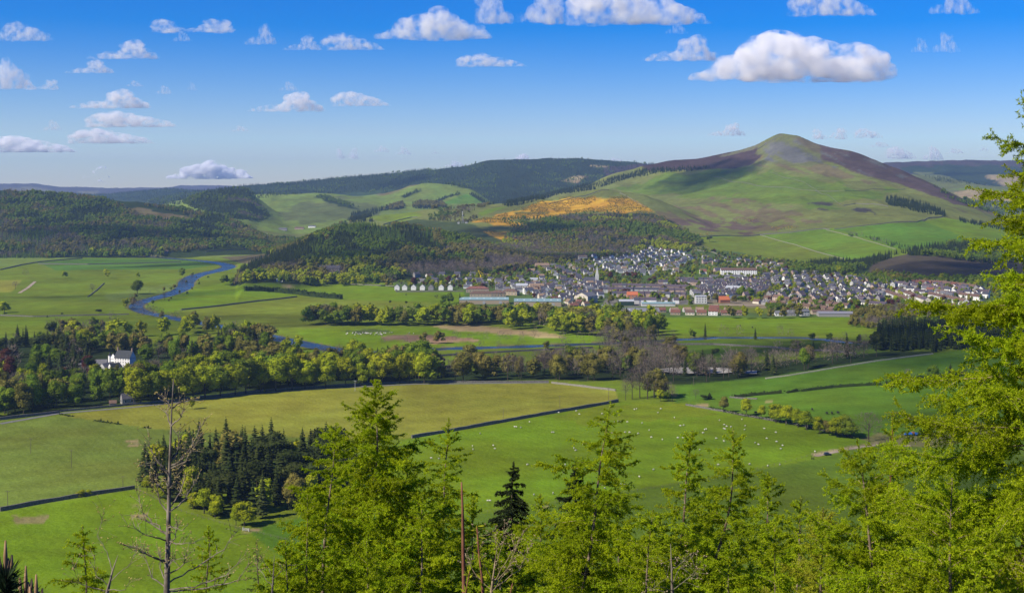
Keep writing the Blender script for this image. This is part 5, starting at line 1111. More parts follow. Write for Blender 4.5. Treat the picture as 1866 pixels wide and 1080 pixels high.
street('above the brown scrub', [(1600,560),(1650,563),(1690,562)], 17, ['wh3','wh4','te5'], seed=21)
street('in the front row left of the larch', [(1688,563),(1740,564),(1800,565)], 24, ['wh3','te4'], seed=22, jit=.2)
street('in the red tiled rows at the top right', [(1660,519),(1700,521),(1745,523)], 13, ['bk1','rd1','bk2'], seed=23)
street('in the brick terrace at the far right', [(1683,519),(1720,521),(1790,530)], 15, ['bk2','bk1','bk2'], seed=24, jit=.2)
quarter('in the upper white suburb', [(1075,480),(1125,462),(1185,453),(1230,456),(1275,470),(1240,485),(1170,490),(1100,492)], 21, 26, ['wh1','wh2','wh1','wh2','pg1','wh4'], .35, 1800, 3200, 31, .8)
quarter('in the lower white suburb', [(1100,492),(1180,490),(1240,488),(1230,500),(1140,503),(1085,500)], 20, 26, ['wh1','wh2','pg1','cr2'], .2, 1700, 3000, 32, .7)
quarter('among trees left of the suburb', [(960,495),(1040,480),(1085,482),(1080,512),(960,515)], 30, 38, ['cr2','pg1','pk1','wh2','gr1'], .1, 1700, 3000, 33, .75)
quarter('on the left side of town', [(850,512),(960,510),(965,530),(940,545),(900,530),(850,527)], 24, 26, ['wh2','pg1','gr1','cr2','wh1'], .1, 1500, 2400, 46, .85)
quarter('in the centre near the church', [(960,520),(1080,512),(1110,520),(1095,545),(1060,556),(1020,550),(960,545)], 17, 20, ['gr1','cr2','wh2','tn2','pg1','te2','pk1'], .25, 1500, 2400, 34, .85)
quarter('in the streets left of the main road', [(1000,545),(1060,548),(1075,556),(1050,562),(1030,556)], 15, 17, ['cr1','tn1','wh2','cr2'], .5, 1400, 2200, 35, .9)
quarter('in the old streets below the mill', [(1290,516),(1400,512),(1400,535),(1350,545),(1300,545),(1260,540)], 13, 16, ['gr1','te1','gr2','pg1','wh2','pk1'], .3, 1500, 2400, 36, .85)
quarter('in the villa streets', [(1385,503),(1440,497),(1510,502),(1560,512),(1560,530),(1470,532),(1385,525)], 22, 26, ['gr1','pg1','pk1','gr3','wh2'], .5, 1600, 2700, 37, .8)
quarter('in the mixed right hand streets', [(1400,530),(1480,532),(1560,530),(1620,535),(1600,555),(1540,556),(1400,545)], 19, 22, ['gr2','pk1','wh2','wh1','gr1','pg1'], .6, 1500, 2300, 38, .8)
quarter('under the small brown hill', [(1540,508),(1600,510),(1640,518),(1610,530),(1560,528)], 20, 24, ['pg1','wh2','gr1','pk1'], .6, 1500, 2500, 39, .8)
quarter('behind the white terraces', [(1610,520),(1700,522),(1800,530),(1800,545),(1700,545),(1650,535)], 17, 22, ['pg1','wh3','rd1','gr2','wh2'], -.7, 1500, 2500, 40, .7)
quarter('among trees above the town', [(1270,470),(1330,472),(1400,478),(1440,485),(1430,497),(1360,490),(1280,482)], 34, 45, ['wh1','pg1','cr2','pk1','wh2'], .3, 1900, 3300, 41, .7)
BIGS = []     # (x, y, r) reserved for large buildings
def reserve(px, py, w, d, y0=1300): P = pick(px, py, y0); BIGS.append((P.x, P.y, w / 2 + 7, d / 2 + 9)); return P
def shed(px, py, w, d, e, p, wm, rm, label, rz=0.0, name='shed', y0=1300, cat='shed', lights=0, doors=0, hip=False, wins=0, floors=1, chim=0):
    P = reserve(px, py, w, d, y0); w_, r_ = gable_meshes(w, d, e, p, wm if not isinstance(wm, str) else WM[wm], RM[rm], hip=hip)
    t = empty(name, (P.x, P.y + d / 2, float(zat(P.x, P.y + d / 2)[0]) + .2), rz); wl = obj('wall', w_, t); rf = obj('roof', r_, t)
    g = Geo(); g.box(-.9, -.7, -.05, .9, .7, .12); lm = g.mesh('rooflight', M_SKYL)
    for k in range(lights): o = obj('rooflight', lm, rf, (-w/2 + w * (k + .5) / lights, -d / 4, e + p / 2 + .36)); o.rotation_euler = (math.atan2(p, d / 2), 0, 0)
    g = Geo(); g.box(-1.8, -.08, 0, 1.8, .08, min(e - .4, 4)); dm = g.mesh('door', mat('shed_door', (.30,.31,.32)) if 'shed_door' not in bpy.data.materials else bpy.data.materials['shed_door'])
    for k in range(doors): obj('door', dm, wl, (-w/2 + w * (k + .5) / doors, -d / 2 - .06, 0))
    wm_ = win_mesh(1.3, 1.9)
    for fl in range(floors if wins else 0):
        for k in range(wins): obj('window', wm_, wl, (-w/2 + w * (k + .5) / wins, -d / 2 - .03, 2 + fl * 3.3))
        for k in range(2): o = obj('window', wm_, wl, (-w/2 - .03, -d / 6 + k * d / 3, 2 + fl * 3.3)); o.rotation_euler = (0, 0, -math.pi / 2)
    for k in range(chim): obj('chimney', CH, rf, (-w/2 + w * (k + .5) / chim, 0, e + p))
    tag(t, label, cat); return t
shed(882,554,66,22,5.5,2.6,'tan','teal','long teal roofed shed on the left, behind the green trees',0,lights=7,doors=3)
shed(980,558,62,24,6,3.0,'tan','teal','long teal roofed shed on the right with row of rooflights',-.03,lights=7,doors=3)
shed(1148,577,72,24,6,3.2,'pink','greysheet','long grey roofed works building at the near edge of town',.0,lights=5,doors=5,wins=0)
shed(1142,557,20,14,5.5,2.2,RM['darkgreen'],'palegrey','dark green shed with pale roof beside the orange building')
shed(1200,558,44,10,3.5,1.4,'palegrey','teal','low pale green roofed shed behind the near houses',lights=0)
shed(1525,577,42,16,3.6,2.0,'grey','greysheet','low grey barn at the field corner right of the near houses',-.05)
shed(1500,573,26,12,3.4,1.8,'tan','brown','brown roofed outbuilding behind the low grey barn')
shed(870,533,34,14,5.2,3.4,'tan','red','larger red brown roofed block left in the housing court',0,'apartment_block',cat='building',wins=8,floors=2,hip=True)
shed(884,541,44,12,4.6,3.0,'tan','brown','low brown roofed block below the larger red one',0,'apartment_block',cat='building',wins=9,hip=True)
shed(907,541,22,14,5.2,3.4,'tan','brown','brown roofed block in the middle of the housing court',.1,'apartment_block',cat='building',wins=5,floors=2,hip=True)
shed(930,538,24,14,5.2,3.4,'tan','brown','brown roofed block on the right of the housing court',-.3,'apartment_block',cat='building',wins=5,floors=2,hip=True)
shed(951,530,18,16,7.5,3,'cream','palegrey','tall cream building right of the housing court',.0,'hall',cat='building',wins=4,floors=2)
shed(963,536,14,12,6,3,'white','slate','white gabled hall in front of the tall cream building',.3,'hall',cat='building',wins=3)
shed(978,528,22,16,5.5,3.4,'cream','tan','broad tan roofed hall right of the tall cream building',.1,'hall',cat='building',wins=5)
shed(1070,552,24,20,9,4.5,'cream','greyslate','big cream and grey flats at the top of the road',.9,'apartment_block',cat='building',wins=5,floors=3)
shed(1153,547,15,14,7,4,'orange','orange','bright orange building above the dark green shed',.0,'house',cat='building',wins=3,floors=2)
shed(1320,552,14,12,4,4.5,'brick','orange','building with vivid orange gables beside the round brown tree',.2,'house',cat='building')
shed(1278,553,15,12,9,1.5,'palegrey','palegrey','scaffolded grey block by the dirt road',0,'scaffolded_building',cat='building',wins=4,floors=3)
shed(1347,503,62,13,10,3.5,'white','brown','long white mill building with rows of windows',-.05,'mill',cat='building',wins=16,floors=3,y0=1700)
shed(1316,500,26,16,7,4.5,'pink','slate','purple roofed hall left of the long white mill',.1,'mill',cat='building',wins=5,y0=1700)
shed(1282,499,12,10,4,4,'white','red','small white gable with red roof left of the mill',.0,'house',cat='building',y0=1700)
shed(1325,508,56,12,4,2,'palegrey','greyslate','low grey wing in front of the long white mill',0,'mill',cat='building',y0=1700,wins=9)
shed(1343,533,30,16,5,4,'palegrey','palegrey','pale grey angled hall in the old streets',-.6,'hall',cat='building',y0=1500,wins=5)
shed(988,490,26,16,6,4,'tan','tan','large tan house at the edge of the knoll wood',.1,'villa',cat='building',y0=1700,wins=5,floors=2,chim=2)
shed(973,514,13,10,4.5,2,'white','palegrey','white flat fronted house below the large tan one',0,'villa',cat='building',y0=1700,wins=3)
shed(1062,476,18,13,9,2.5,'cream','tan','cream turreted mansion above the centre of town',.1,'mansion',cat='building',y0=1700,wins=4,floors=3,chim=3)
shed(1012,476,15,12,4.5,4.5,'pink','tan','steep roofed pinkish villa left of the cream mansion',.4,'villa',cat='building',y0=1700,wins=3,chim=2)
shed(1083,473,10,9,7,5,'white','slate','white pointed gable house right of the cream mansion',.5,'villa',cat='building',y0=1700)
shed(1110,487,22,12,5,3,'white','slate','long white modern block at the left of the suburb',.2,'apartment_block',cat='building',y0=1700,wins=6,floors=2)
shed(1096,497,26,11,4.5,2.8,'brick','slate','brick school block under the long white one',0,'school',cat='building',y0=1700,wins=7)
shed(909,519,12,10,6,4,'palegrey','slate','white gabled old villa left of the brown trees',.2,'villa',cat='building',y0=1600,wins=3,floors=2,chim=2)
shed(600,500,34,14,9,5,'grey','slate','grey turreted mansion in the woods on the knoll',.0,'mansion',cat='building',y0=1700,wins=9,floors=2,chim=5)
shed(542,511,11,9,5,3,'tan','tan','pinkish gabled cottage at the foot of the knoll wood, taller one',.2,'cottage',cat='house',y0=1700,wins=3,chim=1)
shed(531,512,9,8,3.4,2.6,'tan','tan','pinkish cottage at the foot of the knoll wood, lower one',.3,'cottage',cat='house',y0=1700,wins=2,chim=1)
shed(574,511,11,8,3.4,3.0,'pink','red','small gabled lodge half hidden at the foot of the wood',.2,'lodge',cat='house',y0=1700,chim=1)
shed(596,512,9,8,3,2.6,'tan','tan','small cottage right of the half hidden lodge',.1,'cottage',cat='house',y0=1700,chim=1)
shed(509,513,10,5,3.0,.6,'white','palegrey','white flat cabin at the edge of the field',0,'cabin',cat='cabin',y0=1700)
shed(299,425,16,10,6,3.5,'white','greyslate','white house showing among the trees on the left hill',.1,'house',cat='house',y0=2500,wins=4,floors=2)
shed(330,427,12,10,5,3,'pink','brown','pinkish house right of the white one on the left hill',.1,'house',cat='house',y0=2500)
shed(299,462,18,10,3.5,3,'tan','brown','brown farm steading right of the poplar clump',0,'farm_steading',cat='farm',y0=2300)
shed(568,415,24,11,4.5,3,'white','greyslate','white farm house far off before the green hills',0,'farmhouse',cat='farm',y0=2500)
shed(545,418,30,12,4.5,3,'pink','brown','long pinkish farm range left of the far white farm house',0,'farm_steading',cat='farm',y0=2500)
shed(515,420,26,12,4.5,3,'grey','greyslate','grey farm sheds far left of the white farm house',0,'farm_steading',cat='farm',y0=2500)
shed(230,736,9,7,3.6,3.4,'grey','slate','dark gate lodge with chimney beside the road wall',.5,'lodge',cat='house',y0=800,wins=2,chim=1)
shed(204,741,5,4,2.4,1.6,'tan','brown','low outbuilding left of the dark gate lodge',.3,'outbuilding',cat='shed',y0=800)

# choose which houses stand alone in the scene
HS = [h for h in HS if not any(abs(h[0] - b[0]) < b[2] and abs(h[1] - b[1] - b[3] / 2) < b[3] for b in BIGS)]
ok = []; cells = {}
for h in sorted(HS, key=lambda t: t[1]):
    T = HTY[h[3]]; c = (int(h[0] // 20), int(h[1] // 20)); md = 6.8 if T.w < 8 else 11 if T.w < 20 else 15; good = True
    for a in (-1, 0, 1):
        for b in (-1, 0, 1):
            for q in cells.get((c[0] + a, c[1] + b), ()):
                if math.hypot(h[0] - q[0], h[1] - q[1]) < max(md if h[4] == q[4] and T.w < 8 else max(md, 10.5), 11 if HTY[q[3]].w > 20 else 0): good = False
    if good: cells.setdefault(c, []).append(h); ok.append(h)
HS = ok
def app(h): T = HTY[h[3]]; return (T.w * .6 + T.d * .4) * (T.e + T.p) / h[1] ** 2
HS.sort(key=app, reverse=True)
NH = 268
main, rest = HS[:NH], HS[NH:]
gr = {}
for h in main: gr.setdefault((h[4], h[3]), []).append(h)
for (pl, t), L in gr.items():
    L.sort(key=lambda h: h[0] / h[1])
    for i, h in enumerate(L):
        lab = (f'{DESC[t]} {pl}' if len(L) == 1 else f'{ORD[min(i,19)]} {DESC[t]} from the left {pl}')
        build_house(HTY[t], h[0], h[1], h[2], lab, 'houses of the town', 2 if F / h[1] * HTY[t].w > 13.5 else 1)
def joined_houses(L, name, label):
    V = []; Fc = []; mi = []; mats = []; o = 0
    for h in L:
        T = HTY[h[3]]; z = float(zat(h[0], h[1])[0]); M = Matrix.Translation((h[0], h[1], z + .15)) @ Matrix.Rotation(h[2], 4, 'Z')
        for me in (T.wall, T.roof):
            m = me.materials[0]
            if m not in mats: mats.append(m)
            V += [tuple(M @ v.co) for v in me.vertices]; Fc += [tuple(i + o for i in p.vertices) for p in me.polygons]; mi += [mats.index(m)] * len(me.polygons); o += len(me.vertices)
        for sx, sy in T.chim[:1]:
            if M_POT not in mats: mats.append(M_POT)
            Mc = M @ Matrix.Translation((sx * (T.w / 2 - .5), sy, T.e + T.p)); V += [tuple(Mc @ v.co) for v in CH.vertices]; Fc += [tuple(i + o for i in p.vertices) for p in CH.polygons]; mi += [mats.index(M_POT)] * len(CH.polygons); o += len(CH.vertices)
    me = bpy.data.meshes.new(name); me.from_pydata(V, [], Fc); [me.materials.append(m) for m in mats]; me.polygons.foreach_set('material_index', mi); me.update()
    tag(obj(name, me), label, 'houses', kind='stuff')
joined_houses(rest, 'town_roofscape', 'the many further houses of the town packed behind the nearer ones')
print('houses', len(main), len(rest), round(time.time() - T0, 1))
# garden trees
X, Y, Z = area_points([(725,515),(900,500),(960,490),(1080,468),(1180,452),(1270,452),(1330,465),(1440,478),(1560,503),(1700,512),(1850,515),(1850,570),(1640,568),(1545,575),(1400,568),(1380,552),(1240,552),(1230,560),(1100,556),(1050,560),(960,548),(950,530),(840,528),(730,526)], 11.2, 1380, 3300, 600)
hx = np.array([(h[0], h[1]) for h in HS] + [(b[0] + dx, b[1] + b[3]) for b in BIGS for dx in (-b[2] * .6, 0, b[2] * .6)]); d = np.array([np.min(np.hypot(hx[:,0] - a, hx[:,1] - b)) for a, b in zip(X, Y)]); u = CX + F * X / Y
dens = np.where((u < 1080) | ((u > 1360) & (u < 1600)) | (GPY.shape[0] < 0), 1.0, .62); rr = np.random.RandomState(9); k = (d > 5.6) & (rr.rand(len(X)) < dens)
X, Y, Z = X[k], Y[k], Z[k]; n = len(X); K = rr.choice([0, 1, 2, 3, 4, 6], n, p=[.22, .34, .16, .12, .10, .06]); stuff_wood('garden_trees', X, Y, Z, rr.uniform(3.5, 9.5, n), K, 'garden trees scattered all through the town', 'trees', 1.3)
for q, (px, py, h, k, wd, lab) in enumerate([(1303,551,13,2,1.15,'round brown tree on the dirt road'),(1338,552,11,2,1.15,'second round brown tree on the dirt road, to the right'),(1350,541,17,1,1.2,'big dark green tree right of the old streets'),(1367,541,16,1,1.1,'big dark green tree behind the end of the dirt road'),(1225,524,16,1,1.3,'large green tree standing among the slate terraces'),(1258,557,9,1,1.1,'small green tree behind the near row of houses'),
     (1041,536,11,2,1.3,'budding brown tree in the middle of the centre streets'),(1113,553,12,2,1.3,'wide brown tree left of the dark green shed'),(1075,556,9,4,1.3,'dark round tree at the top of the road'),(930,517,13,1,1.3,'green tree right of the white gabled old villa'),(1112,510,14,6,1.3,'copper tree near the church spire'),(1155,509,13,6,1.2,'copper tree right of the church'),(1448,532,12,0,1.4,'bright green tree in the villa streets'),(1562,566,14,1,1.3,'pale green willow at the right end of the town field'),(1528,500,16,0,1.2,'bright tree at the edge of the dark conifer wood'),(1640,508,13,1,1.2,'green tree at the foot of the small brown hill'),(1715,513,14,0,1.4,'domed yellow-green tree above the red roofs')]):
    P = pick(px, py, 1300); tree(P.x, P.y, h, k, lab, None, None, wd)
# road into town and the dirt road
M_ASPH = noisy('asphalt', (.12,.12,.12), (.17,.165,.16), .4); M_DIRT = noisy('bare_earth', (.24,.19,.13), (.36,.29,.21), .08)
def road(name, pix, w, m, lift=.25, y0=900, step=8):
    L = ground_line(pix, step, y0); V = []; Fc = []
    for k, p in enumerate(L):
        a = L[max(0, k - 1)]; b = L[min(len(L) - 1, k + 1)]; d = (b - a); d.z = 0; d.normalize(); s = Vector((-d.y, d.x, 0)) * w / 2
        for q in (p - s, p + s): V.append((q.x, q.y, float(zat(q.x, q.y)[0]) + lift))
        if k: Fc.append((2*k-2, 2*k-1, 2*k+1, 2*k))
    g = Geo(); g.add(V, Fc); tag(obj(name, g.mesh(name, m)), kind='structure')
road('main_road', [(1062,549),(1075,560),(1090,569),(1103,580),(1112,588)], 9, M_ASPH)
road('town_street', [(1100,556),(1160,556),(1240,553),(1300,555)], 9, M_ASPH)
road('dirt_road', [(1290,555),(1340,556),(1400,556),(1440,559),(1500,566),(1520,569)], 12, M_DIRT)
road('farm_track', [(35,534),(50,525),(64,513)], 5, M_DIRT, y0=1200)
road('estate_road', [(0,772),(108,753),(250,741),(400,724),(484,715),(600,707),(760,699.5),(1000,697)], 4.5, M_ASPH, .12, 600)
road('field_track', [(1486,831),(1545,818),(1600,810),(1660,812)], 3.2, M_DIRT, .12, 500)
P = pick(1320, 672, 900)
g = Geo(); r_ = random.Random(3); n = 24
g.add([(math.cos(k / n * 6.283) * 34 * r_.uniform(.85, 1.1), math.sin(k / n * 6.283) * 20 * r_.uniform(.85, 1.1), 0) for k in range(n)], [tuple(range(n))]); o = obj('pale_patch', g.mesh('pale_patch', noisy('pale_patch_tone', (.26,.25,.22), (.40,.38,.34), .3)), None, (flat(1275, 676)[0], flat(1275, 676)[1], .95)); tag(o, kind='structure')  # flat matte patch for the ponds, their silvery look put into the colour
o = o.copy(); COL.objects.link(o); o.location = (flat(1390, 680)[0], flat(1390, 680)[1], 1.1); o.scale = (.5, .5, 1)
# church spire
P = reserve(1088, 520, 6, 8, 1600); t = empty('church', P); g = Geo(); g.box(-2.6, -2.6, -1, 2.6, 2.6, 15); tw = obj('tower', g.mesh('tower', WM['palegrey']), t)
g = Geo(); g.add([(-2.7,-2.7,15),(2.7,-2.7,15),(2.7,2.7,15),(-2.7,2.7,15),(0,0,32)], [(0,1,4),(1,2,4),(2,3,4),(3,0,4)]); obj('spire', g.mesh('spire', WM['palegrey']), t)
w_, r_m = gable_meshes(18, 10, 7, 6, WM['grey'], RM['slate']); a = obj('nave', w_, t, (-11.5, 3, 0)); obj('roof', r_m, a)
for k in range(4): obj('window', win_mesh(1.3, 1.4), a, (-7 + k * 4.4, -5.05, 3.5))
tag(t, 'grey church with a thin pointed spire in the middle of town', 'church')
# yellow crane
P = pick(876, 506, 1700); M_YEL = mat('yellow_paint', (.75,.55,.02), .5); t = empty('crane', P)
g = Geo(); g.box(-1.6, -1.4, 0, 1.6, 1.4, 1.0); obj('chassis', g.mesh('chassis', M_WOOD), t)
g = Geo(); g.box(-1.5, -1.2, 1.0, 1.5, 1.2, 3.4); obj('cab', g.mesh('cab', M_YEL), t)
g = Geo(); g.tube([(.5,0,3),(-4.2,0,12.5)], [.7,.45], 4); obj('boom', g.mesh('boom', M_YEL), t); g = Geo(); g.tube([(-4.2,0,12.5),(2.8,0,8),(3.6,0,4.6)], [.35,.28,.2], 4); obj('jib', g.mesh('jib', M_YEL), t)
tag(t, 'yellow crane with folded boom behind the first houses', 'crane')
# radio mast with huts
P = pick(843, 407, 2600); M_GAL = mat('galvanised_steel', (.45,.47,.48), .45, .5); t = empty('radio_mast', P); g = Geo(); hh = 33
for sx, sy in ((-1,-1),(1,-1),(1,1),(-1,1)): g = Geo(); g.tube([(sx*2.4, sy*2.4, -1),(sx*.5, sy*.5, hh)], [.22,.12], 4); obj('leg', g.mesh('leg', M_GAL), t)
g = Geo()
for k in range(9):
    z0, z1 = hh * k / 9, hh * (k + 1) / 9; a = 2.4 - 1.9 * k / 9; b = 2.4 - 1.9 * (k + 1) / 9; C = [(-1,-1),(1,-1),(1,1),(-1,1)]
    for i in range(4): p, q = C[i], C[(i + 1) % 4]; g.tube([(p[0]*a, p[1]*a, z0),(q[0]*b, q[1]*b, z1)], [.1,.1], 3); g.tube([(p[0]*b, p[1]*b, z1),(q[0]*b, q[1]*b, z1)], [.08,.08], 3)
obj('lattice', g.mesh('lattice', M_GAL), t)
for k, zz in enumerate((22, 26, 30)): g = Geo(); g.box(-.5, -1.3, 0, .5, -.7, 2.2); obj('antenna', g.mesh('antenna', M_WHITE), t, (0, 0, zz))
tag(t, 'pale lattice radio mast standing on the grassy crest', 'mast')
for dx, w, lab in ((-11, 5, 'small grey hut left of the radio mast'), (10, 7, 'larger grey hut right of the radio mast')):
    a, b = gable_meshes(w, 4, 3, 1.2, WM['palegrey'], RM['greysheet']); h = empty('equipment_hut', (P.x + dx, P.y - 3, P.z - .3)); obj('wall', a, h); obj('roof', b, h); tag(h, lab, 'hut')
P = pick(1007, 291, 5000); t = empty('far_mast', P); g = Geo(); g.tube([(0,0,-2),(0,0,38)], [.9,.5], 4); obj('pole', g.mesh('pole', M_GAL), t); g = Geo(); g.box(-3, -3, -1, 3, 3, 4); obj('base_hut', g.mesh('base_hut', M_GAL), t, (7, 0, 0)); tag(t, 'tiny mast on the crest of the dark skyline ridge', 'mast')
# summit cairn
P = pick(1427, 246.5, 4000); g = Geo(); g.tube([(0,0,-1),(0,0,1.6),(0,0,2.8)], [2.6,1.7,.7], 8); tag(obj('cairn', g.mesh('cairn', M_STONE), None, P), 'stone cairn on the very top of the big hill', 'cairn')

# ------------------------------------------------------------------ the white house in the woods
def white_house():
    P = pick(222, 671, 900); P.z -= .5; t = empty('tower_house', P, -.42); t.scale = (.88, .88, .88); W = WM['white']; SL = paintm('dark_stone_slates', (.045,.05,.055), .3)
    a, b = gable_meshes(19, 9, 11.5, 6.5, W, SL); wl = obj('wall', a, t, (4, 0, 0)); rf = obj('roof', b, t, (4, 0, 0))
    for sx in (-1, 1): o = obj('chimney', CH, rf, (sx * 8.6, 0, 17.4)); o.scale = (1.6, 2, 1.9)
    for fl in range(4):
        for k in range(6): obj('window', win_mesh(1.0, 1.6), wl, (-7.6 + k * 3.05, -4.55, 2 + fl * 2.7))
        for k in range(2):
            o = obj('window', win_mesh(.9, 1.3), wl, (-9.53, -1.6 + 3 * k, 2.2 + fl * 2.7)); o.rotation_euler = (0, 0, -math.pi / 2)
    a, b = gable_meshes(8, 8, 9.5, 5, W, SL); w2 = obj('wing_wall', a, t, (-9.6, 2.5, 0)); r2 = obj('wing_roof', b, t, (-9.6, 2.5, 0)); w2.rotation_euler = r2.rotation_euler = (0, 0, math.pi / 2)
    for k in range(3): obj('window', win_mesh(.9, 1.3), w2, (-2.5 + k * 2.4, 4.05, 3 + 2.4 * (k % 3)))
    g = Geo(); n = 8
    g.tube([(0,0,5),(0,0,12.5)], [1.5,1.5], 10); tu = obj('turret', g.mesh('turret', W), t, (-13.8, -1.2, 0)); g = Geo(); g.tube([(0,0,12.5),(0,0,16)], [1.8,.05], 10); obj('turret_roof', g.mesh('turret_roof', SL), t, (-13.8, -1.2, 0))
    a, b = gable_meshes(17, 7, 3.4, 3.4, WM['palegrey'], RM['greyslate']); w3 = obj('low_wing_wall', a, t, (-9, -9, 0)); r3 = obj('low_wing_roof', b, t, (-9, -9, 0)); w3.rotation_euler = r3.rotation_euler = (0, 0, math.pi / 2)
    a, b = gable_meshes(14, 6, 3.6, 3.2, W, SL); w4 = obj('court_wall', a, t, (0, -7.6, 0)); r4 = obj('court_roof', b, t, (0, -7.6, 0)); w4.rotation_euler = r4.rotation_euler = (0, 0, 1.2)
    tag(t, 'tall white tower house with steep dark roof, half sunk in the woods', 'mansion')
    for q, (dx, dy, lab) in enumerate(((-27, 4, 'long grey stable range left of the white tower house'),)):
        a, b = gable_meshes(26, 8, 4, 3.4, WM['grey'], RM['greyslate']); h = empty('stable_range', (P.x + dx, P.y + dy, P.z), .1); obj('wall', a, h); obj('roof', b, h); tag(h, lab, 'building')
white_house()

# ------------------------------------------------------------------ poles, animals, vehicles
M_POLE = noisy('pole_wood', (.09,.07,.05), (.14,.115,.09), 2)
def pole(px, py, h, label, cross=True, m=None, y0=400):
    P = pick(px, py, y0); e = empty('power_pole', P); g = Geo(); g.tube([(0,0,-.5),(0,0,h)], [.16,.11], 6); obj('post', g.mesh('post', m or M_POLE), e)
    if cross:
        g = Geo(); g.box(-1.0, -.06, h - .5, 1.0, .06, h - .36); obj('crossarm', g.mesh('crossarm', m or M_POLE), e)
        for s in (-.9, 0, .9): g = Geo(); g.tube([(s,0,h-.36),(s,0,h-.12)], [.06,.04], 5); obj('insulator', g.mesh('insulator', M_GLASS), e)
    tag(e, label, 'power pole'); return P + Vector((0, 0, h - .2))
PP = [pole(56,826,9,'power pole far left in the middle green field'), pole(130,851,9.5,'power pole in the middle green field, nearest the bare patches'), pole(224,888,6,'power pole at the end of the dark wall by the conifer wood'), pole(14,924,8,'power pole at the left edge above the dark wall')]
for a, b, h, lab in [(917,762,7,'left power pole in the olive field'),(1020,743,8.5,'right power pole in the olive field'),(647,712,8,'pole at the roadside in front of the main tree belt'),(757,697,8,'second pole at the roadside before the main tree belt'),(405,722,8,'pole at the roadside left in front of the belt'),(1264,702,7,'pole by the bare wood behind the upper right field'),(1109,729,9,'thin pole in front of the bare copse')]: pole(a, b, h, lab, m=M_GAL if a in (647, 757) else None, y0=500)
def cable(a, b, k):
    pts = [a.lerp(b, t / 10) - Vector((0, 0, 4 * .6 * (t / 10) * (1 - t / 10))) for t in range(11)]; g = Geo(); g.tube([p - a for p in pts], [.02] * 11, 3); tag(obj('power_line', g.mesh('power_line', M_POLE), None, a), f'overhead line between the {k} pair of poles in the left fields', 'cable')
cable(PP[0], PP[1], 'upper'); cable(PP[3], PP[2], 'lower')
def sheep_mesh(wool, face):
    bm = bmesh.new(); bmesh.ops.create_icosphere(bm, subdivisions=2, radius=1, matrix=Matrix.Translation((0, 0, .68)) @ Matrix.Diagonal((.58, .30, .32, 1)))
    for v in bm.verts: v.co += v.normal * (.03 * math.sin(v.co.x * 40) * math.cos(v.co.z * 37 + v.co.y * 31))
    n0 = len(bm.faces); bmesh.ops.create_icosphere(bm, subdivisions=1, radius=1, matrix=Matrix.Translation((.72, 0, .70)) @ Matrix.Rotation(.6, 4, 'Y') @ Matrix.Diagonal((.19, .095, .11, 1)))
    bmesh.ops.create_cone(bm, segments=6, radius1=.17, radius2=.11, depth=.3, cap_ends=False, matrix=Matrix.Translation((.56, 0, .72)) @ Matrix.Rotation(1.2, 4, 'Y'))
    for sx in (-.36, .36):
        for sy in (-.15, .15): bmesh.ops.create_cone(bm, cap_ends=True, segments=5, radius1=.035, radius2=.05, depth=.5, matrix=Matrix.Translation((sx, sy, .24)))
    for sy in (-1, 1): bmesh.ops.create_cone(bm, cap_ends=True, segments=4, radius1=.04, radius2=.01, depth=.12, matrix=Matrix.Translation((.64, sy * .12, .78)) @ Matrix.Rotation(sy * -1.3, 4, 'X'))
    me = bpy.data.meshes.new('sheep'); bm.to_mesh(me); bm.free(); me.materials.append(wool); me.materials.append(face)
    me.polygons.foreach_set('material_index', [0 if i < n0 else 1 for i in range(len(me.polygons))]); me.polygons.foreach_set('use_smooth', [True] * len(me.polygons)); return me
M_WOOL = mat('wool', (.50,.48,.41)); M_FACE = mat('sheep_face', (.35,.32,.27)); M_COW = mat('black_hide', (.018,.015,.013), .6); SHEEP = sheep_mesh(M_WOOL, M_FACE); COW = sheep_mesh(M_COW, M_COW); COW.name = 'cow'
def animal(px, py, k, label, group, y0=400, s=1.0):
    P = pick(px, py, y0); o = obj('sheep' if k == 0 else 'cow', SHEEP if k == 0 else COW, None, P); q = (1.15 if k == 0 else 2.1) * s; o.scale = (q, q, q * (1 if k == 0 else .95)); o.rotation_euler = (0, 0, rnd.uniform(0, 6.28)); tag(o, label, 'sheep' if k == 0 else 'cow', group)
SP = [(1104,735),(1050,750),(1056,756),(1013,752),(1018,753),(965,770),(938,779),(941,779),(949,780),(1097,755),(1103,755),(1160,746),(1156,747),(1204,746),(1199,753),(1229,762),(1240,777),(1246,776),(1120,770),(1126,769),(1131,770),(1101,770),(1143,770),(1170,772),(1311,767),(1320,775),(1319,782),(1324,778),(1332,779),(1352,765),(1358,777),(1357,784),(1393,782),(1414,789),(1397,800),(1376,808),(1382,811),(1415,806),(1207,802),(1235,799),(1245,799),(1139,789),(1147,789),(1163,791),(1281,790),(1287,783),(1284,784),(1305,800),(1319,805),(1321,783),(1423,819),(1426,813),(1485,824),(1275,821),(1309,848),(1366,847),(1399,850),(1421,848),(1191,857),(1165,870),(1137,885),(1130,884),(1046,818),(1049,822),(1063,811),(1006,789),(1009,789),(875,791),(861,814),(862,820),(899,813),(902,819),(974,849),(961,848),(1030,848),(1027,862),(786,836),(800,837),(802,832),(889,914),(893,914),(973,903),(1008,900),(1102,891),(1120,811),(1115,790),(1121,795),(1183,785),(1187,798)]
for q, (a, b) in enumerate(SP): animal(a, b, 0, 'white sheep grazing in the bright green field', 'sheep spread over the bright green field', s=1.0)
r_ = random.Random(4)
for q in range(34): animal(625 + 75 * r_.random() ** .8, 607 + 4.5 * r_.random(), 0, 'white sheep in the flock before the tan marsh', 'flock of sheep in the field behind the main belt', 1000, 1.3)
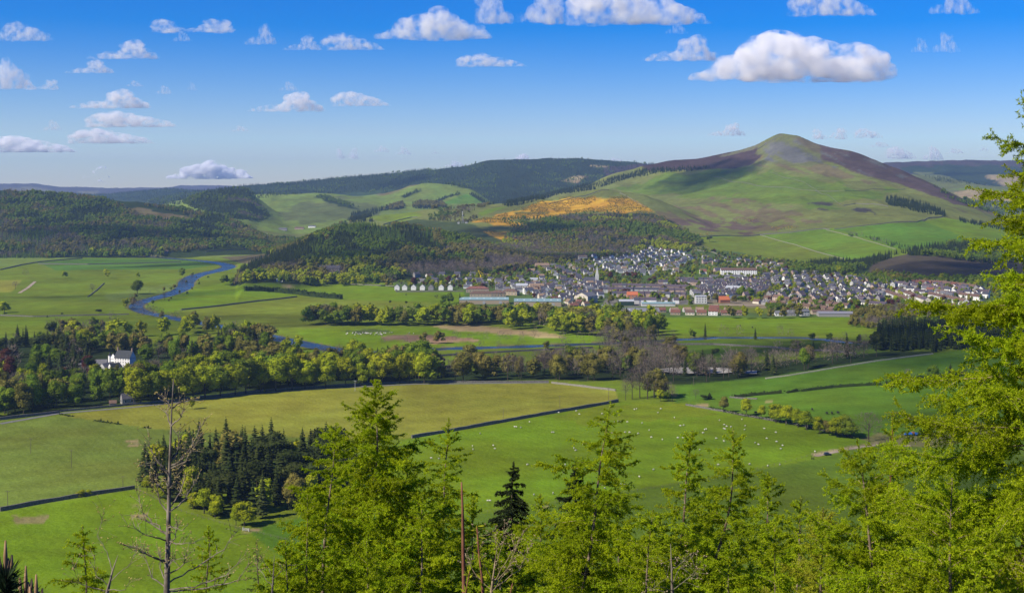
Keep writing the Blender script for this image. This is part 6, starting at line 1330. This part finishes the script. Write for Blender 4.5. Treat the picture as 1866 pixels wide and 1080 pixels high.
for q in range(5): animal(700 + 60 * r_.random(), 606 + 3 * r_.random(), 0, 'white sheep at the loose right end of the far flock', 'loose end of the far flock', 1000, 1.3)
for a, b, lab in [(1480,748,'black cow left of the herd on the right'),(1507,755,'black cow left of the close three'),(1516,755,'black cow in the middle of the close three'),(1527,754,'black cow on the right of the close three'),(1403,757,'dark calf beside the yellow-green trees'),(1377,754,'small dark calf left of the other calf')]: animal(a, b, 1, lab, None, 600)
for a, b, lab in [(793,541,'dark cow left in the field of the first houses'),(797,540,'dark cow right of the leftmost pair'),(796,543,'dark cow nearest in the small herd'),(816,538,'dark cow near the green trees by the sheds'),(822,538,'last dark cow near the green trees'),(1349,595,'left dark cow in the field below the town'),(1371,598,'right dark cow in the field below the town'),(740,538,'dark cow far left in the field of the first houses')]: animal(a, b, 1, lab, None, 1200)
# dark off-road car and feeder by the track
def car(px, py, rz, body, label, y0=500, sc=1.0):
    P = pick(px, py, y0); e = empty('parked_car', P, rz); e.scale = (sc,) * 3
    g = Geo(); pr = [(-2.1,.45),(-2.15,.95),(-1.9,1.05),(1.0,1.05),(1.95,.92),(2.1,.75),(2.1,.4)]
    n = len(pr); g.add([(x, y, z) for y in (-.85, .85) for x, z in pr], [tuple(range(n - 1, -1, -1)), tuple(range(n, 2 * n))] + [(k, (k + 1) % n, (k + 1) % n + n, k + n) for k in range(n)]); bd = obj('body', g.mesh('body', body), e)
    g = Geo(); g.add([(-1.9,-.8,1.05),(.9,-.8,1.05),(.9,.8,1.05),(-1.9,.8,1.05),(-1.6,-.68,1.7),(.25,-.68,1.7),(.25,.68,1.7),(-1.6,.68,1.7)], [(4,5,6,7),(0,1,5,4),(1,2,6,5),(2,3,7,6),(3,0,4,7)]); obj('cabin_glass', g.mesh('cabin_glass', M_GLASS), e)
    g = Geo(); g.box(-1.6, -.69, 1.69, .28, .69, 1.76); obj('roof_panel', g.mesh('roof_panel', body), e)
    for sx in (-1.3, 1.3):
        for sy in (-.86, .86): g = Geo(); g.tube([(sx, sy - .1, .36), (sx, sy + .1, .36)], [.36, .36], 10); obj('wheel', g.mesh('wheel', M_COW), e)
    tag(e, label, 'car'); return e
car(1508, 829, .3, mat('dark_paint', (.03,.035,.04), .35, .5), 'dark vehicle parked on the pale track by the sheep field')
P = pick(1481, 837, 500); e = empty('hay_feeder', P); 
for k in range(8): a = k / 8 * 6.283; g = Geo(); g.tube([(math.cos(a)*.8, math.sin(a)*.8, 0), (math.cos(a)*.8, math.sin(a)*.8, 2.2 if k % 4 == 0 else 1.2)], [.07,.07], 5); obj('upright', g.mesh('upright', M_COW), e)
g = Geo(); g.tube([(math.cos(a/12*6.283)*.82, math.sin(a/12*6.283)*.82, 1.1) for a in range(13)], [.07]*13, 4); obj('ring', g.mesh('ring', M_COW), e); tag(e, 'dark ring feeder standing at the fence of the sheep field', 'feeder')
M_BLUE = mat('blue_paint', (.03,.16,.55), .45, .4); P = pick(1664, 793, 600); e = empty('farm_trailer', P)
for sx in (-1, 1):
    g = Geo(); g.box(sx * 3.1 - 2.3, -1.1, .7, sx * 3.1 + 2.3, -1.0, 1.7); g.box(sx * 3.1 - 2.3, 1.0, .7, sx * 3.1 + 2.3, 1.1, 1.7); g.box(sx * 3.1 - 2.3, -1.0, .62, sx * 3.1 + 2.3, 1.0, .72); g.box(sx*3.1 - 2.3, -1, .72, sx*3.1 - 2.2, 1, 1.7); g.box(sx*3.1 + 2.2, -1, .72, sx*3.1 + 2.3, 1, 1.7); obj('trailer_bed', g.mesh('trailer_bed', M_BLUE), e)
    for sy in (-1.15, 1.15): g = Geo(); g.tube([(sx*3.1, sy - .12, .42), (sx*3.1, sy + .12, .42)], [.42,.42], 10); obj('wheel', g.mesh('wheel', M_COW), e)
g = Geo(); g.box(-.7, -.9, .7, .7, .9, 2.3); obj('hopper', g.mesh('hopper', WM['brick']), e); tag(e, 'blue farm trailer with a reddish hopper by the bare ground on the right', 'trailer')
P = pick(449, 966, 400); e = empty('field_gate', P + Vector((0, -1, 0)), -.5)
for sx in (-1.7, 1.7): g = Geo(); g.box(sx-.12, -.12, -.3, sx+.12, .12, 1.5); obj('gate_post', g.mesh('gate_post', WM['palegrey']), e)
for zz in (.3, .6, .9, 1.2): g = Geo(); g.box(-1.6, -.04, zz, 1.6, .04, zz + .1); obj('rail', g.mesh('rail', M_GAL), e)
tag(e, 'pale metal gate at the lower corner of the conifer wood', 'gate')
for q, (a, b, c, lab) in enumerate([(1100,558,'white','white van waiting left on the town street'),(1117,560,'blue','blue car at the works yard'),(1129,559,'white','white car in the works yard'),(1236,545,'white','white lorry in front of the terraces'),(1228,547,'blue','blue car next to the white lorry'),(1083,561,'white','pale car on the road into town'),(1380,553,'white','white car on the dirt road')]):
    car(a, b, q * .9, M_WHITE if c == 'white' else M_BLUE, lab, 1300, 1.25)
print('town done', round(time.time() - T0, 1))

# ------------------------------------------------------------------ the near trees on the bank
NL = leaf_mat('larch_needles', (.215,.320,.008), (.450,.530,.018), .18, .55, .008)
NLy = leaf_mat('young_larch_needles', (.24,.28,.015), (.40,.42,.03), .1, .42, .008)
ND = leaf_mat('spruce_needles', (.016,.026,.014), (.040,.055,.022), .15, .15)
NP = leaf_mat('pine_needles', (.020,.038,.020), (.050,.075,.032), .15, .15)
M_LBARK = noisy('larch_bark', (.10,.07,.05), (.26,.20,.15), 5, bump=.4); M_TWIG = noisy('pale_twig', (.20,.15,.09), (.36,.28,.17), 12); M_RED = noisy('red_brown_stem', (.14,.055,.035), (.22,.10,.06), 8, bump=.3)
def near_px(px, py, Y): return Vector(((px - CX) / F * Y, Y, EYE + (HY - py) / F * Y))
def tubes_np(P, Rd, sides=3):
    """P (m,k,3) paths, Rd (m,k) radii -> vertices and quads"""
    m, k, _ = P.shape; D = np.gradient(P, axis=1); D /= np.linalg.norm(D, axis=2, keepdims=True) + 1e-9
    up = np.tile(np.array([.13, .21, .97]), (m, k, 1)); U = np.cross(D, up); U /= np.linalg.norm(U, axis=2, keepdims=True) + 1e-9; W = np.cross(D, U)
    a = np.arange(sides) / sides * 2 * math.pi
    V = P[:, :, None] + (U[:, :, None] * np.cos(a)[None, None, :, None] + W[:, :, None] * np.sin(a)[None, None, :, None]) * Rd[:, :, None, None]
    idx = np.arange(m * k * sides).reshape(m, k, sides); A = idx[:, :-1]; B = idx[:, 1:]
    Fq = np.stack([A, np.roll(A, -1, 2), np.roll(B, -1, 2), B], -1).reshape(-1, 4)
    return V.reshape(-1, 3), Fq
def tufts_np(C, D, l, w, blades, r, spread=1.0):
    n = len(C); Cn = np.repeat(C, blades, 0); d = np.repeat(D, blades, 0) * .55 + r.normal(0, spread * .62, (n * blades, 3)); d /= np.linalg.norm(d, axis=1)[:, None] + 1e-9
    s = np.cross(d, r.normal(size=(n * blades, 3))); s /= np.linalg.norm(s, axis=1)[:, None] + 1e-9; L = l * r.uniform(.6, 1.25, (n * blades, 1)); s = s * w * .5
    m = Cn + d * L * .55
    return np.stack([Cn, m + s, Cn + d * L, m - s], 1).reshape(-1, 3), np.arange(4 * n * blades).reshape(-1, 4)
def tufts_tri(C, D, l, w, blades, r):
    n = len(C); Cn = np.repeat(C, blades, 0); d = np.repeat(D, blades, 0) * .5 + r.normal(0, .62, (n * blades, 3)); d /= np.linalg.norm(d, axis=1)[:, None] + 1e-9
    s = np.cross(d, r.normal(size=(n * blades, 3))); s /= np.linalg.norm(s, axis=1)[:, None] + 1e-9; L = l * r.uniform(.6, 1.3, (n * blades, 1)); s = s * w * .5
    return np.stack([Cn + d * L * .15 + s, Cn + d * L, Cn + d * L * .15 - s], 1).reshape(-1, 3), np.arange(3 * n * blades).reshape(-1, 3)
def along(Pp, st, r, lo=0.0):
    sg = np.linalg.norm(np.diff(Pp, axis=0), axis=1); cu = np.concatenate([[0], np.cumsum(sg)]); xs = np.arange(cu[-1] * lo + st * r.rand(), cu[-1], st)
    return np.stack([np.interp(xs, cu, Pp[:, j]) for j in range(3)], 1), np.stack([np.interp(xs, cu, np.gradient(Pp[:, j])) for j in range(3)], 1)
BL = {}
def bough(style, L, var):
    """one bough, growing along +x from the trunk: (wood mesh, needle mesh); shared by all trees of its kind"""
    key = (style, L, var)
    if key in BL: return BL[key]
    tl, tw, blades, step, sec, droop, curl, mn, mb, flatv, thick = STYLE[style]; r = np.random.RandomState(int(L * 100) + var * 7 + len(style) * 13)
    q = 10; t = np.linspace(0, 1, q); ee = -(.30 + .3 * droop) * np.sin(t * 2.4) + curl * t ** 2 + r.normal(0, .05)
    P = np.stack([np.concatenate([[0], np.cumsum(np.cos(ee[1:]))]) / (q - 1) * L, .10 * L * r.normal() * t ** 2 + .02 * L * np.sin(t * 5 + var), np.concatenate([[0], np.cumsum(np.sin(ee[1:]))]) / (q - 1) * L], 1)
    rb = (.0042 * L ** .9 + .0016) * thick; V1, F1 = tubes_np(P[None], (rb * (1 - .85 * t))[None], 4); Vs, Fs = [V1], [F1]; o = len(V1); C, D = [], []
    c, d = along(P, step * .8, r, .08); C.append(c); D.append(d)
    m = int(L / sec) + 2; f = np.sort(r.uniform(.08, .96, m)); base = np.stack([np.interp(f, t, P[:, j]) for j in range(3)], 1); dr = np.stack([np.interp(f, t, np.gradient(P[:, j])) for j in range(3)], 1); dr /= np.linalg.norm(dr, axis=1)[:, None]
    sd = np.zeros((m, 3)); sd[:, 1] = np.where(r.rand(m) < .5, -1, 1) * r.uniform(.35, 1.0, m); d2 = dr * r.uniform(.4, .8, (m, 1)) + sd; d2[:, 2] += r.normal(-.12 - droop * .7, flatv, m); d2 /= np.linalg.norm(d2, axis=1)[:, None]
    l2 = L * r.uniform(.14, .36, m) * (1.15 - f * .8) + .04; tt = np.linspace(0, 1, 5)
    P2 = base[:, None] + d2[:, None] * (tt[None, :, None] * l2[:, None, None]) + np.array([0, 0, 1]) * ((tt ** 2)[None, :, None] * l2[:, None, None] * r.uniform(-.45, .25, (m, 1, 1)))
    V2, F2 = tubes_np(P2, np.outer(np.full(m, max(.0014, rb * .35)), 1 - .7 * tt), 3); Vs.append(V2); Fs.append(F2 + o); o += len(V2)
    for i in range(m):
        c, d = along(P2[i], step, r); C.append(c); D.append(d)
        for _ in range(int(l2[i] / (sec * 1.6))):
            ff = r.uniform(.15, .95); b0 = P2[i][0] + (P2[i][-1] - P2[i][0]) * ff; d3 = (P2[i][-1] - P2[i][0]) / l2[i] * .5 + r.normal(0, .5, 3) + [0, 0, -.1 - droop * .3]; d3 /= np.linalg.norm(d3); ll = l2[i] * r.uniform(.2, .45); p3 = b0 + d3 * (np.linspace(0, 1, 3) * ll)[:, None]
            c, d = along(p3, step, r); C.append(c); D.append(d)
    wood = np_mesh('branch', np.concatenate(Vs), np.concatenate(Fs)); wood.materials.append(mb)
    C = np.concatenate(C); D = np.concatenate(D); D /= np.linalg.norm(D, axis=1)[:, None] + 1e-9; C = C + r.normal(0, .005, C.shape)
    v, f3 = tufts_tri(C, D * .4 + np.array([0, 0, .3]), tl, tw, blades, r); nee = np_mesh('needles', v, f3); nee.materials.append(mn)
    BL[key] = (wood, nee); return BL[key]
# style: tuft length, blade width, blades, tuft spacing, twig spacing, droop, curl, needles, wood, spread up and down, thickness
STYLE = {'near': (.027, .0095, 7, .020, .034, .10, .30, NL, M_TWIG, .22, 1.0), 'mid': (.040, .017, 6, .030, .050, .10, .30, NL, M_TWIG, .24, .9), 'far': (.052, .024, 6, .042, .070, .10, .30, NL, M_TWIG, .24, .9),
         'young': (.032, .013, 6, .026, .040, .10, .35, NLy, M_TWIG, .25, .9), 'hang': (.040, .016, 6, .030, .050, .55, -.1, NL, M_TWIG, .2, .9), 'spruce': (.060, .026, 6, .030, .050, .35, .15, ND, M_LBARK, .12, 1.0), 'thin': (.050, .016, 3, .07, .12, .2, .1, ND, M_LBARK, .2, .9)}
CLS = [.22, .42, .7, 1.05, 1.5, 2.1, 2.8]
def conifer(name, label, top, base_px, Y, Lmax, seed, slope=.8, per_m=23, style='mid', r0=None, side=None, cat='larch tree', bend=None, upsweep=1.0, bare_top=.0, mat_b=None, low=1.6, base_el=.12):
    r = np.random.RandomState(seed); T = near_px(*top, Y); B = near_px(base_px, 1080, Y); k = (T.z - B.z)
    gz = float(near_z(np.array([B.x]), np.array([Y]))[0]); H = T.z - gz
    def tp(s):
        f = s / max(k, .1); x = T.x + (B.x - T.x) * f if f < 1 else B.x + (B.x - T.x) * .25 * (1 - math.exp(-(f - 1)))
        return Vector((x + .025 * math.sin(s * 2.1 + seed) * min(s, 1) + (bend(s) if bend else 0), Y + .03 * math.sin(s * 1.7 + seed * 2) * min(1, s), T.z - s))
    n = max(8, int(H / .3)); S_ = [H * (i / n) for i in range(n + 1)]; e = empty(name, tp(H)); O = tp(H); r0 = r0 or .0065 * H + .012
    g = Geo(); g.tube([tp(s) - O for s in S_[::-1]], [max(.004, r0 * (s / H) ** .75) for s in S_[::-1]], 8); obj('trunk', g.mesh('trunk', mat_b or M_LBARK, smooth=True), e)
    s = .10 + bare_top; vis = k + low; az = r.rand() * 6.28
    while s < min(vis, H - .3):
        az += 2.4 + r.normal(0, .35); L = (Lmax * (1 - math.exp(-slope * s / Lmax)) + .05) * (r.uniform(.55, 1.15) if s < 2 else r.uniform(.45, 1.2))
        if side is not None and math.cos(az) * side < -.3 and r.rand() < .5: s += .5 / per_m; continue
        c = min(CLS, key=lambda q: abs(math.log(q / L))); wood, nee = bough(style, c, r.randint(3)); el = (.95 * upsweep * math.exp(-s / 1.0) + base_el) + r.normal(0, .10)
        br = obj('branch', wood, e, tp(s) - O); br.rotation_euler = (r.normal(0, .25), -el, az); q = L / c; br.scale = (q, q * r.choice([-1, 1]), q); obj('needles', nee, br)
        s += r.uniform(.6, 1.4) / per_m / (1.25 if s < .4 else 1)
    tl, tw, blades, step = STYLE[style][:4]; c = np.array([tuple(tp(q) - O) for q in np.arange(0.0, min(.9 + bare_top, H), step * .5)]); v, f3 = tufts_tri(c, np.tile([0, 0, 1.0], (len(c), 1)), tl, tw, blades, r); me = np_mesh('needles', v, f3); me.materials.append(STYLE[style][7]); obj('needles', me, e)
    tag(e, label, cat); return e
LT = 'larch'
# right hand giant
conifer(LT, 'huge bright green larch filling the right edge from skyline to foot', (1940, 35), 1858, 11.0, 2.7, 11, slope=.56, per_m=17, side=-1.0, low=.6, r0=.085, style='near')
conifer(LT, 'tall larch with the highest spire left of the middle', (683, 692), 692, 27, 2.4, 12, slope=.95, per_m=27, style='mid')
conifer(LT, 'slimmer larch just left of the tall spired one', (612, 772), 586, 24, 1.45, 13, slope=.75, per_m=19, style='mid')
conifer(LT, 'narrow larch between the tall spired one and the red stem', (818, 762), 800, 34, 1.5, 14, slope=.62, per_m=16, bare_top=.1, style='far')
conifer(LT, 'leaning larch with long level branches under its tip', (1113, 732), 1062, 24, 2.3, 15, slope=1.0, per_m=14, upsweep=.45, style='mid')
conifer(LT, 'larch with bare forked tip right of the leaning one', (1262, 785), 1228, 29, 1.9, 16, slope=.8, per_m=19, style='far')
conifer(LT, 'curving larch with a drooping right shoulder, right of centre', (1336, 780), 1300, 25, 1.5, 17, slope=.75, per_m=19, bend=lambda s: .10 * math.sin(s * 1.3), style='mid')
conifer(LT, 'dark stemmed larch right of the curving one', (1400, 862), 1392, 33, 2.1, 18, slope=.85, per_m=19, style='far')
conifer(LT, 'small larch with drooping tips at the lower left', (150, 958), 155, 20, .8, 19, slope=.7, per_m=19, style='hang')
conifer(LT, 'fine young larch behind the bare sapling', (380, 958), 378, 30, 1.4, 20, slope=.6, per_m=16, style='far')
conifer(LT, 'low larch between the two dark spruces', (985, 900), 990, 31, 1.6, 21, slope=.8, per_m=16, style='far')
conifer(LT, 'low spreading larch below the middle of the picture', (905, 965), 915, 21, 1.5, 22, slope=.9, per_m=19, style='mid')
conifer(LT, 'low bushy larch in front of the forked one', (1190, 930), 1175, 20, 1.6, 23, slope=.95, per_m=19, style='mid')
conifer(LT, 'low bright larch at the foot of the tall spired one', (770, 900), 765, 22, 1.5, 24, slope=.9, per_m=19, style='mid')
conifer(LT, 'low larch at the bottom edge left of the slim one', (520, 985), 522, 19, 1.1, 25, slope=.95, per_m=19, style='mid')
conifer(LT, 'larch with reddish upright stem beside the giant on the right', (1627, 748), 1612, 16, 1.15, 26, slope=.55, per_m=19, mat_b=M_RED, bare_top=.15, style='near')
conifer(LT, 'broad young larch in the lower right, left of the giant', (1562, 800), 1600, 14, 1.7, 27, slope=.8, per_m=23, bare_top=.1, style='near')
conifer(LT, 'yellowish young larch at the bottom of the lower right thicket', (1500, 925), 1500, 15, 1.0, 28, slope=.8, per_m=25, style='young')
conifer(LT, 'low larch in the bottom right corner under the giant', (1735, 870), 1735, 9.5, 1.2, 29, slope=1.0, per_m=28, style='near')
conifer(LT, 'larch tip rising in the thicket between centre and right', (1460, 905), 1450, 24, 1.2, 30, slope=.75, per_m=19, style='mid')
conifer(LT, 'low larch at the bottom edge right of centre', (1330, 985), 1325, 18, 1.3, 31, slope=.95, per_m=19, style='mid')
conifer(LT, 'rounded larch forming the right shoulder of the tall spired one', (742, 818), 735, 29, 1.9, 51, slope=.9, per_m=20, style='far')
conifer(LT, 'small larch filling the gap under the slim one', (560, 900), 562, 23, 1.3, 52, slope=.85, per_m=19, style='mid')
conifer(LT, 'larch crowded behind the red-brown stem', (862, 905), 862, 30, 1.5, 53, slope=.85, per_m=19, style='far')
conifer(LT, 'low larch right of the second dark spruce', (1128, 890), 1125, 27, 1.5, 54, slope=.85, per_m=19, style='mid')
conifer(LT, 'low larch in the dip between the forked and the curving larch', (1292, 900), 1290, 30, 1.6, 55, slope=.85, per_m=19, style='far')
conifer(LT, 'low larch at the bottom edge below the dark stemmed one', (1412, 960), 1410, 18, 1.2, 56, slope=.95, per_m=22, style='mid')
conifer(LT, 'smallest larch tip at the bottom edge left of the middle', (668, 985), 668, 17, 1.2, 57, slope=.95, per_m=21, style='mid')
conifer('spruce', 'dark spruce standing clear in the middle of the bottom row', (936, 842), 928, 36, 1.75, 41, slope=.62, per_m=19, cat='spruce tree', upsweep=.5, base_el=-.05, style='spruce')
conifer('spruce', 'second dark spruce, half hidden by the leaning larch', (1050, 836), 1040, 40, 1.5, 42, slope=.6, per_m=19, cat='spruce tree', upsweep=.5, base_el=-.05, style='spruce')
conifer('spruce', 'thin grey spruce right of the bare sapling', (468, 984), 470, 27, .9, 43, slope=.5, per_m=16, cat='spruce tree', upsweep=.5, base_el=-.05, style='thin')
conifer('spruce', 'dull brown spruce behind the thicket right of centre', (1458, 930), 1460, 42, 1.6, 44, slope=.6, per_m=16, cat='spruce tree', upsweep=.5, base_el=-.05, style='thin')
# bare sapling at the left
M_BUD = noisy('buds', (.30,.24,.08), (.42,.34,.12), 9); M_PALEBARK = noisy('pale_smooth_bark', (.10,.085,.065), (.26,.22,.17), 7, bump=.3)
def sapling(name, label, Y, trunk, boughs, r0, seed, budm=M_BUD, gz=None, twigs=5, barkm=None, cat='young tree'):
    r = random.Random(seed); P = [near_px(a, b, Y) for a, b in trunk]; gz = float(near_z(np.array([P[-1].x]), np.array([Y]))[0]) if gz is None else gz
    P.append(Vector((P[-1].x, Y, gz - .1))); e = empty(name, P[-1]); O = P[-1]; n = len(P)
    g = Geo(); g.tube([p - O for p in P[::-1]], [r0 * min(1.5, .10 + .9 * (P[0].z - p.z) / (P[0].z - P[-2].z)) for p in P[::-1]], 7); obj('trunk', g.mesh('trunk', barkm or M_PALEBARK, smooth=True), e)
    def bud(g2, p, s=.010):
        for _ in range(2):
            d = Vector((r.gauss(0, 1), r.gauss(0, 1), 1)).normalized() * s * 1.6; g2.tube([p, p + d * .6, p + d * 1.3], [s * .35, s * .55, s * .1], 4)
    for bi, bp in enumerate(boughs):
        dy = r.uniform(-.5, .5); Q = [near_px(a, b, Y) + Vector((0, dy * k / max(1, len(bp) - 1), 0)) for k, (a, b) in enumerate(bp)]
        L = [];
        for a, b in zip(Q[:-1], Q[1:]):
            for k in range(4): L.append(a.lerp(b, k / 4) + Vector((r.gauss(0, .006), r.gauss(0, .006), r.gauss(0, .006))))
        L.append(Q[-1]); g = Geo(); gb = Geo(); m = len(L); rb = r0 * .27
        g.tube([p - O for p in L], [rb * (1 - .75 * k / (m - 1)) for k in range(m)], 5)
        for k in range(2, m):
            for _ in range(twigs if k > 3 else 1):
                if r.random() < .38:
                    d = (L[k] - L[k-1]).normalized(); sd = Vector((r.gauss(0, 1), r.gauss(0, .8), r.gauss(.4, .6))).normalized(); d = (d * .8 + sd).normalized(); l = r.uniform(.04, .20)
                    a = L[k] - O; c = a + d * l * .5 + Vector((0, 0, .01)); f = a + d * l; g.tube([a, c, f], [rb * .3, rb * .22, .0015], 3); bud(gb, f, .009 * Y / 14)
                    if r.random() < .5: bud(gb, c, .006 * Y / 14)
        bud(gb, L[-1] - O, .011 * Y / 14); b = obj('branch', g.mesh('branch', barkm or M_PALEBARK), e)
        if gb.v: tag(obj('buds', gb.mesh('buds', budm), b), kind='stuff')
    tag(e, label, cat); return e
sapling('bare_sapling', 'tall thin bare tree with buds, standing at the lower left', 14, [(316,690),(315,715),(313,745),(311,800),(309,860),(308,920),(306,1000),(304,1080)],
 [[(313,745),(325,735),(337,733)],[(313,745),(305,735),(299,727)],[(312,775),(300,760),(294,752)],[(312,776),(330,760),(340,742)],
  [(310,850),(330,838),(348,818),(362,790),(378,762)],[(310,852),(345,835),(366,805),(388,775)],[(310,845),(322,820),(318,790)],[(309,865),(290,845),(274,818),(272,795)],[(309,862),(285,842),(268,838)],
  [(308,905),(290,880),(278,868),(296,862)],[(307,940),(286,910),(276,880)],[(307,935),(330,915),(345,885)],[(306,975),(280,960),(255,940),(238,902)],[(306,975),(275,955),(248,945)],[(305,985),(283,972),(246,950)],[(305,1022),(285,1010),(262,990),(247,978)],
  [(305,1025),(280,1000),(266,980)],[(306,960),(325,950),(350,948)],[(306,985),(330,985),(360,980)],[(306,1062),(350,1040),(400,1010),(423,975)],[(304,1075),(360,1062),(420,1035),(458,995)],[(305,1050),(340,1020),(350,995)],[(304,1070),(270,1060),(250,1030)],[(304,1078),(380,1066),(440,1048),(466,1012)],[(308,925),(320,905),(316,880)],[(309,890),(325,872),(335,845)],[(306,1000),(322,975),(330,950)],[(305,1040),(322,1010),(338,1000)],[(308,915),(296,900),(284,905)],[(304,1065),(286,1040),(280,1020)]], .036, 5, twigs=7)
sapling('bare_shrub', 'bare budding shrub at the bottom edge left of the thin bare tree', 12, [(215,1010),(205,1040),(195,1080)], [[(205,1040),(190,1010),(165,985),(172,950)],[(200,1060),(235,1030),(250,1000)],[(200,1070),(170,1050),(162,1020)],[(198,1075),(240,1060),(262,1030)],[(196,1078),(150,1060),(140,1030)]], .018, 6, cat='shrub')
sapling('bare_shrub', 'tangle of bare brown twigs between red stem and dark spruce', 16, [(905,1000),(900,1040),(895,1080)], [[(900,1040),(915,990),(925,950)],[(898,1060),(930,1010),(955,965)],[(898,1060),(880,1010),(872,960)],[(896,1075),(945,1040),(968,1000)],[(899,1050),(905,1000),(900,965)],[(896,1075),(860,1040),(850,1010)],[(897,1070),(925,1040),(940,1010)],[(896,1078),(915,1045),(935,1000)]], .02, 7, budm=M_TWIG, barkm=M_TWIG, twigs=8, cat='shrub')
sapling('bare_shrub', 'bare grey twigs at the bottom edge right of centre', 13, [(1222,990),(1224,1040),(1225,1080)], [[(1224,1040),(1235,1020),(1255,1000)],[(1224,1060),(1240,1030),(1262,1045),(1268,1030)],[(1224,1065),(1205,1020),(1196,1005)],[(1225,1075),(1250,1050),(1266,1025)],[(1225,1075),(1190,1055),(1175,1050)]], .016, 8, budm=M_TWIG, cat='shrub')
sapling('bare_shrub', 'short bare twigs right of the slim grey spruce', 15, [(500,1010),(498,1050),(496,1080)], [[(498,1050),(480,1020),(470,1000)],[(498,1055),(520,1030),(530,1010)],[(497,1070),(470,1050),(455,1045)]], .014, 9, cat='shrub')
# the red-brown straight stem and the young shoots in front of it
def stem(name, label, pts, Y, r0, m, shoots=0, cat='young tree', leaf=None, seed=1, tl=.06, tw=.012, blades=5, density=.02, from_top=1.0):
    r = np.random.RandomState(seed); P = [near_px(a, b, Y) for a, b in pts]; gz = float(near_z(np.array([P[-1].x]), np.array([Y]))[0]); P.append(Vector((P[-1].x, Y, gz))); O = P[-1]; e = empty(name, O)
    n = len(P); g = Geo(); g.tube([p - O for p in P[::-1]], [r0 * (.3 + .7 * (n - 1 - i) / (n - 1)) for i in range(n)], 7); obj('trunk', g.mesh('trunk', m, smooth=True), e)
    if leaf:
        arr = np.array([tuple(p - O) for p in P[:-1]]); sg = np.linalg.norm(np.diff(arr, axis=0), axis=1); cu = np.concatenate([[0], np.cumsum(sg)]); xs = np.arange(0, cu[-1] * from_top, density)
        C = np.stack([np.interp(xs, cu, arr[:, j]) for j in range(3)], 1); v, f = tufts_np(C, np.tile([0, 0, .9], (len(C), 1)), tl, tw, blades, r); me = np_mesh('needles', v, f); me.materials.append(leaf); obj('needles', me, e)
    tag(e, label, cat); return e
stem('red_stem', 'straight red-brown bare stem right of the narrow larch', [(841,878),(843,930),(844,1000),(846,1080)], 14, .030, M_RED)
stem('young_shoot', 'thick young shoot with fresh yellow-green leaves at the bottom', [(869,958),(872,1000),(878,1050),(880,1080)], 7, .011, M_RED, leaf=NLy, tl=.045, tw=.012, blades=4, density=.02, cat='shoot')
stem('young_shoot', 'second lower fresh shoot just right of the thick one', [(935,1058),(932,1070),(930,1085)], 7, .007, M_RED, leaf=NLy, tl=.045, tw=.012, blades=4, density=.02, cat='shoot', seed=4)
stem('young_shoot', 'third fresh shoot in front of the red-brown stem', [(856,1040),(852,1060),(848,1085)], 7, .007, M_RED, leaf=NLy, tl=.045, tw=.012, blades=4, density=.02, cat='shoot', seed=5)
M_CAN = noisy('brown_candle', (.20,.12,.06), (.34,.22,.12), 20)
def pine_shoot(label, px, py, Y, h, seed):
    P = near_px(px, py, Y); r = np.random.RandomState(seed); gz = float(near_z(np.array([P.x]), np.array([Y]))[0]); O = Vector((P.x, Y, gz)); e = empty('pine_sapling', O); H = P.z - gz
    g = Geo(); g.tube([(0,0,0),(.02,0,H*.5),(0,0,H - .12)], [.022,.016,.009], 7); obj('trunk', g.mesh('trunk', M_RED), e)
    for k, (dx, l) in enumerate([(0, .13), (-.018, .09), (.017, .08), (.008, .07)]):
        g = Geo(); g.tube([(dx * .4, dx * .3, H - .13), (dx, dx * .4, H - .13 + l * .6), (dx * 1.1, dx * .4, H - .13 + l)], [.006, .0075, .003], 6); obj('candle', g.mesh('candle', M_CAN, smooth=True), e)
    C = np.stack([np.zeros(150), np.zeros(150), H - .13 - r.rand(150) * h], 1); v, f = tufts_np(C, np.tile([0, 0, 1.2], (150, 1)), .075, .0050, 10, r); me = np_mesh('needles', v, f); me.materials.append(NP); obj('needles', me, e)
    g = Geo(); g.tube([(0,0,H-.42),(.10,0,H-.34),(.20,.02,H-.24)], [.008,.006,.004], 5); b = obj('branch', g.mesh('branch', M_RED), e)
    C = np.stack([np.linspace(.03,.2,50), np.linspace(0,.02,50), np.linspace(H-.4,H-.24,50)], 1); v, f = tufts_np(C, np.tile([.6, 0, .8], (50, 1)), .055, .005, 8, r); me = np_mesh('needles', v, f); me.materials.append(NP); obj('needles', me, b)
    tag(e, label, 'pine')
pine_shoot('tallest pine tip with brown candles in the lower left corner', 10, 984, 4.2, .35, 1); pine_shoot('middle pine tip with brown candles in the lower left corner', 47, 1030, 4.6, .3, 2); pine_shoot('rightmost pine tip with brown candles in the lower left corner', 66, 1046, 4.4, .3, 3)
# scrub covering the bank below the frame
def bank_scrub():
    r = np.random.RandomState(77); n = 5200; X = r.uniform(-60, 60, n); Y = r.uniform(6, 130, n); X = X * (.25 + Y / 130); Z = near_z(X, Y); top = EYE - 740 * Y / F; h = np.minimum(r.uniform(.3, 1.4, n), np.maximum(top - Z - .1, .05))
    C = np.repeat(np.stack([X, Y, Z], 1), 8, 0); C = C + r.normal(0, .35, C.shape) * [1, 1, 0]; C[:, 2] += r.rand(len(C)) * np.repeat(h, 8); v, f = quads(C, r.normal(size=C.shape) + [0, 0, .5], .22, r); me = np_mesh('undergrowth', v, f); me.materials.append(LM[1]); tag(obj('undergrowth', me), 'low green undergrowth covering the steep bank', 'undergrowth', kind='stuff')
bank_scrub()
print('near trees', round(time.time() - T0, 1))
